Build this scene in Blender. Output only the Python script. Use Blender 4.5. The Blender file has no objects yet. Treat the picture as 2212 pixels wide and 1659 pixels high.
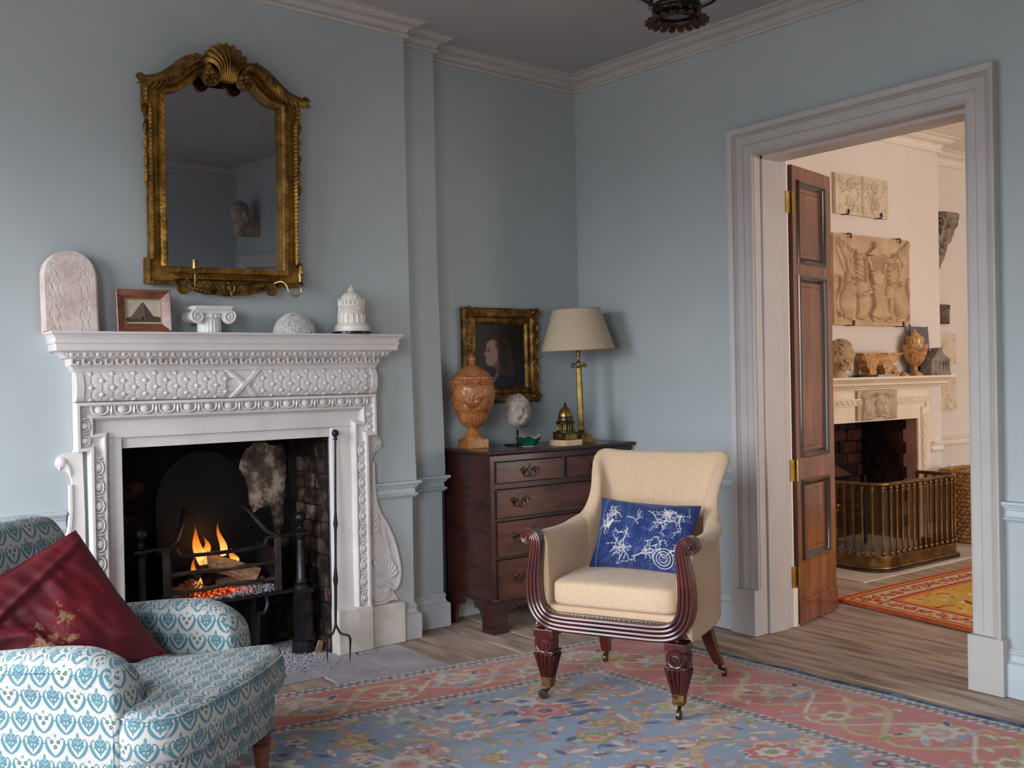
import bpy, math, random
import numpy as np
from mathutils import Vector, Matrix, noise
random.seed(7); np.random.seed(7)
PI = math.pi
scene = bpy.context.scene
col = scene.collection

# ---------------------------------------------------------------- camera
cd = bpy.data.cameras.new('camera'); cam = bpy.data.objects.new('camera', cd); col.objects.link(cam)
yaw, pit, rol = 0.6410764, -0.00813811, -0.0198402
fw = Vector((math.sin(yaw)*math.cos(pit), math.cos(yaw)*math.cos(pit), math.sin(pit)))
rt = fw.cross(Vector((0, 0, 1))).normalized(); up = rt.cross(fw)
r2 = rt*math.cos(rol)+up*math.sin(rol); u2 = up*math.cos(rol)-rt*math.sin(rol)
mw = Matrix((r2, u2, -fw)).transposed().to_4x4(); mw.translation = Vector((-3.814, -4.462, 1.25))
cam.matrix_world = mw
cd.sensor_width = 36; cd.lens = 36.0; cd.clip_start = .05; cd.clip_end = 60
scene.camera = cam
# ---------------------------------------------------------------- view
vs = scene.view_settings
vs.view_transform = 'Standard'; vs.look = 'None'; vs.gamma = 1; vs.use_curve_mapping = False; vs.exposure = 0.0
# ---------------------------------------------------------------- world and daylight
w = bpy.data.worlds.new('world'); scene.world = w; w.use_nodes = True
# overcast sky above, dim garden below the horizon
_N = w.node_tree.nodes; _L = w.node_tree.links
_tc = _N.new('ShaderNodeTexCoord'); _sp = _N.new('ShaderNodeSeparateXYZ'); _cr = _N.new('ShaderNodeValToRGB'); _mr = _N.new('ShaderNodeMapRange')
_mr.inputs[1].default_value = -1; _mr.inputs[2].default_value = 1
_L.new(_tc.outputs['Generated'], _sp.inputs[0]); _L.new(_sp.outputs[2], _mr.inputs[0]); _L.new(_mr.outputs[0], _cr.inputs[0])
_e = _cr.color_ramp.elements; _e[0].position = .0; _e[0].color = (.11, .112, .115, 1); _e[1].position = 1; _e[1].color = (.86, .92, 1, 1)
for _p, _c in ((.47, (.16, .162, .165, 1)), (.53, (.66, .70, .75, 1)), (.60, (.82, .885, .98, 1))): _k = _e.new(_p); _k.color = _c
_L.new(_cr.outputs[0], _N['Background'].inputs[0]); _N['Background'].inputs[1].default_value = 20.5

def area(name, loc, aim, sx, sy, power, color, spread=180):
    l = bpy.data.lights.new(name, 'AREA'); l.shape = 'RECTANGLE'; l.size = sx; l.size_y = sy
    l.energy = power; l.color = color; l.spread = math.radians(spread)
    o = bpy.data.objects.new(name, l); col.objects.link(o); o.location = loc
    o.rotation_euler = (Vector(aim)-Vector(loc)).to_track_quat('-Z', 'Y').to_euler()
    return o
# tall sash windows of the left wall: portals onto the sky
area('window_portal', (-4.76, -1.30, 1.375), (-2.76, -1.30, 1.375), 1.6, 1.95, 1, (1, 1, 1)).data.cycles.is_portal = True
area('window_portal', (-4.76, -3.80, 1.375), (-2.76, -3.80, 1.375), 1.6, 1.95, 1, (1, 1, 1)).data.cycles.is_portal = True
# added area light standing in for a next-room window; front wall is closed
area('window_stand_in', (2.6, -5.2, 1.35), (2.6, -3.2, 1.25), 2.4, 1.9, 92, (1.0, .965, .93))
# ---------------------------------------------------------------- mesh helper
class MB:
    def __init__(s): s.v = []; s.f = []; s.uv = []; s.hasuv = False
    def add(s, vs_, fs, uvs=None):
        n = len(s.v); s.v += [tuple(p) for p in vs_]; s.f += [tuple(i+n for i in f) for f in fs]
        if uvs is not None: s.hasuv = True; s.uv += [tuple(u) for u in uvs]
        else: s.uv += [(0, 0)]*len(vs_)
        return s
    def box(s, x0, x1, y0, y1, z0, z1):
        if x0 > x1: x0, x1 = x1, x0
        if y0 > y1: y0, y1 = y1, y0
        if z0 > z1: z0, z1 = z1, z0
        return s.add([(x0,y0,z0),(x1,y0,z0),(x1,y1,z0),(x0,y1,z0),(x0,y0,z1),(x1,y0,z1),(x1,y1,z1),(x0,y1,z1)],
                     [(0,3,2,1),(4,5,6,7),(0,1,5,4),(1,2,6,5),(2,3,7,6),(3,0,4,7)])
    def grid(s, fn, nu, nv, cu=False, cv=False, uv=None):
        P = []; U = []
        for j in range(nv if cv else nv+1):
            for i in range(nu if cu else nu+1):
                P.append(fn(i/nu, j/nv)); U.append((i/nu, j/nv))
        W = nu if cu else nu+1; H = nv if cv else nv+1; F = []
        for j in range(nv):
            for i in range(nu):
                a = j*W+i; b = j*W+(i+1) % W; c = ((j+1) % H)*W+(i+1) % W; d = ((j+1) % H)*W+i
                F.append((a, b, c, d))
        return s.add(P, F, U if uv else None)
    def lathe(s, prof, seg=24, c=(0,0,0), rf=None, cap=True):
        n = len(prof); P = []
        for i, (r, z) in enumerate(prof):
            for k in range(seg):
                a = 2*PI*k/seg; rr = r*(rf(a, i) if rf else 1)
                P.append((c[0]+rr*math.cos(a), c[1]+rr*math.sin(a), c[2]+z))
        F = [(i*seg+k, i*seg+(k+1) % seg, (i+1)*seg+(k+1) % seg, (i+1)*seg+k) for i in range(n-1) for k in range(seg)]
        if cap:
            F.append(tuple(reversed(range(seg)))); F.append(tuple((n-1)*seg+k for k in range(seg)))
        return s.add(P, F)
    def tube(s, pts, r, seg=8, closed=False, flat=1.0):
        pts = [Vector(p) for p in pts]; n = len(pts); P = []; prev = None
        for i, p in enumerate(pts):
            if closed: t = pts[(i+1) % n]-pts[i-1]
            else: t = pts[min(i+1, n-1)]-pts[max(i-1, 0)]
            t = t.normalized() if t.length > 1e-9 else Vector((0,0,1))
            if prev is None:
                a = Vector((0,0,1)) if abs(t.z) < .9 else Vector((0,1,0))
                prev = t.cross(a).normalized()
            else: prev = (prev-t*prev.dot(t)).normalized()
            q = t.cross(prev); rr = r[i] if hasattr(r, '__len__') else r
            for k in range(seg):
                a = 2*PI*k/seg; P.append(p+prev*(math.cos(a)*rr)+q*(math.sin(a)*rr*flat))
        m = n if closed else n-1
        F = [(i*seg+k, i*seg+(k+1) % seg, ((i+1) % n)*seg+(k+1) % seg, ((i+1) % n)*seg+k) for i in range(m) for k in range(seg)]
        if not closed: F += [tuple(reversed(range(seg))), tuple((n-1)*seg+k for k in range(seg))]
        return s.add(P, F)
    def ball(s, c, r, nu=14, nv=9):
        rx, ry, rz = r if hasattr(r, '__len__') else (r, r, r)
        return s.lathe([(math.sin(PI*(j+.02)/(nv+.04)), -math.cos(PI*(j+.02)/(nv+.04))) for j in range(nv+1)], nu).xf_last(nu*(nv+1), lambda p: (c[0]+p[0]*rx, c[1]+p[1]*ry, c[2]+p[2]*rz))
    def xf_last(s, n, fn):
        for i in range(len(s.v)-n, len(s.v)): s.v[i] = tuple(fn(s.v[i]))
        return s
    def prism(s, poly, d0, d1, plane='xz'):
        # poly: 2D outline; extruded over the third axis
        def P(a, b, d): return (a, d, b) if plane == 'xz' else ((a, b, d) if plane == 'xy' else (d, a, b))
        n = len(poly)
        return s.add([P(a, b, d0) for a, b in poly]+[P(a, b, d1) for a, b in poly],
                     [tuple(range(n)), tuple(reversed(range(n, 2*n)))]+[(i, i+n, (i+1) % n+n, (i+1) % n) for i in range(n)])
    def sweep(s, path, prof, closed=False, endcap=True):
        # path: XY(Z) points, prof: (offset to the right-hand side of travel, z); mitred
        path = [Vector((p[0], p[1], p[2] if len(p) > 2 else 0)) for p in path]; n = len(path); P = []
        for i, p in enumerate(path):
            a = path[i-1] if (i > 0 or closed) else None; b = path[(i+1) % n] if (i < n-1 or closed) else None
            d1 = (p-a) if a is not None else (b-p); d2 = (b-p) if b is not None else (p-a)
            d1 = Vector((d1.x, d1.y)).normalized(); d2 = Vector((d2.x, d2.y)).normalized()
            n1 = Vector((d1.y, -d1.x)); n2 = Vector((d2.y, -d2.x)); m = (n1+n2)
            m = m/max(m.length_squared, 1e-6)*2 if m.length > 1e-4 else n1
            for o_, z in prof: P.append((p.x+m.x*o_, p.y+m.y*o_, p.z+z))
        k = len(prof); F = []
        for i in range(n if closed else n-1):
            for j in range(k-1):
                a = i*k+j; b = i*k+j+1; c = ((i+1) % n)*k+j+1; d = ((i+1) % n)*k+j
                F.append((a, b, c, d))
        if endcap and not closed: F += [tuple(range(k)), tuple(reversed(range((n-1)*k, n*k)))]
        return s.add(P, F)
    def xf(s, m):
        s.v = [tuple(m @ Vector(p)) for p in s.v]; return s
    def map(s, fn):
        s.v = [tuple(fn(*p)) for p in s.v]; return s
    def rough(s, amp, sc):
        out = []
        for p in s.v:
            q = Vector(p)*sc
            out.append(tuple(Vector(p)+noise.noise_vector(q)*amp))
        s.v = out; return s
    def build(s, name, mat, parent=None, smooth=True, bevel=0, seg=2, sub=0, angle=40, loc=None):
        me = bpy.data.meshes.new(name); me.from_pydata(s.v, [], s.f); me.validate()
        import bmesh
        bm = bmesh.new(); bm.from_mesh(me); bmesh.ops.recalc_face_normals(bm, faces=bm.faces); bm.to_mesh(me); bm.free()
        if s.hasuv:
            uvl = me.uv_layers.new(name='UVMap')
            vi = np.empty(len(me.loops), dtype=np.int32); me.loops.foreach_get('vertex_index', vi)
            uvl.data.foreach_set('uv', np.array(s.uv, dtype=np.float32)[vi].ravel())
        if mat: me.materials.append(mat)
        if smooth:
            me.polygons.foreach_set('use_smooth', [True]*len(me.polygons))
            try: me.set_sharp_from_angle(angle=math.radians(angle))
            except Exception: pass
        o = bpy.data.objects.new(name, me); col.objects.link(o)
        if parent is not None: o.parent = parent
        if loc is not None: o.location = loc
        if bevel:
            b = o.modifiers.new('bevel', 'BEVEL'); b.width = bevel; b.segments = seg; b.limit_method = 'ANGLE'; b.angle_limit = math.radians(30)
        if sub:
            b = o.modifiers.new('sub', 'SUBSURF'); b.levels = sub; b.render_levels = sub
        return o
def empty(name, loc=(0,0,0), rz=0, label=None, cat=None, group=None, kind=None):
    o = bpy.data.objects.new(name, None); col.objects.link(o); o.location = loc; o.rotation_euler = (0, 0, rz)
    o.empty_display_size = .05
    return tag(o, label, cat, group, kind)
def tag(o, label=None, cat=None, group=None, kind=None):
    if label: o['label'] = label
    if cat: o['category'] = cat
    if group: o['group'] = group
    if kind: o['kind'] = kind
    return o
def curve(pts, n=8, closed=False):
    # Catmull-Rom through points of any dimension
    P = [np.array(p, float) for p in pts]; m = len(P); out = []
    for i in range(m if closed else m-1):
        p0 = P[i-1] if (i > 0 or closed) else P[i]; p1 = P[i]; p2 = P[(i+1) % m]; p3 = P[(i+2) % m] if (i+2 < m or closed) else p2
        for k in range(n):
            t = k/n
            out.append(.5*((2*p1)+(-p0+p2)*t+(2*p0-5*p1+4*p2-p3)*t*t+(-p0+3*p1-3*p2+p3)*t**3))
    if not closed: out.append(P[-1])
    return [tuple(float(c) for c in p) for p in out]
def sm(a, b, x):
    t = min(1, max(0, (x-a)/(b-a))); return t*t*(3-2*t)

# ---------------------------------------------------------------- materials
def lin(c): return tuple(((x/255/12.92) if x/255 <= .04045 else ((x/255+.055)/1.055)**2.4) for x in c)
def mat(name, c1, c2=None, rough=.6, metal=0, scale=8, detail=6, bump=0, bscale=None, stretch=(1,1,1), c3=None, fac=(.35,.65), spec=.5, sheen=0, coat=0, emit=None, estr=0, coord='Object'):
    m = bpy.data.materials.new(name); m.use_nodes = True; nt = m.node_tree; N = nt.nodes; L = nt.links
    b = N['Principled BSDF']; b.inputs['Roughness'].default_value = rough; b.inputs['Metallic'].default_value = metal
    b.inputs['Specular IOR Level'].default_value = spec
    if sheen: b.inputs['Sheen Weight'].default_value = sheen
    if coat: b.inputs['Coat Weight'].default_value = coat; b.inputs['Coat Roughness'].default_value = .12
    tc = N.new('ShaderNodeTexCoord'); mp = N.new('ShaderNodeMapping'); mp.inputs['Scale'].default_value = stretch
    L.new(tc.outputs[coord], mp.inputs[0])
    c1 = lin(c1); c2 = lin(c2) if c2 else c1
    nz = N.new('ShaderNodeTexNoise'); nz.inputs['Scale'].default_value = scale; nz.inputs['Detail'].default_value = detail; nz.inputs['Roughness'].default_value = .6
    L.new(mp.outputs[0], nz.inputs['Vector'])
    cr = N.new('ShaderNodeValToRGB'); cr.color_ramp.elements[0].position = fac[0]; cr.color_ramp.elements[1].position = fac[1]
    cr.color_ramp.elements[0].color = (*c1, 1); cr.color_ramp.elements[1].color = (*c2, 1)
    if c3: e = cr.color_ramp.elements.new((fac[0]+fac[1])/2); e.color = (*lin(c3), 1)
    L.new(nz.outputs['Fac'], cr.inputs[0]); L.new(cr.outputs[0], b.inputs['Base Color'])
    if bump:
        n2 = N.new('ShaderNodeTexNoise'); n2.inputs['Scale'].default_value = bscale or scale*3; n2.inputs['Detail'].default_value = 5
        L.new(mp.outputs[0], n2.inputs['Vector'])
        bp = N.new('ShaderNodeBump'); bp.inputs['Strength'].default_value = bump; bp.inputs['Distance'].default_value = .004
        L.new(n2.outputs['Fac'], bp.inputs['Height']); L.new(bp.outputs[0], b.inputs['Normal'])
    if emit:
        b.inputs['Emission Color'].default_value = (*lin(emit), 1); b.inputs['Emission Strength'].default_value = estr
    return m
def image(name, arr, alpha=False):
    h, w_ = arr.shape[:2]; im = bpy.data.images.new(name, w_, h, alpha=False)
    px = np.ones((h, w_, 4), np.float32); px[..., :3] = np.clip(arr[::-1], 0, 1); im.pixels.foreach_set(px.ravel()); im.pack(); return im
def imat(name, im, rough=.9, box=None, bump=0, weave=0, sheen=0, spec=.3, coord='UV', scale=(1,1,1), interp='Linear', wear=None):
    m = bpy.data.materials.new(name); m.use_nodes = True; nt = m.node_tree; N = nt.nodes; L = nt.links
    b = N['Principled BSDF']; b.inputs['Roughness'].default_value = rough; b.inputs['Specular IOR Level'].default_value = spec
    if sheen: b.inputs['Sheen Weight'].default_value = sheen
    tc = N.new('ShaderNodeTexCoord'); mp = N.new('ShaderNodeMapping'); mp.inputs['Scale'].default_value = scale
    L.new(tc.outputs['Object' if box else coord], mp.inputs[0])
    t = N.new('ShaderNodeTexImage'); t.image = im; t.interpolation = interp
    if box: t.projection = 'BOX'; t.projection_blend = .15
    L.new(mp.outputs[0], t.inputs[0]); L.new(t.outputs[0], b.inputs['Base Color'])
    if bump or weave:
        nz = N.new('ShaderNodeTexNoise'); nz.inputs['Scale'].default_value = weave or 300; nz.inputs['Detail'].default_value = 3
        L.new(tc.outputs['Object'], nz.inputs['Vector'])
        bp = N.new('ShaderNodeBump'); bp.inputs['Strength'].default_value = bump; bp.inputs['Distance'].default_value = .003
        L.new(nz.outputs['Fac'], bp.inputs['Height']); L.new(bp.outputs[0], b.inputs['Normal'])
    return m

# ---------------------------------------------------------------- numpy canvas: colours or heights
class Cv:
    def __init__(s, w_, h_, ppu, ch=3, bg=None, x0=0, y0=0):
        s.p = ppu; s.x0 = x0; s.y0 = y0; s.W = int(round(w_*ppu)); s.H = int(round(h_*ppu))
        s.a = np.zeros((s.H, s.W, ch), np.float32)
        if bg is not None: s.a[:] = np.array(bg, np.float32)/(255 if ch == 3 else 1)
    def win(s, xa, ya, xb, yb):
        i0 = max(0, int((xa-s.x0)*s.p)-1); i1 = min(s.W, int((xb-s.x0)*s.p)+2); j0 = max(0, int((ya-s.y0)*s.p)-1); j1 = min(s.H, int((yb-s.y0)*s.p)+2)
        if i0 >= i1 or j0 >= j1: return None
        X, Y = np.meshgrid((np.arange(i0, i1)+.5)/s.p+s.x0, (np.arange(j0, j1)+.5)/s.p+s.y0)
        return (slice(j0, j1), slice(i0, i1)), X, Y
    def put(s, sl, m, c, mode='set'):
        c = np.array(c, np.float32)/(255 if s.a.shape[2] == 3 else 1)
        m = m[..., None].astype(np.float32) if m.ndim == 2 else m
        if mode == 'set': s.a[sl] = s.a[sl]*(1-m)+c*m
        elif mode == 'max': s.a[sl] = np.maximum(s.a[sl], c*m)
        else: s.a[sl] += c*m
    def poly(s, pts, c, mode='set', wrap=None):
        P = np.array(pts, float); r = s.win(P[:,0].min(), P[:,1].min(), P[:,0].max(), P[:,1].max())
        if r is None: return
        sl, X, Y = r; ins = np.zeros(X.shape, bool)
        for i in range(len(P)):
            x1, y1 = P[i]; x2, y2 = P[(i+1) % len(P)]
            if y1 == y2: continue
            ins ^= ((y1 > Y) != (y2 > Y)) & (X < (x2-x1)*(Y-y1)/(y2-y1)+x1)
        s.put(sl, ins, c, mode)
    def line(s, pts, wd, c, mode='set', soft=.5, dome=False):
        wds = wd if hasattr(wd, '__len__') else [wd]*len(pts)
        P = np.array(pts, float); mw_ = max(wds)
        r = s.win(P[:,0].min()-mw_, P[:,1].min()-mw_, P[:,0].max()+mw_, P[:,1].max()+mw_)
        if r is None: return
        sl, X, Y = r; D = np.full(X.shape, 9e9)
        for i in range(len(P)-1):
            a = P[i]; d = P[i+1]-a; L2 = max(d@d, 1e-12)
            t = np.clip(((X-a[0])*d[0]+(Y-a[1])*d[1])/L2, 0, 1)
            D = np.minimum(D, np.hypot(X-a[0]-t*d[0], Y-a[1]-t*d[1])/(wds[i]*(1-t)+wds[i+1]*t+1e-9))
        m = np.sqrt(np.clip(1-D*D, 0, 1)) if dome else np.clip((1-D)*mw_*s.p/soft/2+.5, 0, 1)*(D < 1.3)
        s.put(sl, m, c, mode)
    def ell(s, cx, cy, rx, ry, ang, c, mode='set', dome=False):
        R = max(rx, ry); r = s.win(cx-R, cy-R, cx+R, cy+R)
        if r is None: return
        sl, X, Y = r; ca, sa = math.cos(ang), math.sin(ang)
        u = ((X-cx)*ca+(Y-cy)*sa)/rx; v = (-(X-cx)*sa+(Y-cy)*ca)/ry; q = u*u+v*v
        s.put(sl, np.sqrt(np.clip(1-q, 0, 1)) if dome else (q < 1), c, mode)
    def blur(s, n=1):
        for _ in range(n):
            a = s.a; p = np.pad(a, ((1,1),(1,1),(0,0)), 'edge')
            s.a = (p[:-2,1:-1]+p[2:,1:-1]+p[1:-1,:-2]+p[1:-1,2:]+4*a)/8
        return s
def slab(mb, H, x0, x1, z0, z1, y, depth, back, cyl=None):
    """raised relief: H (rows from top) heights 0..1, front face looks towards -Y at y, back side at `back`"""
    h, w_ = H.shape
    def fn(u, v):
        i = min(w_-1, int(round(u*(w_-1)))); j = min(h-1, int(round((1-v)*(h-1))))
        yy = y-depth*float(H[j, i])+(cyl(u, v) if cyl else 0)
        return (x0+(x1-x0)*u, yy, z0+(z1-z0)*v)
    mb.grid(fn, w_-1, h-1)
    def rim(n, f):
        P = [];
        for k in range(n+1): a = f(k/n); P += [a, (a[0], back, a[2])]
        mb.add(P, [(2*k, 2*k+1, 2*k+3, 2*k+2) for k in range(n)])
    rim(w_-1, lambda t: fn(t, 0)); rim(w_-1, lambda t: fn(1-t, 1)); rim(h-1, lambda t: fn(0, 1-t)); rim(h-1, lambda t: fn(1, t))
    mb.add([(x0,back,z0),(x1,back,z0),(x1,back,z1),(x0,back,z1)], [(0,3,2,1)])
    return mb
def fbm(w_, h_, sc, seed=0, oct=4):
    rs = np.random.RandomState(seed); out = np.zeros((h_, w_), np.float32); amp = 1; tot = 0
    for o in range(oct):
        gw = max(2, int(w_/sc*2**o)+2); gh = max(2, int(h_/sc*2**o)+2); g = rs.rand(gh, gw)
        x = np.linspace(0, gw-1.001, w_); y = np.linspace(0, gh-1.001, h_); xi = x.astype(int); yi = y.astype(int)
        fx = (x-xi); fy = (y-yi)[:, None]; fx = fx*fx*(3-2*fx); fy = fy*fy*(3-2*fy)
        a = g[np.ix_(yi, xi)]*(1-fx)+g[np.ix_(yi, xi+1)]*fx; b = g[np.ix_(yi+1, xi)]*(1-fx)+g[np.ix_(yi+1, xi+1)]*fx
        out += amp*(a*(1-fy)+b*fy); tot += amp; amp *= .5
    return out/tot
# ---------------------------------------------------------------- room shell
WALL = mat('blue_wall_paint', (174, 181, 182), (180, 187, 188), rough=.75, scale=1.5, bump=.12, bscale=40, spec=.3)
WHITE = mat('white_trim_paint', (184, 178, 174), (191, 185, 181), rough=.5, scale=6, bump=.08, bscale=60)
BTRIM = mat('blue_trim_paint', (178, 187, 190), (186, 195, 198), rough=.5, scale=6, bump=.1, bscale=60)
CEIL = mat('ceiling_paint', (168, 164, 163), (173, 169, 168), rough=.9, scale=2)
WARM = mat('cream_wall_paint', (224, 211, 201), (229, 217, 207), rough=.8, scale=2, bump=.1, bscale=30)
WARMT = mat('cream_trim_paint', (232, 220, 206), (238, 226, 212), rough=.6, scale=5)
def zc(x, y): return 2.922-.03*(x+.1)+.02*(y+.1)
def boxes(name, L, m, parent=None):
    b = MB()
    for q in L: b.box(*q)
    o = b.build(name, m, parent, smooth=False)
    if parent is None: o['kind'] = 'structure'
    return o
# back wall: chimney breast (flared above the rail as the old plaster is), pilaster step, alcoves
def breast_edge(x0, y0, y1, ed, sgn=1):
    return MB().prism([(x0, 0)]+[(x, z) for x, z in ed]+[(x0, 3.0)], y0, y1)
wb = MB()
E1 = [(-1.267, 0), (-1.264, .68), (-1.262, .70), (-1.238, .77), (-1.243, .9), (-1.248, 1.1), (-1.257, 1.5), (-1.262, 2.2), (-1.262, 3.0)]
E2 = [(-1.03, 0), (-1.026, .70), (-1.003, .77), (-1.008, 1.05), (-1.018, 1.4), (-1.027, 1.8), (-1.027, 3.0)]
for (x0, ya, E) in ((-1.70, -.225, E1), (-1.268, -.118, E2)):
    p = [(x0, 0)]+E+[(x0, 3.0)]; wb.prism(p, ya, .3)
    p2 = [(-4.35-a, b) for a, b in p]; wb.prism(p2, ya, .3)
wb.box(-2.65, -1.70, -.225, .3, 1.05, 3.0)
wb.box(-4.95, -3.323, 0, .3, 0, 3.0); wb.box(-1.03, .1, 0, .3, 0, 3.0); wb.box(-2.65, -1.70, .16, .3, 0, 1.05)
o = wb.build('wall_back', WALL, smooth=False); o['kind'] = 'structure'
# door wall, with the opening into the next room; two skins so that each room has its own paint
YA, YB, ZD = -1.285, -2.335, 2.268
boxes('wall_right', [(0, .12, YA+.03, .0, 0, 3.0), (0, .12, -5.7, YB-.03, 0, 3.0), (0, .12, YB-.03, YA+.03, ZD+.03, 3.0)], WALL)
boxes('wall_right_far_side', [(.12, .235, YA+.03, .0, 0, 3.05), (.12, .235, -5.7, YB-.03, 0, 3.05), (.12, .235, YB-.03, YA+.03, ZD+.03, 3.05)], WARM)
boxes('wall_left', [(-4.95, -4.75, -.5, .0, 0, 3.0), (-4.95, -4.75, -3.0, -2.1, 0, 3.0), (-4.95, -4.75, -5.7, -4.6, 0, 3.0),
      (-4.95, -4.75, -2.1, -.5, 0, .4), (-4.95, -4.75, -2.1, -.5, 2.35, 3.0), (-4.95, -4.75, -4.6, -3.0, 0, .4), (-4.95, -4.75, -4.6, -3.0, 2.35, 3.0)], WALL)
boxes('wall_front', [(-4.95, .1, -5.75, -5.52, 0, 3.0)], WALL)
# sash windows of the left wall
PANE = bpy.data.materials.new('window_pane'); PANE.use_nodes = True; _n = PANE.node_tree; _n.nodes.clear(); _o = _n.nodes.new('ShaderNodeOutputMaterial'); _t = _n.nodes.new('ShaderNodeBsdfTransparent'); _g = _n.nodes.new('ShaderNodeBsdfGlossy'); _m = _n.nodes.new('ShaderNodeMixShader'); _m.inputs[0].default_value = .06; _g.inputs['Roughness'].default_value = .02
_n.links.new(_t.outputs[0], _m.inputs[1]); _n.links.new(_g.outputs[0], _m.inputs[2]); _n.links.new(_m.outputs[0], _o.inputs[0])
GL = mat('window_glass', (240, 245, 250), rough=.02, spec=.5); GL.node_tree.nodes['Principled BSDF'].inputs['Transmission Weight'].default_value = 1
for k, (a, b_) in enumerate(((-2.1, -.5), (-4.6, -3.0))):
    wn = MB(); wn.box(-4.9, -4.84, a, a+.06, .4, 2.35).box(-4.9, -4.84, b_-.06, b_, .4, 2.35).box(-4.9, -4.84, a, b_, .4, .46).box(-4.9, -4.84, a, b_, 2.29, 2.35).box(-4.9, -4.84, a, b_, 1.35, 1.4)
    fr = wn.build('window_%d' % (k+1), WHITE, smooth=False); fr['kind'] = 'structure'
    for i in range(4):
        for j in range(4):
            ya = a+.06+(b_-a-.12)*i/4; za = .46+1.83*j/4
            MB().box(-4.875, -4.87, ya+.012, ya+(b_-a-.12)/4-.012, za+.012, za+1.83/4-.012).build('pane', PANE, fr, smooth=False)
# ceiling (it sags a little towards the door)
cb = MB(); P = [(-4.95, .3), (.12, .3), (.12, -5.75), (-4.95, -5.75)]
cb.add([(x, y, zc(x, y)) for x, y in P]+[(x, y, zc(x, y)+.1) for x, y in P], [(0,1,2,3), (7,6,5,4), (0,4,5,1), (1,5,6,2), (2,6,7,3), (3,7,4,0)])
o = cb.build('ceiling', CEIL, smooth=False); o['kind'] = 'structure'
# cornice
CP = [(0, -.076), (.014, -.076), (.02, -.068), (.02, -.062), (.013, -.056), (.016, -.044), (.026, -.032), (.042, -.025), (.056, -.023), (.058, -.019), (.066, -.017), (.072, -.010), (.082, -.006), (.094, -.005), (.104, -.003), (.106, .004), (0, .004)]
def zpath(P, n=1): return [(x, y, zc(x, y)) for x, y in P]
BP = [(-4.75, -.0), (-3.325, 0), (-3.325, -.118), (-3.09, -.118), (-3.09, -.225), (-1.262, -.225), (-1.262, -.118), (-1.027, -.118), (-1.027, 0), (0, 0), (0, -5.52), (-4.75, -5.52)]
o = MB().sweep(zpath(BP), CP, closed=True).build('trim_1', WHITE, smooth=True, angle=25); o['kind'] = 'structure'
# dado rail and skirting
DP = [(0, -.078), (.010, -.078), (.014, -.072), (.021, -.066), (.021, -.062), (.010, -.056), (.008, -.034), (.017, -.030), (.017, -.024), (.024, -.020), (.024, -.016), (.031, -.014), (.034, -.008), (.033, 0), (0, .001)]
DB = [(-4.75, -.0, .757), (-3.325, 0, .757), (-3.325, -.118, .757), (-3.09, -.118, .757), (-3.09, -.225, .757), (-1.262, -.225, .757), (-1.262, -.118, .757), (-1.026, -.118, .757), (-1.026, 0, .757), (0, 0, .757), (0, -1.15, .757)]
MB().sweep(DB[:4]+[(-3.09, -.225, .757), (-2.835, -.225, .757)], DP).sweep([(-1.483, -.225, .757)]+DB[5:], DP).build('trim_2', BTRIM, angle=25)['kind'] = 'structure'
MB().sweep([(0, -2.455, .738), (0, -5.52, .738)], DP).build('trim_3', BTRIM, angle=25)['kind'] = 'structure'
SP = [(0, 0), (.026, 0), (.026, .112), (.024, .116), (.02, .118), (.012, .124), (.009, .134), (.007, .144), (.011, .150), (.011, .155), (.006, .159), (.006, .166), (0, .168)]
BT2 = mat('grey_trim_paint', (186, 186, 190), (193, 193, 197), rough=.5, scale=5, bump=.08, bscale=50)
SB = [(p[0], p[1], 0) for p in DB]
MB().sweep([p for p in SB[:4]]+[(-3.09, -.225, 0), (-2.84, -.225, 0)], SP).build('baseboard_left', BT2, angle=25)['kind'] = 'structure'
MB().sweep([(-1.5, -.225, 0), (-1.266, -.225, 0), (-1.266, -.118, 0), (-1.03, -.118, 0), (-1.03, 0, 0), (0, 0, 0)], SP).build('baseboard_back', BT2, angle=25)['kind'] = 'structure'
MB().sweep([(0, 0, 0), (0, -1.15, 0)], [(a, b*1.09) for a, b in SP]).build('baseboard_right', BTRIM, angle=25)['kind'] = 'structure'
MB().sweep([(0, -2.455, 0), (0, -5.52, 0)], [(a, b*1.09) for a, b in SP]).build('baseboard_right_2', BTRIM, angle=25)['kind'] = 'structure'
# door architrave: moulded profile round three sides, plinth blocks, lining
AP = [(0, 0), (0, .012), (.003, .016), (.008, .012), (.011, .014), (.013, .018), (.045, .018), (.047, .015), (.049, .020), (.086, .020), (.088, .026), (.092, .022), (.096, .028), (.100, .024), (.104, .036), (.112, .040), (.122, .046), (.128, .046), (.130, .042), (.130, 0)]
def arch(side_x, sgn, m, name):
    b = MB(); pts = []
    n = len(AP)
    loops = []
    for (y, z, dy, dz) in ((YA, .21, 1, 0), (YA, ZD, 1, 1), (YB, ZD, -1, 1), (YB, .21, -1, 0)):
        loops.append([(side_x+sgn*t, y+dy*o_, z+dz*o_) for o_, t in AP])
    V = [p for l in loops for p in l]
    F = [(i*n+j, i*n+j+1, (i+1)*n+j+1, (i+1)*n+j) for i in range(3) for j in range(n-1)]
    b.add(V, F); o = b.build(name, m, angle=25); o['kind'] = 'structure'
    pb = MB().box(side_x, side_x+sgn*.05, YA-.002, YA+.142, 0, .215).box(side_x, side_x+sgn*.05, YB-.14, YB+.002, 0, .215)
    pb.build('plinth_block', m, o, smooth=False, bevel=.002)
    return o
arch(0, -1, WHITE, 'trim_4'); arch(.235, 1, WARMT, 'trim_5')
JM = mat('door_lining_paint', (188, 178, 174), (195, 185, 181), rough=.45, scale=6, bump=.06, bscale=50)
lb = MB()
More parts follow.
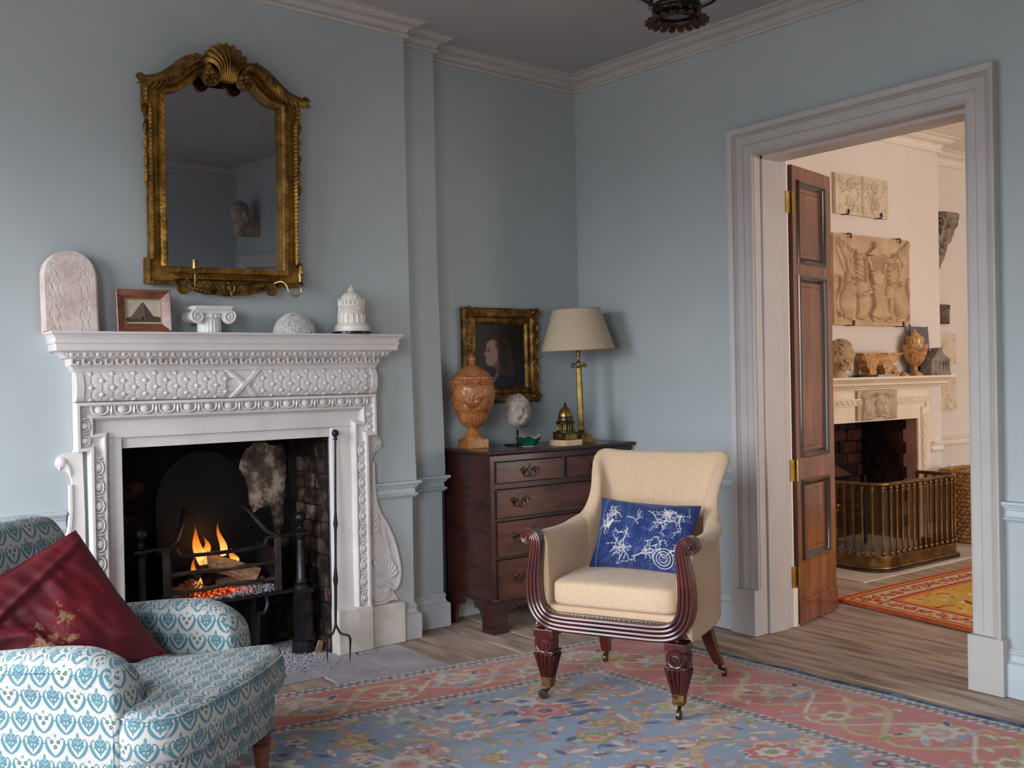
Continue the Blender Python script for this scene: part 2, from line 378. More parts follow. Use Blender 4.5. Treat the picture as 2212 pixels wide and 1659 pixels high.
for (y, s) in ((YA, 1), (YB, -1)):
    lb.box(-.004, .235, y, y+s*.03, 0, ZD+.03)            # lining board
    lb.box(.05, .185, y-s*.011, y, 0, ZD)               # stop
lb.box(-.004, .235, YB, YA, ZD, ZD+.03).box(.05, .185, YB, YA, ZD-.018, ZD)
lb.build('trim_6', JM, smooth=False, bevel=.0015)['kind'] = 'structure'

# ---------------------------------------------------------------- floor: boards along the depth of the room
fl = boxes('floor', [(-4.95, 5.4, -5.75, .3, -.12, -.03)], mat('floor_void', (40, 34, 30)))
PW = []
for k, (a, b_) in enumerate((((164, 140, 122), (202, 180, 160)), ((158, 134, 118), (198, 174, 156)), ((150, 127, 111), (190, 167, 150)))):
    m = mat('old_oak_board_%d' % k, a, b_, rough=.62, scale=3, stretch=(7, .9, 7), detail=9, fac=(.3, .7), bump=.35, bscale=9, spec=.35)
    nt = m.node_tree; N = nt.nodes; L = nt.links; bs = N['Principled BSDF']
    tc = N.new('ShaderNodeTexCoord'); wv = N.new('ShaderNodeTexNoise'); wv.inputs['Scale'].default_value = 2.3; wv.inputs['Detail'].default_value = 5
    mp = N.new('ShaderNodeMapping'); mp.inputs['Scale'].default_value = (9, 1.2, 1); L.new(tc.outputs['Object'], mp.inputs[0]); L.new(mp.outputs[0], wv.inputs['Vector'])
    cr = N.new('ShaderNodeValToRGB'); cr.color_ramp.elements[0].position = .36; cr.color_ramp.elements[0].color = (*lin((82, 68, 64)), 1); cr.color_ramp.elements[1].position = .52; cr.color_ramp.elements[1].color = (1, 1, 1, 1)
    mx = N.new('ShaderNodeMix'); mx.data_type = 'RGBA'; mx.blend_type = 'MULTIPLY'; mx.inputs[0].default_value = .36
    src = bs.inputs['Base Color'].links[0].from_socket; L.new(wv.outputs['Fac'], cr.inputs[0]); L.new(src, mx.inputs[6]); L.new(cr.outputs[0], mx.inputs[7]); L.new(mx.outputs[2], bs.inputs['Base Color'])
    PW.append(m)
rs = random.Random(5)
def plank(x0, x1, y0, y1):
    g = .002; b = MB(); z1 = rs.uniform(-.003, 0); n = 10
    xs = [x0+g+rs.uniform(0, .0015), x1-g-rs.uniform(0, .0015)]
    V = []
    for i in range(n+1):
        y = y0+g+(y1-y0-2*g)*i/n; wv = rs.uniform(-.0012, .0012)
        V += [(xs[0]+wv, y, -.03), (xs[0]+wv, y, z1-.0025), (xs[0]+.004+wv, y, z1), (xs[1]-.004+wv, y, z1), (xs[1]+wv, y, z1-.0025), (xs[1]+wv, y, -.03)]
    F = [(i*6+j, i*6+j+1, i*6+j+7, i*6+j+6) for i in range(n) for j in range(5)]
    F += [(0,1,2,3,4,5), tuple(reversed([n*6+j for j in range(6)]))]
    b.add(V, F); return b.build('floorboard', rs.choice(PW), fl, smooth=False)
xs = [-4.95]
while xs[-1] < 5.3: xs.append(xs[-1]+rs.choice((.17, .19, .205, .22)))
def lowcut(xa, xb):
    # boards stop at the hearth stones
    for h0, h1, yy in ((-3.06, -1.90, -.535), (-1.90, -1.41, -.80)):
        if xa < h1-.02 and xb > h0+.02: return yy
    if xa < 3.1 and xb > 1.38: return -.895 if (xb > 1.4) else .1
    return .1
H1 = []
for a, b_ in zip(xs[:-1], xs[1:]):
    top = lowcut(a, b_)
    if a < -1.41 < b_:     # narrow boards either side of the hearth's edge
        segs = [(a, -1.41, min(lowcut(a, -1.42), -.80)), (-1.41, b_, lowcut(-1.40, b_))]
    elif a < -1.90 < b_: segs = [(a, -1.90, -.535), (-1.90, b_, -.80)]
    elif a < -3.06 < b_: segs = [(a, -3.06, 0), (-3.06, b_, -.535)]
    elif a < 1.38 < b_: segs = [(a, 1.38, .1), (1.38, b_, -.895)]
    elif a < 3.1 < b_: segs = [(a, 3.1, -.895), (3.1, b_, .1)]
    else: segs = [(a, b_, top)]
    for (p, q, t) in segs:
        if q-p < .012: continue
        cuts = [-5.7, rs.uniform(-4.6, -2.9), t] if rs.random() < .8 else [-5.7, t]
        if t > -.1 and rs.random() < .35 and p > -1.2: cuts.insert(-1, rs.uniform(-2.6, -.9))
        cuts.sort()
        for c0, c1 in zip(cuts[:-1], cuts[1:]): plank(p, q, c0, c1)
STONE = mat('hearth_stone', (150, 146, 152), (182, 177, 181), rough=.7, scale=4, detail=10, bump=.35, bscale=18, c3=(166, 160, 165))
def slabp(pts, z=.001, m=STONE, parent=fl, name='hearth_slab'):
    b = MB().prism(pts, -.03, z, 'xy'); return b.build(name, m, parent, smooth=False, bevel=.0008)
slabp([(-3.06, -.532), (-2.52, -.532), (-2.50, .14), (-3.06, .14)]); slabp([(-2.514, -.532), (-1.905, -.532), (-1.90, .14), (-2.494, .14)])
slabp([(-1.897, -.797), (-1.63, -.797), (-1.60, -.62), (-1.625, -.45), (-1.605, .14), (-1.892, .14)])
slabp([(-1.624, -.797), (-1.412, -.797), (-1.412, -.24), (-1.6, -.24), (-1.619, -.45), (-1.594, -.62)])
ST2 = mat('pale_hearth_stone', (186, 172, 158), (208, 194, 180), rough=.75, scale=4, bump=.3, bscale=20)
slabp([(1.38, -.895), (2.3, -.88), (2.3, .22), (1.38, .22)], .004, ST2); slabp([(2.305, -.88), (3.09, -.865), (3.09, .22), (2.305, .22)], .004, ST2)

# ---------------------------------------------------------------- next room
wb = MB()
wb.box(.235, 1.9, .02, .3, 0, 3.05).box(2.95, 5.2, .02, .3, 0, 3.05).box(1.9, 2.95, .02, .3, .9, 3.05).box(1.9, 2.95, .2, .3, 0, .9); wb.box(1.5, 1.9, -.235, .02, 0, 3.05).box(2.95, 3.35, -.235, .02, 0, 3.05).box(1.9, 2.95, -.235, .02, .9, 3.05)
wb.build('wall_back_of_next_room', WARM, smooth=False)['kind'] = 'structure'
boxes('wall_right_of_next_room', [(4.95, 5.2, -5.7, .1, 0, 3.05)], WARM)
boxes('wall_front_of_next_room', [(.235, 5.2, -5.75, -5.45, 0, 3.05)], WARM)
boxes('ceiling_of_next_room', [(.12, 5.2, -5.75, .3, 2.945, 3.05)], WARMT)
C2 = [(a*1.25, b*1.25) for a, b in CP]
MB().sweep([(.235, .02, 2.945), (1.5, .02, 2.945), (1.5, -.235, 2.945), (3.35, -.235, 2.945), (3.35, .02, 2.945), (4.95, .02, 2.945), (4.95, -5.45, 2.945)], C2).build('trim_7', WARMT, angle=25)['kind'] = 'structure'
MB().sweep([(3.2, -.235, .70), (3.35, -.235, .70), (3.35, .02, .70), (4.95, .02, .70), (4.95, -5.45, .70)], DP).build('trim_8', WARMT, angle=25)['kind'] = 'structure'
MB().sweep([(3.2, -.235, 0), (3.35, -.235, 0), (3.35, .02, 0), (4.95, .02, 0), (4.95, -5.45, 0)], SP).build('baseboard_of_next_room', WARMT, angle=25)['kind'] = 'structure'
# ---------------------------------------------------------------- fireplace
MARB = mat('pale_carved_stone', (204, 196, 190), (220, 212, 206), rough=.62, scale=5, detail=8, bump=.22, bscale=45, c3=(214, 207, 205))
CREAM = mat('cream_carved_stone', (226, 206, 180), (238, 222, 200), rough=.6, scale=5, bump=.15, bscale=45)
def sweepxz(mb, path, prof, y):
    """path in the XZ plane (clockwise), profile (inward offset, projection towards -Y)"""
    n = len(path); P = []
    for i, p in enumerate(path):
        p = Vector(p); d1 = (p-Vector(path[i-1])) if i else (Vector(path[1])-p); d2 = (Vector(path[i+1])-p) if i < n-1 else d1
        d1 = d1.normalized(); d2 = d2.normalized(); n1 = Vector((d1.y, -d1.x)); n2 = Vector((d2.y, -d2.x)); m = n1+n2; m = m/m.length_squared*2
        for o_, t in prof: P.append((p.x+m.x*o_, y-t, p.y+m.y*o_))
    k = len(prof)
    F = [(i*k+j, i*k+j+1, (i+1)*k+j+1, (i+1)*k+j) for i in range(n-1) for j in range(k-1)]
    F += [tuple(range(k)), tuple(reversed(range((n-1)*k, n*k)))]
    return mb.add(P, F)
def eggs(mb, a, b, n, w_, dep, up):
    """egg-and-dart between points a and b; w_: band width along `up`; relief towards -Y"""
    a = Vector(a); b = Vector(b); up = Vector(up); d = (b-a)/n; p = d.length; dn = d.normalized(); out = dn.cross(up).normalized()
    if out.y > 0: out = -out
    for i in range(n):
        c = a+d*(i+.5); nu, nv = 8, 5; m0 = len(mb.v)
        mb.ball((0, 0, 0), 1, nu, nv)
        for q in range(m0, len(mb.v)):
            v = mb.v[q]; mb.v[q] = tuple(c+dn*(v[0]*p*.25)+out*(v[1]*dep)+up*(v[2]*w_*.46))
        arc = [c+dn*(math.cos(t)*p*.36)+up*(math.sin(t)*w_*.5+w_*.04)+out*dep*.5 for t in [PI+PI*k/6 for k in range(7)]]
        mb.tube([c+dn*(-p*.36)+up*w_*.45+out*dep*.4]+arc+[c+dn*(p*.36)+up*w_*.45+out*dep*.4], p*.045, 4)
        e = c+d*.5
        mb.tube([e+up*w_*.45+out*dep*.5, e+out*dep*.7, e-up*w_*.48+out*dep*.3], [p*.02, p*.07, p*.015], 4)
def fireplace(name, m, loc, mirror_scroll, label):
    root = empty(name, (0, 0, 0), 0, label, 'fireplace')
    return root
fp = empty('fireplace_surround', (-2.15, -.25, 0), 0, 'pale carved stone fireplace surround with leafy frieze and scrolled sides', 'fireplace')
def part(mb, name, m=MARB, root=fp, **k):
    o = mb.build(name, m, root, **k); o.location = -Vector(root.location) if root.rotation_euler.z == 0 else o.location
    return o
YF = -.275
XL, XR, OL, OR, OT = -2.80, -1.487, -2.622, -1.70, 1.033
b = MB().sweep([(XL, -.225, 0), (XL, YF, 0), (XR, YF, 0), (XR, -.225, 0)],
    [(0, 1.378), (.08, 1.378), (.082, 1.380), (.083, 1.404), (.088, 1.406), (.089, 1.412), (.084, 1.416), (.086, 1.426), (.094, 1.436), (.098, 1.442), (.102, 1.444), (.102, 1.4515), (-.06, 1.4515)])
b.box(XL, XR, YF, -.226, 1.38, 1.4515)
part(b.rough(.0012, 25), 'mantel_shelf', angle=30)
b = MB().sweep([(XL, -.225, 0), (XL, YF, 0), (XR, YF, 0), (XR, -.225, 0)],
    [(0, 1.297), (.002, 1.297), (.006, 1.300), (.010, 1.312), (.020, 1.321), (.022, 1.323), (.022, 1.351), (.038, 1.351), (.040, 1.354), (.046, 1.362), (.060, 1.372), (.066, 1.379), (0, 1.379)])
part(b, 'bed_moulding', angle=30)
# Greek key cut into the band under the shelf
c = Cv(1.36, .027, 800, 1)
pch = .0425
for i in range(33):
    x = i*pch; R = lambda a, b_, e, f_: c.poly([(x+a*pch, b_*.027), (x+e*pch, b_*.027), (x+e*pch, f_*.027), (x+a*pch, f_*.027)], 1, 'max')
    R(0, 0, 1.02, .2); R(0, 0, .17, 1); R(0, .78, .72, 1); R(.55, .42, .72, 1)
part(slab(MB(), c.a[..., 0], XL-.02, XR+.02, 1.324, 1.350, YF-.022, .014, YF), 'key_band', angle=60)
b = MB(); eggs(b, (XL-.045, YF-.05, 1.365), (XR+.045, YF-.05, 1.365), 29, .026, .010, (0, -.35, .94))
part(b, 'egg_and_dart_band')
# swelling frieze with leaf clusters and crossed ribbons
FW, FH = XR-XL-.05, .116
c = Cv(FW, FH, 560, 1); cx = FW*.52
def cluster(x, y, s=1, fl_=1):
    for k in range(9):
        a = PI+fl_*0+(k-4)*.33; L_ = .036*s*(1-.05*abs(k-4))
        px, py = x+math.cos(a)*L_*.6, y+math.sin(a)*L_*.62
        c.ell(px, py, L_*.52, .0062*s, a, .62, 'max', True)
        c.ell(x+math.cos(a)*L_*1.03, y+math.sin(a)*L_*1.03, .006*s, .007*s, a, .5, 'max', True)
    c.ell(x, y, .0105*s, .0075*s, 0, 1.0, 'max', True)
    c.line([(x+.008, y), (x+.024*s, y-.003), (x+.042*s, y+.004)], .0022, .55, 'max')
row = 0
for jy, y in enumerate((.008, .036, .063, .090, .112)):
    n = 17
    for i in range(n):
        x = .03+i*.083+(jy % 2)*.041
        if abs(x-cx) < .055+.25*abs(y-FH/2): continue
        if x > FW-.01: continue
        cluster(x, y, 1.22)
for s_ in (1, -1):
    c.line(curve([(cx-s_*.075, -.005), (cx-s_*.02, .045), (cx+s_*.0, .06), (cx+s_*.04, .1), (cx+s_*.06, .125)], 6), .0115, .75 if s_ < 0 else .6, 'set' if s_ < 0 else 'max', dome=False)
    c.line(curve([(cx-s_*.075+.012, -.005), (cx-s_*.02+.012, .045), (cx+.012, .06), (cx+s_*.04+.012, .1), (cx+s_*.06+.012, .125)], 6), .0015, .15, 'set')
c.blur(1)
fz = slab(MB(), c.a[..., 0], XL+.025, XR-.025, 1.181, 1.298, YF+.012, .013, YF+.045, cyl=lambda u, v: -.034*math.sqrt(max(0, 1-(2*v-1)**2*.93)))
part(fz, 'frieze', angle=70)
# rounded frieze ends
b = MB(); out = [(YF+.045, 1.181), (YF+.045, 1.298)]+[(YF+.012-.034*math.sqrt(max(0, 1-(2*v-1)**2*.93))-.012, 1.298-v*.117) for v in [k/14 for k in range(15)]]
b.prism([(y, z) for y, z in out], XL, XL+.027, 'yz').prism([(y, z) for y, z in out], XR-.027, XR, 'yz')
b.box(XL, XR, -.232, -.226, 1.18, 1.298).box(XL+.001, XR-.001, -.24, -.226, .99, 1.3)
part(b, 'frieze_end', angle=40)
# flat lintel, jambs
b = MB().box(-2.75, -1.53, YF+.02, -.215, OT, 1.18).box(-2.75, OL, YF+.02, -.215, .2, OT).box(OR, -1.53, YF+.02, -.215, .2, OT)
part(b, 'lintel', bevel=.003)
path = [(-2.752, .2), (-2.752, .988), (XL, .988), (XL, 1.178), (XR, 1.178), (XR, .988), (-1.532, .988), (-1.532, .2)]
b = MB(); sweepxz(b, path, [(0, -.045), (0, .018), (.002, .020), (.012, .020), (.014, .012), (.022, .002), (.040, -.004), (.052, .002), (.055, .008), (.061, .008), (.064, .004), (.070, -.004), (.070, -.03)], YF)
part(b, 'frame_moulding', angle=30)
b = MB(); y_ = YF-.004
eggs(b, (XL+.045, y_, 1.146), (XR-.045, y_, 1.146), 14, .040, .012, (0, 0, 1))
for x, s in ((-2.752+.032, 1), (-1.532-.032, -1)): eggs(b, (x, y_, .205), (x, y_, .96), 10, .038, .011, (-s, 0, 0))
for x in (XL+.032, XR-.032): eggs(b, (x, y_, 1.0), (x, y_, 1.115), 2, .038, .011, (1 if x > -2 else -1, 0, 0))
part(b, 'egg_and_dart_frame')['kind'] = 'stuff'
# scrolled side pieces
SO = [(-1.533, .99), (-1.50, .985), (-1.479, .985), (-1.454, .976), (-1.436, .952), (-1.44, .93), (-1.458, .915), (-1.484, .900), (-1.494, .857), (-1.492, .80), (-1.487, .72), (-1.468, .64), (-1.43, .575), (-1.395, .50), (-1.37, .43), (-1.352, .35), (-1.352, .29), (-1.372, .25), (-1.392, .243), (-1.372, .215), (-1.372, .2), (-1.40, .203), (-1.44, .192), (-1.49, .195), (-1.533, .2)]
def side(sgn):
    M_ = (lambda x: x) if sgn > 0 else (lambda x: -4.304-x)
    b = MB(); o_ = curve(SO, 3, True); b.prism([(M_(x), z) for x, z in o_], -.247, -.226)
    Y = -.248
    T = lambda pts, r, fl_=.6: b.tube([(M_(x), Y, z) for x, z in curve(pts, 5)], (lambda n: [r[0]+(r[1]-r[0])*math.sin(PI*min(1, i/(n-1)*1.0)) for i in range(n)])(len(curve(pts, 5))) if isinstance(r, tuple) else r, 6)
    T([(-1.486, .86), (-1.483, .72), (-1.462, .63), (-1.424, .565), (-1.385, .48), (-1.36, .38), (-1.357, .31), (-1.375, .262), (-1.40, .262), (-1.415, .285)], .009)
    T([(-1.53, .30), (-1.50, .225), (-1.46, .215), (-1.425, .235), (-1.42, .27), (-1.445, .29), (-1.47, .275)], .011)
    for k in range(8):     # shell fan
        a = .35+k*.23; L_ = .15-.008*abs(k-3)
        T([(-1.452+.03*math.cos(a), .29+.03*math.sin(a)), (-1.452+.085*math.cos(a+.05), .29+.11*math.sin(a+.05)), (-1.455+.09*math.cos(a+.25)*.9, .29+L_*math.sin(a+.1))], (.003, .012))
    for k in range(5):     # leaves up the neck
        z0 = .50+k*.028
        T([(-1.50, z0+.02), (-1.475, z0+.045), (-1.452+k*-.006, z0+.012)], (.002, .011))
    for k in range(6):
        T([(-1.44, .595+.002*k), (-1.45+.006*k, .56-.02*k), (-1.43+.008*k, .50-.026*k)], (.002, .008))
    for k in range(6):     # acanthus curl at the ear
        T([(-1.488, .89+.006*k), (-1.478+.004*k, .93+.004*k), (-1.452+.001*k, .958-.008*k)], (.002, .009))
    b.ball((M_(-1.456), Y, .948), (.02, .012, .02))
    b.ball((M_(-1.43), Y, .25), (.018, .012, .018))
    part(b, 'side_scroll', angle=50)
side(1); side(-1)
PL = mat('stone_plinth', (196, 184, 172), (222, 214, 205), rough=.7, scale=7, bump=.3, bscale=30, c3=(206, 196, 186))
for x0, x1, y0, z1 in ((-1.703, -1.522, -.292, .206), (-1.521, -1.343, -.277, .192), (-2.775, -2.618, -.292, .206), (-2.955, -2.778, -.277, .192)):
    part(MB().box(x0, x1, y0, -.226 if x1 < -1.6 and x0 > -2.8 or True else 0, 0, z1).rough(.0015, 8), 'plinth_block', PL, bevel=.006, seg=3)

# ---------------------------------------------------------------- sooty firebox
SOOT = mat('soot_black', (14, 12, 11), (40, 33, 30), rough=.95, scale=7, bump=.6, bscale=30, spec=.15)
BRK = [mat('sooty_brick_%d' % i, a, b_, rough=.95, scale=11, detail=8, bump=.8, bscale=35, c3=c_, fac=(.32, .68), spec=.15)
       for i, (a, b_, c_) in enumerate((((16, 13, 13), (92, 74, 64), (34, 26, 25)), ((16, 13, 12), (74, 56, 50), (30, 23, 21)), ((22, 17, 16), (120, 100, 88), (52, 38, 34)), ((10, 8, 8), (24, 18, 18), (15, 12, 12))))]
fbx = MB()
fbx.box(-1.704, -1.69, -.216, .158, 0, 1.045).box(-2.66, -2.645, -.216, .158, 0, 1.045).box(-2.65, -1.70, .128, .158, 0, 1.045).box(-2.65, -1.70, -.218, .158, 1.04, 1.047)
fb_o = fbx.build('wall_firebox', SOOT, smooth=False); fb_o['kind'] = 'structure'
bricks = []
for v in range(5):
    q = MB(); q.grid(lambda u, v_: (0, 0, 0), 1, 1) if False else None
    q = MB(); n = 5; hx, hy, hz = .5, .5, .5
    q.box(-.5, .5, -.5, .5, -.5, .5)
    me_o = q; bricks.append(q)
def brick(c_, s_, m, rz=0):
    q = MB()
    # a chipped brick: 3x1x2 cuts roughened
    def fn(u, v):
        a = u*2*PI; sx = max(-1, min(1, 1.45*math.cos(a))); sy = max(-1, min(1, 1.45*math.sin(a)))
        return (sx*.5*(1 if 0 < v < 1 else .96), sy*.5*(1 if 0 < v < 1 else .96), v-.5)
    q.grid(fn, 12, 2, cu=True); k = len(q.v)
    q.f += [tuple(range(12)), tuple(k-12+i for i in range(12))]
    q.map(lambda x, y, z: (x*s_[0], y*s_[1], z*s_[2])); off = rs.random()*50
    q.v = [tuple(Vector(p)+noise.noise_vector(Vector(p)*22+Vector((off, off, 0)))*.006) for p in q.v]
    q.map(lambda x, y, z: (x+c_[0], y+c_[1], z+c_[2])); return q.build('brick', m, fb_o, smooth=False)
rows = 14; bh = 1.04/rows
for r_ in range(rows):
    z = bh*(r_+.5)
    off = .10 if r_ % 2 else 0
    y = -.21-off*.6
    for k in range(4):   # right cheek (and left)
        ya = -.215+(k*.125)-(.06 if r_ % 2 else 0); yb = ya+.118
        ya = max(ya, -.215); yb = min(yb, .125)
        if yb-ya < .03: continue
        pr = rs.uniform(-.004, .010)
        sootf = rs.random()
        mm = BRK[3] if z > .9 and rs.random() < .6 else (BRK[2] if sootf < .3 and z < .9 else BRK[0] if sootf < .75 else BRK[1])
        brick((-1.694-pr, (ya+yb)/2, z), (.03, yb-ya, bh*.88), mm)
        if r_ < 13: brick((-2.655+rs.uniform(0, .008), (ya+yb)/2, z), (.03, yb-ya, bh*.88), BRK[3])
    for k in range(5):   # back
        xa = -2.62+k*.225-(.11 if r_ % 2 else 0); xb = xa+.217; xa = max(xa, -2.615); xb = min(xb, -1.74)
        if xb-xa < .03: continue
        xm = (xa+xb)/2
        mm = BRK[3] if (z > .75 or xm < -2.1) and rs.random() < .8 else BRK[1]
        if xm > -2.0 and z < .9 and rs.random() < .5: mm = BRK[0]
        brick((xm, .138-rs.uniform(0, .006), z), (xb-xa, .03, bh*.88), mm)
# patch of old render on the back
PLA = mat('scorched_render', (60, 50, 45), (176, 156, 138), rough=.95, scale=14, detail=10, bump=.8, bscale=60, c3=(98, 83, 74), fac=(.34, .62), spec=.1)
pp = curve([(-1.99, .86), (-1.93, .955), (-1.84, .965), (-1.765, .93), (-1.755, .82), (-1.762, .68), (-1.775, .575), (-1.81, .50), (-1.86, .52), (-1.90, .60), (-1.955, .68), (-1.985, .76)], 5, True)
q = MB(); n = len(pp); cxp = (-1.87, .76)
rings = []
for t, d in ((1, 0), (.93, .008), (.6, .013), (.3, .015)):
    rings.append([(cxp[0]+(x-cxp[0])*t, .121-d, cxp[1]+(z-cxp[1])*t) for x, z in pp])
q.add([p for r_ in rings for p in r_], [(i*n+k, i*n+(k+1) % n, (i+1)*n+(k+1) % n, (i+1)*n+k) for i in range(3) for k in range(n)]+[tuple(3*n+k for k in range(n))])
q.rough(.008, 30).build('render_patch', PLA, fb_o)

# ---------------------------------------------------------------- fire grate
IRON = mat('black_iron', (34, 30, 34), (62, 56, 62), rough=.42, metal=.7, scale=12, bump=.35, bscale=60)
IRON2 = mat('scorched_iron', (44, 34, 32), (84, 70, 68), rough=.55, metal=.6, scale=14, bump=.4, bscale=60)
gr = empty('fire_grate', (-2.16, -.12, 0), 0, 'black iron dog grate with ball-topped posts and curved front bars', 'fire grate')
def gpart(mb, name, m=IRON, **k): return part(mb, name, m, gr, **k)
yg = -.12
for x in (-1.80, -2.52):
    b = MB(); e = gpart(b.box(x-.03, x+.03, yg-.03, yg+.03, .055, .285).box(x-.042, x+.042, yg-.042, yg+.042, .28, .30)
        .lathe([(.034, .30), (.034, .312), (.026, .318), (.031, .328), (.026, .338), (.022, .345), (.020, .46), (.018, .52), (.024, .526), (.017, .532), (.024, .54), (.028, .548)], 14, (x, yg, 0))
        .box(x-.034, x+.034, yg-.034, yg+.034, .546, .556)
        .lathe([(.018, .556), (.024, .562), (.012, .574), (.011, .58), (.018, .588), (.010, .596)], 14, (x, yg, 0)), 'post', angle=35)
    gpart(MB().ball((x, yg, .622), .0265, 18, 12), 'ball_finial')
    gpart(MB().lathe([(.052, 0), (.052, .045), (.044, .055), (.03, .06)], 8, (x, yg, .004)), 'foot', smooth=False, bevel=.002)
flat = lambda pts, w_, t: None
b = MB().tube(curve([(-2.52, yg, .55), (-2.43, yg, .548), (-2.375, yg, .546), (-2.362, yg, .525), (-2.33, yg, .509), (-2.16, yg, .504), (-2.0, yg, .508), (-1.972, yg, .522), (-1.957, yg, .545), (-1.91, yg, .547), (-1.80, yg, .546)], 5), .0085, 8)
gpart(b, 'top_rail', IRON)
for x in (-2.415, -1.912):
    gpart(MB().box(x-.015, x+.015, yg-.007, yg+.007, .30, .548), 'upright', IRON2, smooth=False, bevel=.003)
for z, sg in ((.432, .004), (.358, -.003)):
    gpart(MB().tube(curve([(-2.40, yg, z), (-2.28, yg-.006, z+sg), (-2.16, yg-.008, z-sg), (-2.04, yg-.006, z), (-1.925, yg, z)], 4), [.009+.002*math.sin(i*1.3) for i in range(17)], 8), 'front_bar', IRON2)
gpart(MB().box(-2.44, -1.79, yg-.004, yg+.15, .283, .297), 'basket_shelf', IRON, smooth=False, bevel=.003)
for k in range(9):
    x = -2.39+k*.058; gpart(MB().box(x-.006, x+.006, yg-.01, yg+.19, .297, .305), 'basket_bar', IRON, smooth=False)
for s in (1, -1):
    X = (lambda x: x) if s > 0 else (lambda x: -4.32-x)
    gpart(MB().tube([(X(x), y, z) for x, y, z in curve([(-1.915, yg, .548), (-1.955, yg+.02, .575), (-1.985, yg+.05, .62), (-2.01, yg+.09, .665), (-2.03, yg+.13, .685)], 5)], .0095, 8), 'wing', IRON)
    gpart(MB().box(X(-1.93), X(-1.918), yg, yg+.2, .30, .5), 'basket_side', IRON, smooth=False)
    gpart(MB().box(X(-1.99), X(-1.97), yg+.12, yg+.14, 0, .285), 'back_leg', IRON, smooth=False)
gpart(MB().tube(curve([(-1.955, yg+.06, .29), (-1.945, yg+.05, .24), (-1.965, yg+.045, .20), (-1.99, yg+.05, .205)], 5), .008, 7).tube([(-1.985, yg+.055, .2), (-1.99, yg+.06, .02)], .009, 6), 'scroll_foot', IRON)
# arched fireback
fbk = empty('fireback', (-2.17, .1, 0), 0, 'tall arched cast iron fireback standing behind the fire', 'fireback')
arch_p = [(-2.385, .0), (-2.385, .60)]+[(-2.17+.215*math.cos(a), .70+.24*math.sin(a)) for a in [PI-PI*k/16 for k in range(17)]]+[(-1.955, .60), (-1.955, 0)]
DARK = mat('fireback_iron', (9, 8, 9), (18, 17, 20), rough=.6, metal=.3, scale=8, bump=.3, spec=.3)
part(MB().prism(arch_p, .098, .112), 'plate', DARK, fbk, bevel=.003)
part(MB().prism([(-1.99, .02), (-1.99, .50), (-2.03, .56), (-1.965, .615), (-1.90, .655), (-1.86, .66), (-1.845, .58), (-1.855, .02)], .085, .095), 'side_plate', DARK, fbk, bevel=.002)
for x, z in ((-1.92, .60), (-1.96, .575), (-1.92, .46), (-1.96, .40)): part(MB().ball((x, .084, z), (.009, .006, .009), 8, 5), 'rivet', DARK, fbk)

# ---------------------------------------------------------------- logs, embers, flames, ash
LOGB = mat('log_bark', (60, 44, 34), (110, 86, 64), rough=.9, scale=14, bump=.8, bscale=40, stretch=(1, 1, 1))
LOGE = mat('split_log_wood', (112, 84, 58), (172, 138, 98), rough=.85, scale=18, bump=.5, stretch=(1, 6, 6))
CHAR = mat('charred_wood', (14, 11, 10), (46, 38, 34), rough=.95, scale=25, bump=.9, bscale=60)
EMB = mat('glowing_ember', (60, 20, 10), (160, 60, 40), rough=.9, scale=30, emit=(255, 66, 18), estr=2.2)
nt = EMB.node_tree
# glow only in the cracks
nz = nt.nodes.new('ShaderNodeTexNoise'); nz.inputs['Scale'].default_value = 55; cr = nt.nodes.new('ShaderNodeValToRGB'); cr.color_ramp.elements[0].position = .46; cr.color_ramp.elements[1].position = .66
cr.color_ramp.elements[0].color = (0, 0, 0, 1); cr.color_ramp.elements[1].color = (1, .13, .02, 1); nt.links.new(nz.outputs['Fac'], cr.inputs[0]); nt.links.new(cr.outputs[0], nt.nodes['Principled BSDF'].inputs['Emission Color'])
tcx = nt.nodes.new('ShaderNodeTexCoord'); nt.links.new(tcx.outputs['Object'], nz.inputs['Vector'])
def log(a, b_, r, m, label, sides=7, end=None):
    a = Vector(a); b_ = Vector(b_); q = MB(); n = 6; L_ = (b_-a).length; off = rs.random()*20
    prof = [(.75+.25*rs.random()) for _ in range(sides)]
    def fn(u, v):
        k = int(round(u*sides*2)) % (sides*2); pr = prof[(k//2) % sides] if k % 2 == 0 else (prof[(k//2) % sides]+prof[(k//2+1) % sides])/2*.92
        t = 2*PI*u; return (math.cos(t)*r*pr, math.sin(t)*r*pr, v*L_)
    q.grid(fn, sides*2, n, cu=True); k = len(q.v)
    q.f += [tuple(range(sides*2)), tuple(k-sides*2+i for i in range(sides*2))]
    q.v = [tuple(Vector(p)+noise.noise_vector(Vector(p)*25+Vector((off, 0, 0)))*.006) for p in q.v]
    q.xf((b_-a).to_track_quat('Z', 'Y').to_matrix().to_4x4())
    o = q.build('log', m, None, smooth=False, loc=a)
    if end:
        ed = MB().lathe([(0.001, 0), (r*.72, 0), (r*.70, .003), (.001, .004)], sides*2, cap=False); ed.xf((b_-a).to_track_quat('Z', 'Y').to_matrix().to_4x4())
        e = ed.build('cut_end', end, o, smooth=False); e.location = (b_-a)
    tag(o, label, 'log', 'logs in the fire grate'); return o
log((-2.20, .03, .46), (-1.985, -.055, .365), .042, LOGE, 'pale split log slanting down to the right in the fire', end=LOGB)
log((-2.13, .055, .335), (-1.955, -.06, .335), .038, LOGB, 'brown log lying low at the right of the fire', 6)
log((-2.40, -.065, .325), (-2.25, .01, .345), .032, LOGE, 'tan split log lying low at the left of the fire', 6)
log((-2.30, .05, .335), (-2.06, .06, .40), .036, CHAR, 'charred black log at the back of the fire', 7)
log((-2.27, -.02, .385), (-2.19, .03, .45), .03, CHAR, 'short charred log end beside the tallest flame', 6)
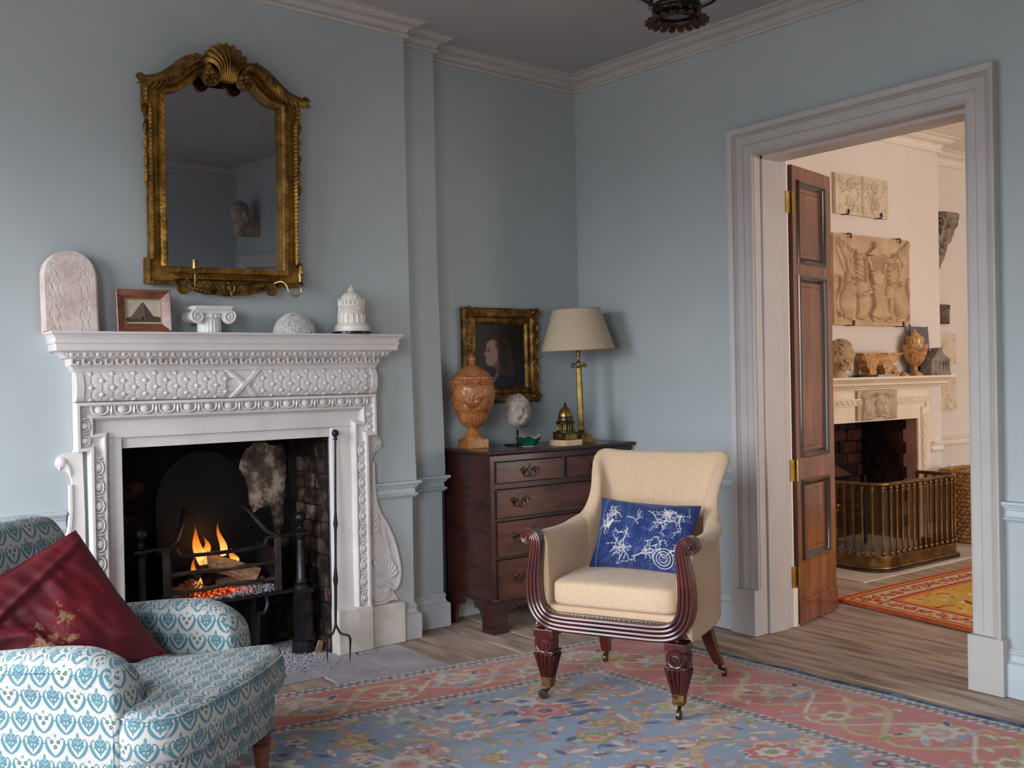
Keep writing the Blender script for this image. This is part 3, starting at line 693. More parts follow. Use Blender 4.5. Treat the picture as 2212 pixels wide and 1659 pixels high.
def heap(name, n, x0, x1, y0, y1, z, hgt, s0, s1, m, label, cat, seed, shape=None):
    r_ = random.Random(seed); q = MB()
    for _ in range(n):
        x = r_.uniform(x0, x1); y = r_.uniform(y0, y1); h_ = shape(x, y) if shape else 1
        if h_ <= 0 or r_.random() > h_*1.3: continue
        s = r_.uniform(s0, s1); zz = z+hgt*h_*r_.random(); k = len(q.v)
        V = [(s*r_.uniform(.5, 1)*dx, s*r_.uniform(.5, 1)*dy, s*r_.uniform(.4, .8)*dz) for dx, dy, dz in ((1,0,0),(-1,0,0),(0,1,0),(0,-1,0),(0,0,1),(0,0,-1))]
        q.add([(x+a, y+b_, zz+c_) for a, b_, c_ in V], [(0,2,4),(2,1,4),(1,3,4),(3,0,4),(2,0,5),(1,2,5),(3,1,5),(0,3,5)])
    o = q.build(name, m, smooth=False); return tag(o, label, cat, kind='stuff')
ASH = mat('grey_ash', (150, 150, 158), (214, 214, 220), rough=1, scale=60, bump=.4)
ASHD = mat('dark_ash', (30, 29, 31), (70, 70, 74), rough=1, scale=60)
heap('ash', 7000, -2.40, -1.925, -.118, .07, .298, .036, .002, .0055, ASH, 'bed of pale grey ash inside the iron fire grate', 'ash', 1, lambda x, y: .35+.65*sm(-2.2, -2.0, x))
heap('embers', 260, -2.30, -2.02, -.11, .03, .312, .02, .005, .014, EMB, 'glowing orange embers in the ash under the logs', 'embers', 2, lambda x, y: 1-abs(x+2.15)/.2)
heap('cinders', 240, -2.36, -2.18, -.09, .03, .325, .07, .006, .014, mat('burnt_cinder', (40, 26, 22), (140, 104, 88), rough=1, scale=40, emit=(255, 80, 20), estr=.05), 'crumbling brown cinders heaped left of the flames', 'cinders', 9, lambda x, y: 1-abs(x+2.27)/.09)
heap('spilled_ash', 13000, -2.35, -1.74, -.42, .1, .002, .014, .0015, .0048, ASH, 'drift of pale ash spilled on the hearth below the grate', 'ash', 3, lambda x, y: max(0, 1-((x+1.98)/.26)**2-((y+.16)/.24)**2)*.8+.04)
heap('coal_crumbs', 420, -2.1, -1.45, -.62, -.08, .002, .002, .001, .0045, ASHD, 'scattered black coal crumbs on the pale hearth stones', 'coal crumbs', 4, lambda x, y: max(.1, 1-((x+1.85)/.3)**2-((y+.3)/.28)**2))
MB().box(-.012, .012, -.006, .006, 0, .05).xf(Matrix.Rotation(.35, 4, 'Y')).build('wood_chip', LOGE, smooth=False, loc=(-1.75, -.17, .006))
tag(bpy.data.objects['wood_chip'], 'small pale wood chip leaning beside the grate foot', 'wood chip')
# flames: thin transparent-edged tongues of light
FL = bpy.data.materials.new('flame'); FL.use_nodes = True; nt = FL.node_tree; N = nt.nodes; L = nt.links; N.clear()
ou = N.new('ShaderNodeOutputMaterial'); vol = N.new('ShaderNodeVolumePrincipled') if False else None
em = N.new('ShaderNodeEmission'); tr = N.new('ShaderNodeBsdfTransparent'); mx = N.new('ShaderNodeMixShader'); tc = N.new('ShaderNodeTexCoord'); sp = N.new('ShaderNodeSeparateXYZ')
cr = N.new('ShaderNodeValToRGB'); e = cr.color_ramp.elements; e[0].position = 0; e[0].color = (1, .62, .16, 1); e[1].position = 1; e[1].color = (.9, .10, .01, 1); k_ = e.new(.45); k_.color = (1, .30, .035, 1)
lw = N.new('ShaderNodeLayerWeight'); lw.inputs[0].default_value = .35
inv = N.new('ShaderNodeMath'); inv.operation = 'SUBTRACT'; inv.inputs[0].default_value = 1; L.new(lw.outputs['Facing'], inv.inputs[1])
pw = N.new('ShaderNodeMath'); pw.operation = 'POWER'; pw.inputs[1].default_value = 3.2; L.new(inv.outputs[0], pw.inputs[0])
fz_ = N.new('ShaderNodeMapRange'); fz_.inputs[1].default_value = 1.0; fz_.inputs[2].default_value = .25; fz_.inputs[3].default_value = .0; fz_.inputs[4].default_value = .66
ml = N.new('ShaderNodeMath'); ml.operation = 'MULTIPLY'
L.new(tc.outputs['Generated'], sp.inputs[0]); L.new(sp.outputs[2], cr.inputs[0]); L.new(sp.outputs[2], fz_.inputs[0]); L.new(pw.outputs[0], ml.inputs[0]); L.new(fz_.outputs[0], ml.inputs[1])
L.new(cr.outputs[0], em.inputs[0]); em.inputs[1].default_value = 1.9; L.new(ml.outputs[0], mx.inputs[0]); L.new(tr.outputs[0], mx.inputs[1]); L.new(em.outputs[0], mx.inputs[2]); L.new(mx.outputs[0], ou.inputs[0])
def flame(x, y, z, h_, r, label, lean=0):
    q = MB(); off = rs.random()*9
    def fn(u, v):
        rr = r*(math.sin(PI*min(1, (v+.10)**.62))*(1-v*.35)+.03)*(1+.25*math.sin(3*2*PI*u+off)); a = 2*PI*u
        return (x+rr*math.cos(a)*.9+lean*v*v+.010*math.sin(6*v+off), y+rr*math.sin(a)*.5, z+h_*v)
    q.grid(fn, 18, 22, cu=True); o = q.build('flame', FL); return tag(o, label, 'flame', 'flames of the main fire')
flame(-2.225, .0, .44, .19, .030, 'tallest orange flame rising above the top rail of the grate', -.035)
flame(-2.255, -.02, .33, .17, .022, 'narrow yellow flame low between the bars', .0)
flame(-2.185, .03, .46, .11, .022, 'short broad flame behind the front bar', -.01)
flame(-2.11, .04, .46, .17, .018, 'faint slender flame right of the tallest one', -.015)
flame(-2.06, .04, .42, .08, .022, 'small pinkish flame behind the slanting log', -.0)
pl = bpy.data.lights.new('fire_glow', 'POINT'); pl.energy = .5; pl.color = (1, .42, .12); pl.shadow_soft_size = .06
po = bpy.data.objects.new('fire_glow', pl); col.objects.link(po); po.location = (-2.17, -.01, .56)
# long toasting fork leaning against the right jamb
fk = empty('toasting_fork', (-1.76, -.4, 0), 0, 'long black iron toasting fork leaning upright against the right fireplace jamb', 'toasting fork')
T0 = Vector((-1.70, -.292, .985)); B0 = Vector((-1.765, -.385, .175))
pts = [T0.lerp(B0, t) for t in (0, .1, .2, .3, .4, .44, .47, .5, .6, .7, .74, .77, .8, .9, 1)]
part(MB().tube(pts, [.0045, .0045, .005, .005, .0055, .008, .011, .0065, .0055, .006, .009, .012, .0075, .007, .0055], 8), 'shaft', IRON, fk)
part(MB().ball(T0+Vector((0, 0, .022)), .0165, 14, 10).lathe([(.005, -.012), (.009, -.006), (.009, .0), (.005, .006)], 10, tuple(T0)), 'ball_knob', IRON, fk)
for s in (-1, 1):
    e = Vector((-1.803, -.378, .006)) if s < 0 else Vector((-1.722, -.430, .006))
    m_ = Vector((e.x, e.y, .115)); part(MB().tube(curve([tuple(B0), tuple(B0.lerp(m_, .35)-Vector((0, 0, .02))), tuple(m_+Vector((0, 0, .005))), tuple(m_.lerp(e, .5)+Vector((s*.002, 0, 0))), tuple(e)], 5), [.0055]*12+[.005, .0045, .004, .0035, .003, .0025, .002, .0015, .001], 7), 'prong', IRON, fk)
# ---------------------------------------------------------------- gilt mirror over the mantel
GOLD = mat('old_gilding', (96, 66, 26), (190, 146, 70), rough=.42, metal=.72, scale=16, detail=8, bump=.45, bscale=120, c3=(146, 106, 46), fac=(.3, .7))
GOLD2 = mat('worn_gilding', (70, 48, 22), (166, 124, 58), rough=.48, metal=.65, scale=20, detail=8, bump=.5, bscale=90, c3=(120, 86, 38))
MIR = bpy.data.materials.new('foxed_mirror'); MIR.use_nodes = True; nt = MIR.node_tree; bs = nt.nodes['Principled BSDF']
bs.inputs['Metallic'].default_value = 1; bs.inputs['Roughness'].default_value = .015
nz = nt.nodes.new('ShaderNodeTexNoise'); nz.inputs['Scale'].default_value = 14; nz.inputs['Detail'].default_value = 9
cr = nt.nodes.new('ShaderNodeValToRGB'); cr.color_ramp.elements[0].position = .69; cr.color_ramp.elements[0].color = (.36, .365, .385, 1); cr.color_ramp.elements[1].position = .74; cr.color_ramp.elements[1].color = (.40, .30, .20, 1)
tcx = nt.nodes.new('ShaderNodeTexCoord'); nt.links.new(tcx.outputs['Object'], nz.inputs[0]); nt.links.new(nz.outputs['Fac'], cr.inputs[0]); nt.links.new(cr.outputs[0], bs.inputs['Base Color'])
mr = empty('gilt_mirror', (-2.182, -.272, 1.727), 0, 'carved giltwood wall mirror with shell crest above the mantel', 'mirror')
mr.rotation_euler = (.042, -.010, .003)
mp_ = lambda mb, name, m=GOLD, **k: mb.build(name, m, mr, **k)
def symm(P): return P+[(-x, z) for x, z in reversed(P) if abs(x) > 1e-6]
inner_top = curve([(.252, .700), (.20, .712), (.15, .745), (.11, .785), (.075, .800), (.03, .800), (0, .795)], 5)
inner = [(.252, 0)]+inner_top; inner = inner+[(-x, z) for x, z in reversed(inner) if abs(x) > 1e-6]       # right bottom, up, over, left bottom
b = MB(); b.add([(x, .018, z) for x, z in inner], [tuple(range(len(inner)))])
mp_(b, 'mirror_glass', MIR, smooth=False)
outer_r = [(.339, -.075), (.339, .032), (.322, .036), (.322, .640), (.337, .646), (.337, .735)]+curve([(.337, .738), (.30, .748), (.25, .772), (.20, .81), (.15, .845), (.10, .862), (.05, .86), (0, .86)], 4)
outer = [(.226, -.075)]+outer_r+[(-x, z) for x, z in reversed(outer_r) if abs(x) > 1e-6]+[(-.226, -.075), (-.226, -.052), (.226, -.052)]
# frame ring: triangulated between outer and inner by closest walking (bridge through a slit at the bottom)
def ring(b, O_, I_, y0, y1):
    import mathutils.geometry as G
    t = G.tessellate_polygon([[Vector((x, z, 0)) for x, z in O_], [Vector((x, z, 0)) for x, z in I_]])
    A = [(x, y0, z) for x, z in O_]+[(x, y0, z) for x, z in I_]; n = len(A); B = [(x, y1, z) for x, _, z in A]
    F = [tuple(q) for q in t]+[tuple(i+n for i in q[::-1]) for q in t]
    no = len(O_); ni = len(I_)
    F += [(i, (i+1) % no, (i+1) % no+n, i+n) for i in range(no)]+[(no+i, no+(i+1) % ni, no+(i+1) % ni+n, no+i+n) for i in range(ni)]
    b.add(A+B, F)
b = MB(); ring(b, outer, inner, -.010, .026); mp_(b, 'frame_board', GOLD, angle=30)
# inner and outer carved mouldings
def xzsweep(b, path, prof, y, closed=False): sweepxz(b, path, prof, y); return b
ip = [(-.252, 0)]+[(-x, z) for x, z in inner_top]
ipath = ip+[(x, z) for x, z in reversed(inner_top) if abs(x) > 1e-6]+[(.252, 0), (-.252, 0)]
b = MB(); sweepxz(b, ipath, [(0, -.005), (0, .012), (-.004, .016), (-.010, .019), (-.018, .016), (-.026, .012), (-.030, .004)], -.008)
n_ = 0
for (a, c_) in (((-.266, .0), (-.266, .69)), ((.266, .69), (.266, .0)), ((.25, -.014), (-.25, -.014))):
    k = int((Vector(c_)-Vector(a)).length/.026)
    for i in range(k):
        p = Vector(a).lerp(Vector(c_), (i+.5)/k); d = (Vector(c_)-Vector(a)).normalized(); q = Vector((-d.y, d.x))
        b.tube([(p.x-d.x*.011-q.x*.008, -.026, p.y-d.y*.011-q.y*.008), (p.x-q.x*.004, -.029, p.y-q.y*.004), (p.x+d.x*.008+q.x*.008, -.026, p.y+d.y*.008+q.y*.008)], [.002, .005, .002], 5)
mp_(b, 'inner_moulding', GOLD, angle=40)
b = MB()
for s in (1, -1):
    P_ = [(.226, -.075), (.339, -.075), (.339, .032), (.322, .036), (.322, .640), (.337, .646), (.337, .735)]
    P_ = [(s*x, z) for x, z in P_]
    if s > 0: P_ = P_[::-1]
    sweepxz(b, P_, [(0, -.02), (0, .012), (.003, .018), (.009, .020), (.015, .016), (.018, .008), (.018, -.002)], -.010)
    for (a, c_) in (((.313, .05), (.313, .63)), ((.328, .655), (.328, .73)), ((.330, -.06), (.330, .02)), ((.24, -.066), (.32, -.066))):
        k = max(2, int((Vector(c_)-Vector(a)).length/.017))
        for i in range(k):
            p = Vector(a).lerp(Vector(c_), (i+.5)/k); d = (Vector(c_)-Vector(a)).normalized(); q = Vector((-d.y, d.x))
            b.tube([(s*(p.x-q.x*.008), -.024, p.y-q.y*.008), (s*(p.x+d.x*.002), -.032, p.y+d.y*.002), (s*(p.x+q.x*.008), -.024, p.y+q.y*.008)], [.003, .0065, .003], 5)
sweepxz(b, [(.226, -.052), (-.226, -.052)], [(0, -.02), (0, .012), (.003, .018), (.009, .020), (.015, .016), (.018, -.002)], -.010)
for i in range(26):
    x = -.215+i*.0172; b.tube([(x-.004, -.026, -.048), (x, -.033, -.043), (x+.005, -.026, -.036)], [.003, .0065, .003], 5)
mp_(b, 'outer_moulding', GOLD, angle=40)
# swan-neck cresting with acanthus, flower rosettes and shell
for s in (1, -1):
    nk = curve([(.358, .742), (.325, .735), (.27, .748), (.22, .782), (.17, .825), (.12, .848), (.085, .838), (.062, .80)], 7)
    n = len(nk); b = MB()
    b.tube([(s*x, -.03, z) for x, z in nk], [.014+.020*math.sin(PI*min(1, i/n*1.15)) if i < n*.87 else .022 for i in range(n)], 10, flat=.8)
    for k in range(15):
        t = int(4+k*(n-14)/15); x, z = nk[t]; x2, z2 = nk[min(n-1, t+6)]; d = Vector((x2-x, z2-z)).normalized(); q = Vector((-d.y, d.x))
        for sd in (.9, -.15):
            b.tube([(s*(x+q.x*.006*sd), -.056, z+q.y*.006*sd), (s*(x+d.x*-.012+q.x*.018*sd), -.057, z+d.y*-.012+q.y*.018*sd), (s*(x-d.x*.034+q.x*.030*sd), -.044, z-d.y*.034+q.y*.030*sd)], [.004, .007, .0015], 6)
    b.ball((s*.355, -.035, .745), (.016, .02, .013), 10, 7)
    mp_(b, 'swan_neck', GOLD2, angle=50)
    b = MB().lathe([(.012, -.015), (.034, -.012), (.037, 0), (.035, .012), (.028, .014), (.001, .015)], 20, cap=False)
    b.xf(Matrix.Rotation(PI/2, 4, 'X')).map(lambda x, y, z: (x, y, z))
    for k in range(6):
        a = k*PI/3+.3; b.ball((math.cos(a)*.019, -.018, math.sin(a)*.019), (.012, .006, .010), 8, 5)
    b.ball((0, -.024, 0), (.007, .007, .007), 8, 5)
    b.map(lambda x, y, z: (s*.072+x, y-.045, z+.778)); mp_(b, 'rosette', GOLD2, angle=50)
def shell(u, v):
    a = (u-.5)*2; rib = math.sin(u*PI*9*2-PI/2)*.5+.5
    L_ = .155*(1-.10*abs(a)**2)*(1+.05*rib); sp = a*1.22*(v**.9)
    r_ = v
    x = .018*a*2*(1-v*.3)+math.sin(sp)*L_*v*.62; z = .765+math.cos(sp*.9)*L_*v+.005
    return (x, -.050-.030*math.sin(PI*min(1, v*.9+.1))*(1-.3*abs(a))-.012*rib*min(1, v*2.2)+.02*v, z)
b = MB().grid(shell, 90, 22)
b.grid(lambda u, v: (lambda p: (p[0], -.02, p[2]))(shell(u, v)), 90, 2)
b.grid(lambda u, v: (lambda p: (p[0], p[1]*(1-v)-.02*v, p[2]))(shell(u, 1)), 90, 1)
mp_(b, 'shell_crest', GOLD, angle=60)
# hanging husks down the sides
for s in (1, -1):
    b = MB()
    for k in range(5):
        z = .63-k*.066
        b.tube(curve([(s*.322, -.012, z+.012), (s*.333, -.016, z-.004), (s*.331, -.014, z-.026), (s*.339, -.012, z-.040)], 4), [.004, .006, .008, .009, .009, .0095, .0095, .009, .008, .006, .004, .003, .001], 8)
        b.ball((s*.329, -.012, z-.050), .0065, 8, 5)
    b.tube(curve([(s*.322, -.01, .64), (s*.340, -.012, .635), (s*.342, -.012, .615), (s*.329, -.012, .612)], 4), .005, 6)
    mp_(b, 'side_husks', GOLD2, angle=50)
# apron of leaves, round candle plates and candle arms
ap = curve([(-.215, -.055), (-.185, -.085), (-.14, -.098), (-.09, -.112), (-.05, -.112), (0, -.118), (.05, -.112), (.09, -.112), (.14, -.098), (.185, -.085), (.215, -.055)], 3)
b = MB().prism(ap, -.012, .012)
for s in (1, -1):
    for k in range(6):
        x0 = .02+k*.018
        b.tube([(s*x0, -.018, -.102), (s*(x0+.03), -.026, -.082+.002*k), (s*(x0+.045+k*.004), -.022, -.060)], [.002, .008, .002], 6)
        b.tube([(s*(.05+k*.02), -.018, -.106+.004*k), (s*(.08+k*.018), -.024, -.104+.004*k), (s*(.10+k*.018), -.018, -.088+.002*k)], [.002, .006, .002], 6)
    b.tube(curve([(s*.004, -.02, -.068), (s*.024, -.026, -.075), (s*.02, -.026, -.098), (s*.006, -.024, -.092), (s*.004, -.022, -.075)], 4), .0045, 6)
    b.tube([(s*.002, -.022, -.095), (s*.014, -.026, -.108), (s*.006, -.022, -.12)], [.003, .007, .002], 6)
b.ball((0, -.026, -.062), (.009, .008, .009), 10, 6)
mp_(b, 'apron', GOLD2, angle=45)
BRASS = mat('aged_brass', (120, 96, 56), (184, 158, 104), rough=.3, metal=.9, scale=20, bump=.1)
for s in (1, -1):
    q = MB().lathe([(.001, -.004), (.026, -.004), (.029, 0), (.026, .005), (.022, .003), (.001, .006)], 20, cap=False).xf(Matrix.Rotation(PI/2, 4, 'X')).map(lambda x, y, z: (s*.192+x, y-.022, z-.085))
    cpl = mp_(q, 'candle_plate', GOLD2, angle=40)
    if s > 0: pts = [(.190, -.03, -.09), (.192, -.05, -.062), (.215, -.075, -.052), (.232, -.09, -.07), (.238, -.10, -.095), (.262, -.11, -.115), (.285, -.115, -.10), (.284, -.118, -.065)]
    else: pts = [(-.192, -.03, -.09), (-.195, -.06, -.06), (-.197, -.09, -.052), (-.198, -.115, -.075), (-.198, -.14, -.10), (-.196, -.165, -.085), (-.195, -.168, -.05), (-.195, -.168, -.028)]
    q = MB().tube(curve(pts, 5), .0032, 7); e = pts[-1]
    q.lathe([(.004, -.012), (.012, -.004), (.026, 0), (.012, .004), (.006, .008), (.0125, .012), (.0125, .040), (.016, .042), (.016, .045), (.011, .045), (.010, .02)], 16, e, cap=False)
    mp_(q, 'candle_arm', BRASS, angle=40)

# ---------------------------------------------------------------- things on the mantel shelf
ZM = 1.4515
STELE = mat('pinkish_limestone', (196, 168, 156), (226, 212, 204), rough=.8, scale=12, detail=9, bump=.5, bscale=50, c3=(212, 192, 182), fac=(.3, .66))
c = Cv(.205, .315, 560, 1, bg=(.5,))
def figure(x, y, s):
    L_ = lambda P, w_=.0016: c.line([(x+a*s, y+b_*s) for a, b_ in P], w_, -.35, 'add')
    c.line([(x+.014*s*math.cos(t), y+.011*s*math.sin(t)) for t in [2*PI*k/12 for k in range(13)]], .0014, -.35, 'add')
    L_([(-.012, .02), (-.010, .04), (-.02, .045), (-.024, .075), (-.012, .085), (-.012, .13), (-.018, .135)]); L_([(.012, .02), (.010, .04), (.02, .046), (.026, .08), (.012, .085), (.02, .13), (.026, .135)])
    L_([(-.010, .09), (0, .13)]); L_([(.0, .022), (.008, .03)])
for x, y in ((.048, .06), (.155, .065), (.045, .19), (.155, .195)): figure(x, y, .85)
r_ = np.random.RandomState(4)
for k in range(26):
    x, y = .085+.045*r_.rand(), .05+.2*r_.rand(); c.line([(x, y), (x+.008*r_.randn(), y+.008*r_.randn()), (x+.008*r_.randn(), y+.01*r_.rand())], .001, -.2, 'add')
for y in (.165, .172): c.line([(.01, y), (.195, y)], .0008, -.12, 'add')
HH = c.a[..., 0]+.5*fbm(c.W, c.H, 16, 3)+.15*fbm(c.W, c.H, 4, 6)
def stele_pt(u, v):
    # arched outline: warp a rectangle into a round-topped slab
    hw = .101; z = v*.312; t = (z-.205)/.107
    half = hw if t <= 0 else hw*math.sqrt(max(0, 1-min(1, t)**2.3))
    half *= 1+.012*noise.noise(Vector((v*9, 3, 0)))
    return (u*2-1)*half, z
hh, ww = HH.shape
def sf(u, v):
    x, z = stele_pt(u, v); j = min(hh-1, max(0, int((.312-z)/.315*hh))); i = min(ww-1, max(0, int((x+.1025)/.205*ww)))
    e = min(1, (1-abs(u*2-1))*14)*min(1, (1-v)*16+.02)
    return (x, -.040-.0045*float(HH[j, i])+.006*(1-e), z+.003*noise.noise(Vector((u*5, 1, 2)))*v)
b = MB().grid(sf, 100, 150).grid(lambda u, v: (stele_pt(u, v)[0], 0, stele_pt(u, v)[1]+.003*noise.noise(Vector((u*5, 1, 2)))*v), 12, 20)
for uu in (0, 1): b.grid(lambda u, v: (lambda p, q: tuple(p[k]*(1-u)+q[k]*u for k in range(3)))(sf(uu, v), (stele_pt(uu, v)[0], 0, stele_pt(uu, v)[1])), 3, 150)
b.grid(lambda u, v: (lambda p: (p[0], p[1]*(1-v), p[2]))(sf(u, .999)), 100, 1).box(-.1, .1, -.04, 0, 0, .003)
o = b.build('carved_stele', STELE, loc=(-2.812, -.262, ZM), angle=50); o.rotation_euler = (-.055, 0, .02)
tag(o, 'round-topped pinkish stone tablet incised with standing figures at left end of mantel', 'stone tablet')
# framed pyramid picture
WOODF = mat('walnut_frame', (92, 52, 36), (146, 92, 66), rough=.4, scale=4, stretch=(3, 3, 12), bump=.15, coat=.2)
pf = empty('pyramid_picture', (-2.545, -.325, ZM), 0, 'small picture of a stone pyramid in a sloping brown wooden frame on the mantel', 'picture')
pf.rotation_euler = (-.13, 0, -.10)
b = MB(); sweepxz(b, [(.102, .002), (.102+.0001, .002)], [(0, 0), (0, .001)], 0) if False else None
fo = [(-.104, 0), (-.104, .170), (.104, .170), (.104, 0), (-.104, 0)]
def frame4(b, x0, x1, z0, z1, prof, y):
    P = [];
    for (x, z, sx, sz) in ((x0, z0, 1, 1), (x0, z1, 1, -1), (x1, z1, -1, -1), (x1, z0, -1, 1)):
        P += [(x+sx*o_, y-t, z+sz*o_) for o_, t in prof]
    k = len(prof); return b.add(P, [(i*k+j, i*k+j+1, ((i+1) % 4)*k+j+1, ((i+1) % 4)*k+j) for i in range(4) for j in range(k-1)])
b = MB(); frame4(b, -.104, .104, 0, .170, [(.004, -.018), (0, -.016), (0, .016), (.003, .018), (.034, -.002), (.036, -.004), (.036, -.014)], 0); pfm = b.build('frame', WOODF, pf, angle=25)
b = MB(); frame4(b, -.071, .071, .033, .137, [(0, -.012), (0, -.002), (.004, -.002), (.004, -.012)], 0); b.build('slip', mat('gilt_slip', (170, 140, 90), rough=.5, metal=.3), pf, angle=25)
c = Cv(.134, .096, 3600, 3, (186, 172, 152)); c.a += (fbm(c.W, c.H, 90, 1)[..., None]-.5)*.10
c.poly([(0, .074), (.03, .068), (.11, .066), (.134, .07), (.134, .096), (0, .096)], (70, 66, 52)); c.poly([(.014, .078), (.064, .010), (.070, .010), (.112, .074), (.07, .082)], (112, 96, 82)); c.poly([(.070, .010), (.112, .074), (.074, .082)], (76, 66, 60))
for k in range(22):
    y = .016+k*.003; c.line([(.064-(y-.01)*.72, y), (.068+(y-.01)*.1, y+.001)], .00035, (80, 68, 58))
for k in range(200):
    x, y = r_.rand()*.05+.03, r_.rand()*.06+.02
    if x > .064-(y-.01)*.7: c.line([(x, y), (x, y+.0025)], .0003, (86, 74, 62))
c.poly([(.060, .081), (.060, .070), (.064, .066), (.068, .070), (.068, .082)], (40, 34, 32))
for k in range(90): x = r_.rand()*.134; c.ell(x, .075+.02*r_.rand(), .003, .0015, 0, (64+26*r_.rand(), 64+20*r_.rand(), 48))
c.line([(0, .093), (.134, .093)], .003, (196, 178, 146)); c.blur(1)
MB().add([(-.067, .010, .037), (.067, .010, .037), (.067, .010, .133), (-.067, .010, .133)], [(0, 1, 2, 3)], [(0, 0), (1, 0), (1, 1), (0, 1)]).build('print', imat('pyramid_print', image('pyramid_print', c.a), rough=.25, spec=.5), pf, smooth=False)
# Ionic capital
PLAS = mat('white_marble', (214, 211, 206), (232, 229, 225), rough=.5, scale=9, bump=.12, bscale=50)
ic = empty('ionic_capital', (-2.278, -.315, ZM), .0, 'small white ionic column capital with scrolled volutes on the mantel', 'column capital')
b = MB().lathe([(.050, 0), (.048, .055), (.049, .060)], 80, rf=lambda a, i: 1-.07*(math.cos(a*20) > .1) if i < 2 else 1, cap=True); b.build('fluted_shaft', PLAS, ic, angle=50)
b = MB().lathe([(.049, .058), (.056, .062), (.058, .068), (.054, .074), (.052, .078)], 30)
for k in range(18): a = 2*PI*k/18; b.ball((.055*math.cos(a), .055*math.sin(a), .067), (.007, .007, .007), 6, 4)
b.build('echinus', PLAS, ic)
for s in (1, -1):
    b = MB().lathe([(.030, -.052), (.031, -.046), (.022, -.02), (.020, 0), (.022, .02), (.031, .046), (.030, .052)], 22).xf(Matrix.Rotation(PI/2, 4, 'X')).map(lambda x, y, z: (s*.066+x, y, z+.066))
    sp = [(s*(.066)+s*(.028*(1-t/30))*math.cos(-t*.42+.8), -.054-.002, .066+.028*(1-t/30)*math.sin(-t*.42+.8)) for t in range(29)]
    b.tube(sp, .0034, 5).ball((s*.066, -.056, .066), .005, 8, 5); b.build('volute', PLAS, ic, angle=50)
MB().box(-.066, .066, -.05, .05, .078, .094).sweep([(-.072, .054, .094), (-.072, -.054, .094), (.072, -.054, .094), (.072, .054, .094)], [(0, 0), (.004, 0), (.005, .006), (.008, .010), (.008, .014), (0, .014)], closed=True).box(-.074, .074, -.056, .056, .094, .1075).build('abacus', PLAS, ic, angle=30)
# brain coral
RIDGE = []
def coral(u, v):
    th = 2*PI*u; ph = PI/2*v
    d = Vector((math.cos(th)*math.cos(ph), math.sin(th)*math.cos(ph), math.sin(ph)))
    q = d*5.2; w_ = noise.noise_vector(q*.55)*1.2; f_ = noise.noise(q+w_)*13
    h = abs(math.sin(f_*1.25)); h = h**.6
    r = 1+.055*(h-.5)+.02*noise.noise(d*2); RIDGE.append(h)
    return (d.x*.094*r, d.y*.066*r, d.z*.090*r)
COR = mat('coral_grey', (150, 148, 144), (200, 197, 192), rough=.9, scale=30)
nt = COR.node_tree; N = nt.nodes; L = nt.links
gm = N.new('ShaderNodeNewGeometry'); cr = N.new('ShaderNodeValToRGB'); cr.color_ramp.elements[0].position = .35; cr.color_ramp.elements[0].color = (*lin((50, 48, 48)), 1); cr.color_ramp.elements[1].position = .75; cr.color_ramp.elements[1].color = (*lin((214, 211, 206)), 1)
at = N.new('ShaderNodeAttribute'); at.attribute_name = 'ridge'; L.new(at.outputs['Fac'], cr.inputs[0]); L.new(cr.outputs[0], N['Principled BSDF'].inputs['Base Color'])
b = MB().grid(coral, 420, 130, cu=True)
co = b.build('brain_coral', COR, loc=(-1.895, -.31, ZM), angle=80)
ra = co.data.attributes.new('ridge', 'FLOAT', 'POINT'); ra.data.foreach_set('value', RIDGE[:len(co.data.vertices)])
tag(co, 'rounded grey brain coral with winding ridges on the mantel', 'coral')
# model of a round domed baptistery
bp = empty('baptistery_model', (-1.615, -.31, ZM), 0, 'white carved model of a round domed baptistery on a black disc', 'model building')
ALA = mat('alabaster', (226, 218, 204), (240, 234, 224), rough=.45, scale=14, bump=.1)
MB().lathe([(.086, 0), (.088, .003), (.088, .009), (.086, .012)], 40).build('base_disc', mat('black_slate', (16, 16, 20), (26, 26, 30), rough=.25), bp, angle=30)
MB().lathe([(.080, .012), (.081, .02), (.078, .035), (.072, .04), (.070, .046), (.064, .048), (.062, .05)], 40).build('plinth', ALA, bp, angle=30)
b = MB().lathe([(.058, .05), (.058, .098), (.062, .10), (.063, .104), (.058, .105)], 40)
for k in range(16):
    a = 2*PI*k/16; cx_, sx_ = math.cos(a), math.sin(a); b.tube([(.0595*cx_, .0595*sx_, .05), (.0595*cx_, .0595*sx_, .088)], .0032, 6)
    b.tube([(.0600*math.cos(a+t*PI/8), .0600*math.sin(a+t*PI/8), .086+.010*math.sin(PI*t)) for t in (0, .2, .4, .5, .6, .8, 1)], .002, 5)
b.build('arcade', ALA, bp, angle=40)
b = MB().lathe([(.052, .104), (.052, .124), (.060, .126), (.061, .131), (.056, .132)], 40)
for k in range(36):
    a = 2*PI*k/36; b.tube([(.0575*math.cos(a), .0575*math.sin(a), .104), (.0575*math.cos(a), .0575*math.sin(a), .125)], .0018, 5)
b.build('gallery', ALA, bp, angle=40)
b = MB().lathe([(.052, .13), (.051, .150)], 40)
for k in range(20):
    a = 2*PI*k/20; c0, s0 = math.cos(a), math.sin(a)
    b.tube([(.0565*c0, .0565*s0, .131), (.0565*c0, .0565*s0, .143), (.0565*c0, .0565*s0, .156)], [.004, .005, .0006], 5)
    b.tube([(.058*math.cos(a+.157), .058*math.sin(a+.157), .131), (.058*math.cos(a+.157), .058*math.sin(a+.157), .162)], [.002, .0008], 5)
b.build('pinnacles', ALA, bp, angle=40)
b = MB().lathe([(.049, .150), (.047, .160), (.042, .172), (.034, .183), (.024, .190), (.018, .193), (.016, .197), (.014, .205), (.006, .213), (.003, .216), (.005, .220), (.001, .224)], 48, rf=lambda a, i: 1+(.035*(math.cos(a*12) > .82) if i < 6 else 0))
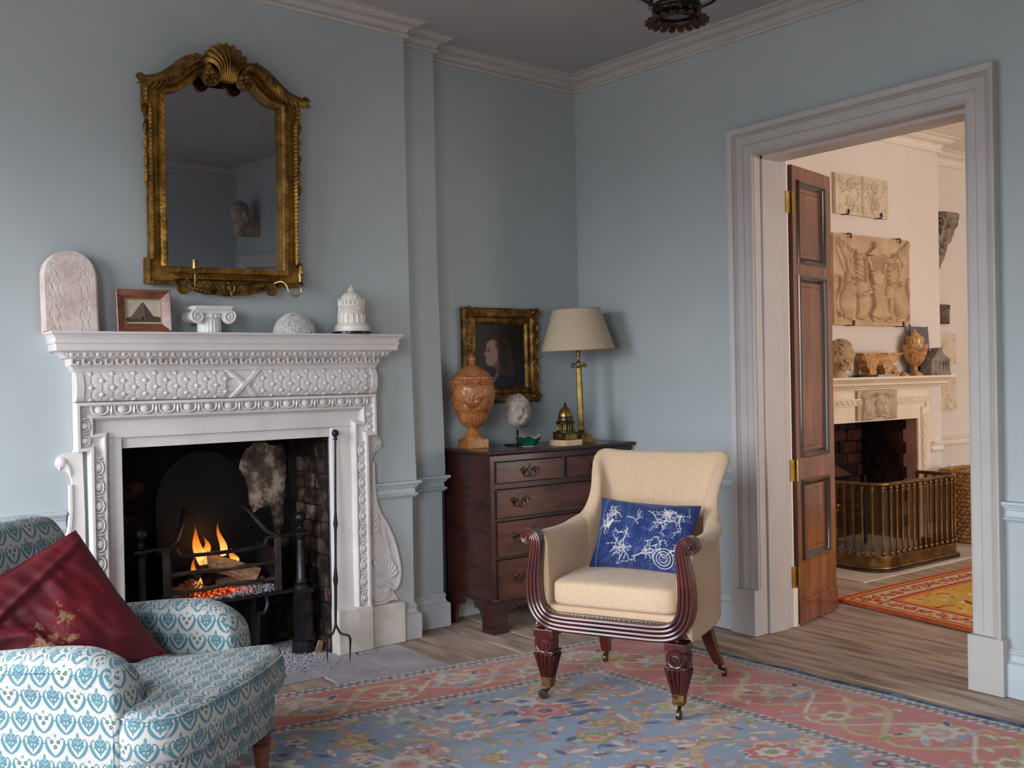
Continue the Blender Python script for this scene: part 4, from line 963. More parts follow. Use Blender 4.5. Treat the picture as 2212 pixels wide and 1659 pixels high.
b.build('dome', ALA, bp, angle=50)

# ---------------------------------------------------------------- chest of drawers
MAH = mat('dark_mahogany', (34, 15, 15), (64, 30, 25), rough=.32, scale=3, detail=9, stretch=(2, 2, 9), bump=.08, coat=.35, c3=(57, 26, 21), spec=.45)
MAHD = mat('mahogany_drawer_front', (54, 24, 18), (96, 48, 33), rough=.3, scale=3.2, detail=9, stretch=(2, 3, 10), bump=.08, coat=.35, c3=(88, 42, 28), spec=.45)
EDGE = mat('mahogany_edge', (34, 18, 22), (70, 44, 44), rough=.3, scale=10, coat=.3)
BRZ = mat('dark_brass', (52, 48, 44), (96, 88, 74), rough=.35, metal=.85, scale=30, bump=.15)
ch = empty('chest_of_drawers', (-.49, -.22, 0), 0, 'dark mahogany chest of drawers with swan-neck handles in the alcove', 'chest of drawers')
cp = lambda mb, name, m=MAH, **k: part(mb, name, m, ch, **k)
X0, X1, Y0, Y1 = -.955, -.035, -.44, -.035
cp(MB().box(X0, X0+.02, Y0, Y1, .15, .862).box(X1-.02, X1, Y0, Y1, .15, .862).box(X0, X1, Y1-.01, Y1, .15, .862).box(X0, X1, Y0, Y1, .15, .16).box(X0+.02, X1-.02, Y0+.03, Y1-.02, .16, .85), 'carcase', smooth=False, bevel=.001)
fr = MB()
for z0, z1 in ((.834, .862), (.699, .725), (.542, .556), (.357, .368), (.145, .158)): fr.box(X0+.02, X1-.02, Y0+.001, Y0+.02, z0, z1)
fr.box(X0+.02, X0+.031, Y0+.0014, Y0+.02, .15, .86).box(X1-.031, X1-.02, Y0+.0014, Y0+.02, .15, .86).box(-.506, -.482, Y0+.0014, Y0+.02, .724, .835)
cp(fr, 'front_rails', smooth=False, bevel=.001)
cp(MB().sweep([(X0, Y1, .862), (X0, Y0, .862), (X1, Y0, .862), (X1, Y1, .862)], [(0, 0), (.004, 0), (.008, .004), (.018, .006), (.022, .011), (.022, .018), (.018, .0225), (-.1, .0225)]).box(X0+.0, X1-.0, Y0, -.03, .875, .8845), 'top', MAH, angle=40)
cp(MB().sweep([(X0, Y1, .148), (X0, Y0, .148), (X1, Y0, .148), (X1, Y1, .148)], [(-.01, 0), (.014, 0), (.015, .005), (.010, .009), (.004, .012), (.002, .017), (0, .018)]), 'base_moulding', EDGE, angle=30)
def foot2(path2d, plane, d0, d1, name='bracket_foot'): cp(MB().prism(path2d, d0, d1, plane), name, EDGE if False else MAH, bevel=.0015, smooth=False)
def bracket(s0, L_, sgn):
    P = [(0, 0), (.088, 0), (.088, .055), (.095, .085), (.112, .105), (.135, .114), (.143, .108), (.150, .114), (.158, .128), (.16, .150), (0, .150)]
    return [(s0+sgn*x, z) for x, z in P]
foot2(bracket(X0-.006, 0, 1), 'xz', Y0-.008, Y0+.012); foot2(bracket(X1+.006, 0, -1), 'xz', Y0-.008, Y0+.012)
foot2(bracket(Y0-.006, 0, 1), 'yz', X0-.008, X0+.012); foot2(bracket(Y1, 0, -1), 'yz', X0-.008, X0+.012)
foot2(bracket(Y0-.006, 0, 1), 'yz', X1-.012, X1+.008); foot2(bracket(Y1, 0, -1), 'yz', X1-.012, X1+.008)
cp(MB().box(X0+.15, X1-.15, Y0-.006, Y0+.01, .128, .15), 'apron_rail', smooth=False, bevel=.001)
def handle(par, x, z, y):
    for s in (-1, 1): MB().ball((x+s*.038, y-.003, z+.006), (.014, .004, .017), 12, 7).build('backplate', BRZ, par)
    b = MB()
    for s in (-1, 1): b.tube([(x+s*.038, y-.004, z+.008), (x+s*.038, y-.02, z+.008)], .0045, 8).ball((x+s*.038, y-.021, z+.008), .006, 8, 6)
    b.tube(curve([(x-.040, y-.021, z+.012), (x-.031, y-.023, z+.014), (x-.025, y-.024, z-.006), (x-.016, y-.024, z-.021), (x, y-.024, z-.025), (x+.016, y-.024, z-.021), (x+.025, y-.024, z-.006), (x+.031, y-.023, z+.014), (x+.040, y-.021, z+.012)], 5), [.003+.0015*math.sin(PI*i/40) for i in range(41)], 8)
    o = b.build('handle', BRZ, par); return o
def drawer(x0, x1, z0, z1, hs, kx):
    d = cp(MB().box(x0, x1, Y0-.004, Y0+.018, z0, z1), 'drawer', MAHD, smooth=False, bevel=.0025)
    off = lambda o: setattr(o, 'location', (0, 0, 0))
    cb2 = MB(); g = .0035
    frame4(cb2, x0, x1, z0, z1, [(0, .0), (0, .006), (.002, .0075), (g, .006), (g, 0)], Y0-.001); cb2.build('cock_beading', EDGE, d, angle=30)
    for hx, hz in hs: handle(d, hx, hz, Y0-.005)
    k = MB().ball((kx[0], Y0-.005, kx[1]+.006), (.0065, .0025, .0075), 10, 6).prism([(kx[0]-.003, kx[1]+.002), (kx[0]+.003, kx[1]+.002), (kx[0]+.006, kx[1]-.012), (kx[0]-.006, kx[1]-.012)], Y0-.0075, Y0-.004)
    k.build('escutcheon', BRZ, d)
drawer(-.922, -.509, .727, .832, [(-.716, .776)], (-.716, .800)); drawer(-.479, -.068, .727, .832, [(-.274, .776)], (-.274, .800))
for z0, z1 in ((.558, .697), (.370, .540), (.160, .355)):
    zc_ = (z0+z1)/2; drawer(-.922, -.068, z0, z1, [(-.778, zc_+.005), (-.212, zc_+.005)], (-.492, z1-.035))

# ---------------------------------------------------------------- things on the chest
ZT = .885
AMB = mat('amber_marble', (148, 88, 48), (200, 142, 88), rough=.33, scale=5, detail=10, bump=.1, c3=(176, 112, 62), coat=.25, fac=(.3, .7))
# veins
def veins(M_, sc, colr, wd=.022, amt=.8):
  nt = M_.node_tree; N = nt.nodes; L = nt.links; bsd = N['Principled BSDF']
  v1 = N.new('ShaderNodeTexNoise'); v1.inputs['Scale'].default_value = sc; v1.inputs['Detail'].default_value = 6; v1.inputs['Distortion'].default_value = 1.5
  tcx = N.new('ShaderNodeTexCoord'); L.new(tcx.outputs['Object'], v1.inputs[0]); mt = N.new('ShaderNodeMath'); mt.operation = 'SUBTRACT'; mt.inputs[1].default_value = .5; L.new(v1.outputs['Fac'], mt.inputs[0]); ab = N.new('ShaderNodeMath'); ab.operation = 'ABSOLUTE'; L.new(mt.outputs[0], ab.inputs[0])
  cr = N.new('ShaderNodeValToRGB'); cr.color_ramp.elements[0].color = (*colr, 1); cr.color_ramp.elements[1].color = (1, 1, 1, 1); cr.color_ramp.elements[1].position = wd; L.new(ab.outputs[0], cr.inputs[0])
  mx = N.new('ShaderNodeMix'); mx.data_type = 'RGBA'; mx.blend_type = 'MULTIPLY'; mx.inputs[0].default_value = amt
  src = bsd.inputs['Base Color'].links[0].from_socket; L.new(src, mx.inputs[6]); L.new(cr.outputs[0], mx.inputs[7]); L.new(mx.outputs[2], bsd.inputs['Base Color'])
veins(AMB, 9, (.30, .10, .06))
def gadroon(n, amp): return lambda a, i: 1+amp*(abs(math.cos(a*n/2))-.5)
ur = empty('marble_urn', (-.85, -.15, ZT), -.10, 'tall lidded amber marble urn carved in relief on the chest', 'urn')
up_ = lambda mb, name, m=AMB, **k: mb.build(name, m, ur, **k)
up_(MB().box(-.058, .058, -.058, .058, 0, .046), 'square_base', smooth=False, bevel=.002)
up_(MB().lathe([(.057, .046), (.058, .052), (.052, .057), (.046, .062), (.036, .078), (.030, .090), (.027, .094), (.030, .097), (.028, .101)], 64, rf=lambda a, i: 1+(.04*abs(math.cos(a*9)) if 2 <= i <= 5 else 0)), 'foot', angle=50)
up_(MB().lathe([(.026, .100), (.045, .112), (.062, .130), (.074, .150), (.081, .172), (.082, .178)], 108, rf=gadroon(26, .07)), 'gadrooned_bowl', angle=70)
c = Cv(1, .13, 420, 1)
for k in range(5):
    x = .1+k*.2; c.line(curve([(x-.085, .03), (x-.05, .075), (x, .085), (x+.05, .06), (x+.085, .03)], 5), .012, .7, 'max', dome=True)
    c.poly([(x+.08, .03), (x+.12, .03), (x+.12, .105), (x+.08, .105)], .55, 'max'); c.ell(x+.1, .03, .026, .010, 0, .8, 'max', True); c.ell(x+.1, .112, .03, .008, 0, .7, 'max', True)
    for q in range(12): c.ell(x+(r_.rand()-.5)*.12, .03+.07*r_.rand(), .014, .006, r_.rand()*3, .8, 'max', True)
    c.ell(x-.06, .10, .03, .010, .3, .9, 'max', True); c.ell(x+.03, .108, .03, .008, -.2, .8, 'max', True)
c.blur(1); UH = c.a[..., 0]; prof_b = curve([(.0835, .184), (.094, .20), (.105, .23), (.1125, .265), (.1145, .300), (.1115, .318)], 6)
def ub(u, v):
    t = v*(len(prof_b)-1); i = min(len(prof_b)-2, int(t)); f_ = t-i; r = prof_b[i][0]*(1-f_)+prof_b[i+1][0]*f_; z = prof_b[i][1]*(1-f_)+prof_b[i+1][1]*f_
    h = float(UH[min(UH.shape[0]-1, int((1-v)*UH.shape[0])), min(UH.shape[1]-1, int(((u+.02) % 1)*UH.shape[1]))]); r += h*.0065*math.sin(PI*v)**.5
    return (r*math.cos(2*PI*u), r*math.sin(2*PI*u), z)
b = MB().lathe([(.081, .176), (.090, .178), (.091, .184), (.084, .186)], 48); b.grid(ub, 300, 46, cu=True); up_(b, 'carved_body', angle=70)
b = MB().lathe([(.1115, .318), (.104, .326), (.108, .330), (.114, .338), (.1145, .344), (.108, .348), (.104, .352), (.106, .358), (.102, .364), (.095, .366)], 64)
for k in range(48): a = 2*PI*k/48; b.ball((.1125*math.cos(a), .1125*math.sin(a), .340), (.006, .006, .005), 6, 4)
for k in range(64): a = 2*PI*k/64; b.ball((.1065*math.cos(a), .1065*math.sin(a), .327), (.004, .004, .003), 6, 4)
up_(b, 'rim', angle=60)
up_(MB().lathe([(.094, .364), (.088, .374), (.076, .388), (.060, .400), (.044, .410), (.034, .417), (.027, .420)], 108, rf=gadroon(28, .06)), 'lid', angle=70)
b = MB().lathe([(.027, .419), (.018, .424), (.014, .432), (.013, .438), (.018, .443), (.020, .454), (.017, .464), (.008, .470), (.006, .474), (.003, .480), (.0005, .482)], 30); up_(b, 'finial')
# portrait
pt = empty('portrait_painting', (-.572, -.008, 1.105), 0, 'oil portrait of a long-haired child in profile in carved gilt frame', 'painting')
b = MB(); frame4(b, -.248, .248, 0, .508, [(0, 0), (0, .022), (.010, .034), (.030, .040), (.046, .034), (.052, .026), (.054, .020), (.070, .022), (.076, .026), (.084, .018), (.088, .012), (.088, 0)], 0); b.build('gilt_frame', GOLD2, pt, angle=30)
b = MB(); rr = random.Random(8)
def scrolls(b, a, c_, n, w_, y):
    a = Vector(a); c_ = Vector(c_); d = (c_-a)/n; dn = d.normalized(); q = Vector((-dn.y, dn.x))
    for i in range(n):
        p = a+d*(i+.5); s = 1 if i % 2 else -1; R = d.length*.52
        pts = [p+dn*(R*(1-t/16)*math.cos(t*.52+1))*1.0+q*(s*w_*(1-t/16)*math.sin(t*.52+1)) for t in range(14)]
        b.tube([(v.x, y-.003*math.sin(t), v.y) for t, v in enumerate(pts)], [.0045-.0002*t for t in range(14)], 5)
        b.tube([(p.x-dn.x*R, y, p.y-dn.y*R), (p.x+q.x*w_*.8*s, y-.006, p.y+q.y*w_*.8*s), (p.x+dn.x*R, y, p.y+dn.y*R)], [.002, .006, .002], 5)
scrolls(b, (-.21, .482), (.21, .482), 11, .018, -.036); scrolls(b, (-.222, .46), (-.222, .05), 11, .018, -.036); scrolls(b, (.222, .46), (.222, .05), 11, .018, -.036); scrolls(b, (-.21, .026), (.21, .026), 11, .018, -.036)
for sx in (-1, 1):
    for sz in (.026, .482):
        for k in range(7): a = k*.9; b.tube([(sx*.222, -.036, sz), (sx*.222+.022*math.cos(a), -.048, sz+.022*math.sin(a)), (sx*.222+.036*math.cos(a+.5), -.03, sz+.036*math.sin(a+.5))], [.003, .008, .002], 5)
b.build('frame_carving', GOLD, pt, angle=50)
c = Cv(.32, .332, 1500, 3, (44, 35, 31)); c.a += (fbm(c.W, c.H, 160, 21)[..., None]-.45)*.08
c.blur(2)
P = lambda pts, col_: c.poly(curve(pts, 6, True), col_)
P([(.085, .335), (.10, .30), (.12, .27), (.15, .255), (.20, .25), (.27, .275), (.31, .335)], (24, 28, 44))
P([(.105, .30), (.13, .262), (.145, .245), (.155, .255), (.13, .29), (.112, .31)], (150, 140, 130))
P([(.085, .105), (.10, .078), (.135, .062), (.18, .068), (.22, .10), (.238, .15), (.235, .20), (.255, .245), (.24, .27), (.20, .275), (.16, .262), (.14, .24), (.13, .2), (.11, .14)], (80, 55, 42))
P([(.073, .100), (.069, .12), (.068, .133), (.062, .148), (.052, .163), (.055, .168), (.063, .170), (.061, .180), (.066, .184), (.064, .192), (.067, .205), (.078, .218), (.10, .222), (.125, .218), (.142, .20), (.150, .165), (.15, .13), (.14, .095), (.115, .082), (.09, .086)], (196, 150, 128))
P([(.118, .215), (.15, .19), (.165, .225), (.16, .25), (.135, .25)], (140, 104, 88)); 
P([(.135, .08), (.152, .10), (.156, .15), (.15, .19), (.165, .22), (.19, .25), (.22, .2), (.2, .1), (.16, .066)], (58, 40, 33))
c.blur(7)
c.line([(.072, .130), (.084, .126), (.094, .130)], .0022, (92, 62, 50)); c.ell(.0815, .142, .007, .0042, .1, (54, 40, 36)); c.line([(.074, .138), (.082, .136), (.092, .140)], .0014, (96, 66, 54))
c.ell(.0625, .1885, .007, .004, .2, (176, 76, 70)); c.line([(.061, .166), (.066, .168)], .0015, (120, 74, 62)); c.blur(1)
for k in range(60):
    x = .12+.1*rr.random(); c.line(curve([(x, .08+.03*rr.random()), (x+.02, .15), (x+.012+.02*rr.random(), .26)], 4), .0008, (88, 62, 46) if k % 2 else (42, 30, 26))
c.blur(1)
MB().add([(-.16, -.010, .088), (.16, -.010, .088), (.16, -.010, .42), (-.16, -.010, .42)], [(0, 1, 2, 3)], [(0, 0), (1, 0), (1, 1), (0, 1)]).build('canvas', imat('portrait_canvas', image('portrait_canvas', c.a*.80), rough=.45, spec=.4), pt, smooth=False)
# stone child's head on a rod
def face_bump(d, F):
    r = 0
    for (x, z, sx, sz, a) in F:
        if d.y < .1: r += a*math.exp(-((d.x-x)/sx)**2-((d.z-z)/sz)**2)*max(0, min(1, (.35-d.y)/.5))
    return r
FACE = [(0, .06, .12, .17, .13), (0, -.08, .14, .08, .17), (-.30, .14, .15, .10, -.20), (.30, .14, .15, .10, -.20), (-.30, .13, .09, .06, .12), (.30, .13, .09, .06, .12), (-.26, .30, .22, .06, .10), (.26, .30, .22, .06, .10),
        (-.40, -.22, .20, .2, .14), (.40, -.22, .20, .2, .14), (0, -.36, .16, .05, -.10), (0, -.29, .15, .035, .05), (0, -.45, .14, .04, .07), (0, -.68, .2, .12, .09)]
def head(b, c_, r, F, hair=.05, hs=9, rz=0, nu=90, nv=64, hair_z=.42, open_mouth=0):
    ca, sa = math.cos(rz), math.sin(rz)
    def fn(u, v):
        th = 2*PI*u; ph = PI*(v-.5); d = Vector((math.cos(th)*math.cos(ph), math.sin(th)*math.cos(ph), math.sin(ph)))
        k = 1+face_bump(d, F)
        hm = sm(-.25, .25, d.y+.12)+sm(hair_z-.08, hair_z+.1, d.z+.0*d.y); hm = min(1, hm)
        k += hm*(hair+hair*noise.noise(d*hs)+hair*.7*noise.noise(d*hs*2.3))
        if open_mouth: k -= open_mouth*math.exp(-((d.x+.0)/.13)**2-((d.z+.40)/.09)**2)*(d.y < 0)
        p = (d.x*r[0]*k, d.y*r[1]*k, d.z*r[2]*k); return (c_[0]+p[0]*ca-p[1]*sa, c_[1]+p[0]*sa+p[1]*ca, c_[2]+p[2])
    return b.grid(fn, nu, nv, cu=True)
STH = mat('weathered_stone', (136, 124, 112), (186, 174, 162), rough=.8, scale=14, detail=9, bump=.4, bscale=60, c3=(164, 150, 138))
hd = empty('head_sculpture', (-.585, -.185, ZT), 0, 'weathered grey stone head of a child with open mouth on a black rod', 'sculpture')
b = MB(); head(b, (0, 0, .175), (.064, .068, .084), FACE+[(-.45, -.5, .3, .3, .08)], .10, 5, -.40, 130, 90, .5, .30); b.map(lambda x, y, z: (x+(z-.175)*-.06, y, z)); b.build('head', STH, hd, angle=80)
BLK = mat('black_steel', (14, 13, 15), (24, 22, 24), rough=.35, metal=.5)
MB().tube([(.0, .01, .006), (.0, .01, .10)], .0055, 8).build('rod', BLK, hd); MB().box(-.06, .045, -.03, .045, 0, .008).build('base_plate', BLK, hd, smooth=False, bevel=.001)
# green glazed shard bowl
gb = empty('glazed_bowl', (-.645, -.345, ZT), -.45, 'small broken green glazed bowl fragment on the chest', 'bowl')
GG = mat('green_glaze', (5, 42, 32), (24, 92, 66), rough=.12, scale=9, coat=.5); GR = mat('raw_clay', (130, 112, 104), (176, 156, 146), rough=.8, scale=20, bump=.3)
def bw(rx, t0, t1, top):
    def fn(u, v):
        a = t0+(t1-t0)*u; k = .45+.55*v; e = top*(1+.12*math.sin(a*3+1)+.1*math.sin(a*7))
        return (.066*k*math.cos(a)*rx, .045*k*math.sin(a)*rx, .004+v**1.4*e)
    return fn
b = MB().grid(bw(1, 2.4, 6.1, .046), 40, 8).grid(bw(.9, 2.4, 6.1, .046), 40, 8); b.build('green_wall', GG, gb)
b = MB().grid(bw(1, -.2, 2.4, .052), 30, 8).grid(bw(.88, -.2, 2.4, .052), 30, 8).lathe([(.03, 0), (.036, .004), (.036, .008), (.001, .008)], 24, cap=True); b.build('clay_wall', GR, gb)
# bronze model temple
tp = empty('temple_model', (-.432, -.385, ZT), 0, 'small dark bronze domed temple model on a pale marble slab', 'model building')
DBZ = mat('dark_bronze', (44, 38, 36), (92, 76, 56), rough=.35, metal=.8, scale=24, bump=.15); GBZ = mat('gilt_bronze', (92, 72, 36), (168, 134, 72), rough=.35, metal=.85, scale=20, bump=.15)
PMB = mat('honey_marble', (196, 160, 122), (226, 198, 162), rough=.35, scale=14, c3=(214, 182, 144))
MB().box(-.06, .06, -.06, .06, 0, .030).build('marble_slab', PMB, tp, smooth=False, bevel=.0015)
b = MB().box(-.046, .046, -.046, .046, .030, .066).box(-.0485, .0485, -.0485, .0485, .064, .069)
for sx in (-1, 1):
    for sy in (-1, 1): b.box(sx*.047, sx*.037, sy*.047, sy*.037, .030, .066)
b.build('pedestal', DBZ, tp, smooth=False, bevel=.001)
MB().box(-.0466, -.0464, -.034, .034, .036, .060).box(-.034, .034, -.0466, -.0464, .036, .060).build('gilt_panel', GBZ, tp, smooth=False)
MB().lathe([(.050, .069), (.050, .074), (.047, .077), (.044, .078)], 40).lathe([(.026, .078), (.026, .112)], 24).build('round_step', DBZ, tp, angle=30)
for k in range(20):
    a = 2*PI*k/20; MB().lathe([(.0034, 0), (.0026, .003), (.0023, .028), (.0036, .033)], 8, (.043*math.cos(a), .043*math.sin(a), .078)).build('column', GBZ, tp)
b = MB().lathe([(.040, .111), (.048, .111), (.049, .118), (.051, .124), (.040, .126), (.038, .128), (.037, .143), (.040, .146), (.038, .149), (.034, .149)], 40)
b.build('entablature', DBZ, tp, angle=30)
b = MB()
for k in range(14): a = 2*PI*k/14; b.ball((.0375*math.cos(a), .0375*math.sin(a), .136), (.004, .004, .005), 8, 5)
b.build('rosette_ring', GBZ, tp)['kind'] = 'stuff'
MB().lathe([(.036, .149), (.035, .160), (.032, .172), (.026, .184), (.018, .192), (.010, .197), (.008, .200)], 72, rf=lambda a, i: 1+.04*(abs(math.cos(a*8))-.5)).build('dome', GBZ, tp, angle=60)
MB().lathe([(.010, .197), (.007, .203), (.009, .208), (.008, .214), (.003, .219), (.001, .224)], 16).build('finial', DBZ, tp)
# column lamp
lp = empty('table_lamp', (-.25, -.30, ZT), 0, 'brass fluted column lamp with a wide tapering beige shade', 'lamp'); lp.rotation_euler = (0, -.03, 0)
ABR = mat('antique_brass', (118, 92, 44), (186, 154, 92), rough=.3, metal=.9, scale=14, bump=.12)
b = MB()
for h0, h1, s in ((0, .024, .052), (.024, .031, .046), (.031, .038, .040), (.038, .045, .033), (.045, .050, .026)): b.box(-s, s, -s, s, h0, h1)
b.build('stepped_base', ABR, lp, smooth=False, bevel=.0015)
MB().lathe([(.022, .05), (.024, .055), (.019, .061), (.022, .066), (.017, .070)], 24).build('column_foot', ABR, lp)
MB().lathe([(.0165, .07), (.0165, .16), (.0160, .28), (.0145, .40)], 96, rf=lambda a, i: 1-.09*(math.cos(a*16) > 0)).build('fluted_column', ABR, lp, angle=80)
b = MB().lathe([(.0145, .398), (.018, .404), (.020, .410), (.021, .414)], 20).box(-.026, .026, -.026, .026, .420, .427)
for sx in (-1, 1):
    for sy in (-1, 1):
        q = [(.026+.010*(1-t/20)*math.cos(t*.5+1.2), .411+.010*(1-t/20)*math.sin(t*.5+1.2)) for t in range(18)]
        b.tube([(sx*x*.95, sy*x*.95, z) for x, z in q], .0032, 6)
for k in range(8): a = k*PI/4; b.ball((.019*math.cos(a), .019*math.sin(a), .408), (.006, .006, .007), 8, 5)
b.build('capital', ABR, lp, angle=50)
MB().lathe([(.012, .427), (.009, .432), (.006, .438), (.006, .460), (.011, .464), (.011, .478), (.013, .480), (.013, .500), (.010, .505)], 20).tube([(0, 0, .50), (0, 0, .70)], .004, 6).build('lamp_holder', ABR, lp, angle=40)
SH = mat('linen_shade', (190, 170, 142), (200, 181, 154), rough=.85, scale=120, bump=.12, bscale=400); SHI = mat('shade_lining', (168, 146, 128), rough=.8)
MB().grid(lambda u, v: ((.199-.073*v)*math.cos(2*PI*u), (.199-.073*v)*math.sin(2*PI*u), .492+.222*v), 72, 2, cu=True).build('shade', SH, lp)
MB().grid(lambda u, v: ((.1965-.073*v)*math.cos(2*PI*u), (.1965-.073*v)*math.sin(2*PI*u), .493+.220*v), 72, 2, cu=True).build('shade_lining', SHI, lp)
TRM = mat('tan_binding', (158, 116, 84), rough=.7)
MB().tube([(.199*math.cos(a), .199*math.sin(a), .493) for a in [2*PI*k/72 for k in range(72)]], .0022, 6, True).tube([(.126*math.cos(a), .126*math.sin(a), .713) for a in [2*PI*k/72 for k in range(72)]], .002, 6, True).build('shade_binding', TRM, lp)['kind'] = 'stuff'
b = MB()
for k in range(3): a = k*2*PI/3; b.tube([(0, 0, .70), (.126*math.cos(a), .126*math.sin(a), .705)], .0018, 5)
b.build('shade_spider', ABR, lp)

# ---------------------------------------------------------------- hanging lantern
ln = empty('ceiling_lantern', (-.93, -1.70, 2.595), 0, 'dark bronze hanging lantern with scalloped petal rim seen from below', 'ceiling light')
LB = mat('lantern_bronze', (28, 24, 28), (66, 52, 46), rough=.35, metal=.75, scale=18, bump=.25); LPT = mat('rusty_bronze_petal', (38, 24, 20), (92, 62, 46), rough=.5, metal=.6, scale=22, bump=.3)
LR = .105
b = MB().lathe([(.062, .018), (.066, .006), (.074, .0), (.080, .010), (.078, .024), (.088, .030), (.092, .040), (.086, .052)], 48, cap=False); b.build('rim_ring', LB, ln, angle=50)
b = MB().lathe([(.001, .030), (.066, .030), (.066, .033), (.001, .033)], 40, cap=False).build('glass_disc', mat('lantern_glass', (120, 122, 126), rough=.08, spec=.6), ln)
for k in range(20):
    a0 = 2*PI*k/20
    def fn(u, v):
        a = a0+(u-.5)*.26*math.sqrt(max(0, 1-(max(0, v-.45)/.55)**2.5))*(.85+.3*v); r = .074+.050*v; z = .010-.016*math.sin(v*2.0)+.006*(abs(u-.5)*2)**2
        return (r*math.cos(a), r*math.sin(a), z)
    q = MB().grid(fn, 6, 7); k_ = len(q.v); q.grid(lambda u, v: tuple(Vector(fn(u, v))+Vector((0, 0, .003))), 6, 7); q.build('petal', LPT, ln)
b = MB()
for k in range(14):
    a = 2*PI*k/14
    b.tube([(.092*math.cos(a), .092*math.sin(a), .044), (.084*math.cos(a+.1), .084*math.sin(a+.1), .028), (.072*math.cos(a+.16), .072*math.sin(a+.16), .022)], [.003, .009, .003], 6)
b.build('leaf_band', LB, ln)
b = MB().tube([(.090*math.cos(a), .090*math.sin(a), .050) for a in [2*PI*k/60 for k in range(60)]], .006, 8, True)
b.lathe([(.088, .05), (.094, .056), (.090, .066)], 48, cap=False); b.build('upper_ring', LB, ln)
for k in range(4):
    a = PI/4+k*PI/2+.35
    MB().tube(curve([(.085*math.cos(a), .085*math.sin(a), .055), (.15*math.cos(a), .15*math.sin(a), .085), (.19*math.cos(a), .19*math.sin(a), .13), (.19*math.cos(a), .19*math.sin(a), .20), (.10*math.cos(a), .10*math.sin(a), .27), (.0, .0, .29)], 5), .009, 8, flat=.6).build('arm', LB, ln)
MB().lathe([(.09, .06), (.15, .085), (.186, .13), (.188, .20)], 8, cap=False).build('glass_body', GL, ln, smooth=False)
MB().tube([(0, 0, .28), (0, 0, .335)], .006, 8).lathe([(.03, .31), (.05, .328), (.05, .338)], 24).build('ceiling_stem', LB, ln)
# ---------------------------------------------------------------- large rug
RC = Cv(3.4, 3.4, 380, 3, (112, 136, 164)); rr = random.Random(11)
RED, GLD, CRM, OLV, NVY, ROS, BLU, LBL = (200, 100, 88), (196, 164, 98), (212, 200, 184), (138, 134, 66), (42, 54, 88), (206, 140, 128), (112, 138, 170), (146, 164, 184)
A3 = RC.a; A3[:] = A3+(fbm(RC.W, RC.H, 500, 3, 2)[..., None]-.5)*.16
def leaf(c, x, y, L_, wd, a, colr, oc=None):
    P = [(x+math.cos(a)*L_*t-math.sin(a)*wd*s, y+math.sin(a)*L_*t+math.cos(a)*wd*s) for t, s in ((-.5, 0), (-.3, .6), (0, 1), (.25, .6), (.5, 0), (.25, -.6), (0, -1), (-.3, -.6))]
    if oc:
        Q = [(x+(p[0]-x)*1.3+0, y+(p[1]-y)*1.3) for p in P]; c.poly(Q, oc)
    c.poly(P, colr)
def palm(c, x, y, s, a, c1, c2, c3, n=7, oc=None):
    for ring, (r_, colr) in enumerate(((1.0, c1), (.62, c2), (.30, c3))):
        P = []
        for k in range(n*6):
            t = 2*PI*k/(n*6); rad = s*r_*(1+(.20 if ring == 0 else .12)*math.cos(n*t)); px, py = rad*math.cos(t), rad*.8*math.sin(t)
            P.append((x+px*math.cos(a)-py*math.sin(a), y+px*math.sin(a)+py*math.cos(a)))
        if ring == 0 and oc: c.poly([(x+(p[0]-x)*1.12, y+(p[1]-y)*1.12) for p in P], oc)
        c.poly(P, colr)
def vine(c, P, wd, colr, oc=None):
    Q = curve(P, 6)
    if oc: c.line(Q, wd+.004, oc)
    c.line(Q, wd, colr)
# field: tangled vines, palmettes, leaves
for k in range(170):
    x, y = rr.uniform(.5, 3.3), rr.uniform(.35, 3.3); a = rr.uniform(0, 2*PI); P = [(x, y)]
    for t in range(4): a += rr.uniform(-1.0, 1.0)+.25; x += math.cos(a)*.10; y += math.sin(a)*.08; P.append((x, y))
    vine(RC, P, rr.choice((.006, .009, .012)), rr.choice((GLD, GLD, CRM, ROS, CRM, (176, 148, 112))), rr.choice((RED, None, RED)))
for k in range(2900):
    x, y = rr.uniform(.5, 3.35), rr.uniform(.35, 3.35); cc = rr.choice((CRM, CRM, ROS, OLV, OLV, GLD, RED, NVY, LBL, (150, 120, 110)))
    leaf(RC, x, y, rr.uniform(.03, .09), rr.uniform(.007, .018), rr.uniform(-.7, .7)+rr.choice((0, 0, 1.6)), cc, RED if cc in (CRM, LBL, GLD) and rr.random() < .7 else None)
for k in range(300):
    x, y = rr.uniform(.55, 3.3), rr.uniform(.4, 3.3)
    palm(RC, x, y, rr.uniform(.03, .062), rr.uniform(-.5, .5), *rr.choice(((CRM, ROS, RED), (RED, NVY, CRM), (ROS, CRM, OLV), (GLD, OLV, RED), (CRM, LBL, NVY), (OLV, GLD, RED))), n=rr.choice((5, 6, 8)), oc=RED if rr.random() < .5 else None)
for (x, y, s, cs) in ((1.07, .74, .09, ((190, 80, 66), (206, 120, 108), NVY)), (.64, .98, .11, ((184, 176, 110), CRM, (184, 176, 110))), (1.75, .95, .08, (CRM, ROS, RED)), (1.2, 1.5, .11, ((176, 70, 62), OLV, CRM)), (2.1, .75, .08, (CRM, LBL, RED)), (.95, 2.0, .10, (CRM, NVY, ROS)), (.8, 1.5, .085, ((190, 80, 66), CRM, OLV)), (1.6, 1.9, .1, (RED, CRM, NVY))):
    if cs[2] == NVY and s > .08:
        for k in range(20): leaf(RC, x+rr.uniform(-.16, .16), y+rr.uniform(-.1, .1), .09, .018, rr.uniform(-.4, .4), (44, 66, 118))
    palm(RC, x, y, s, 0, *cs, n=7, oc=CRM)
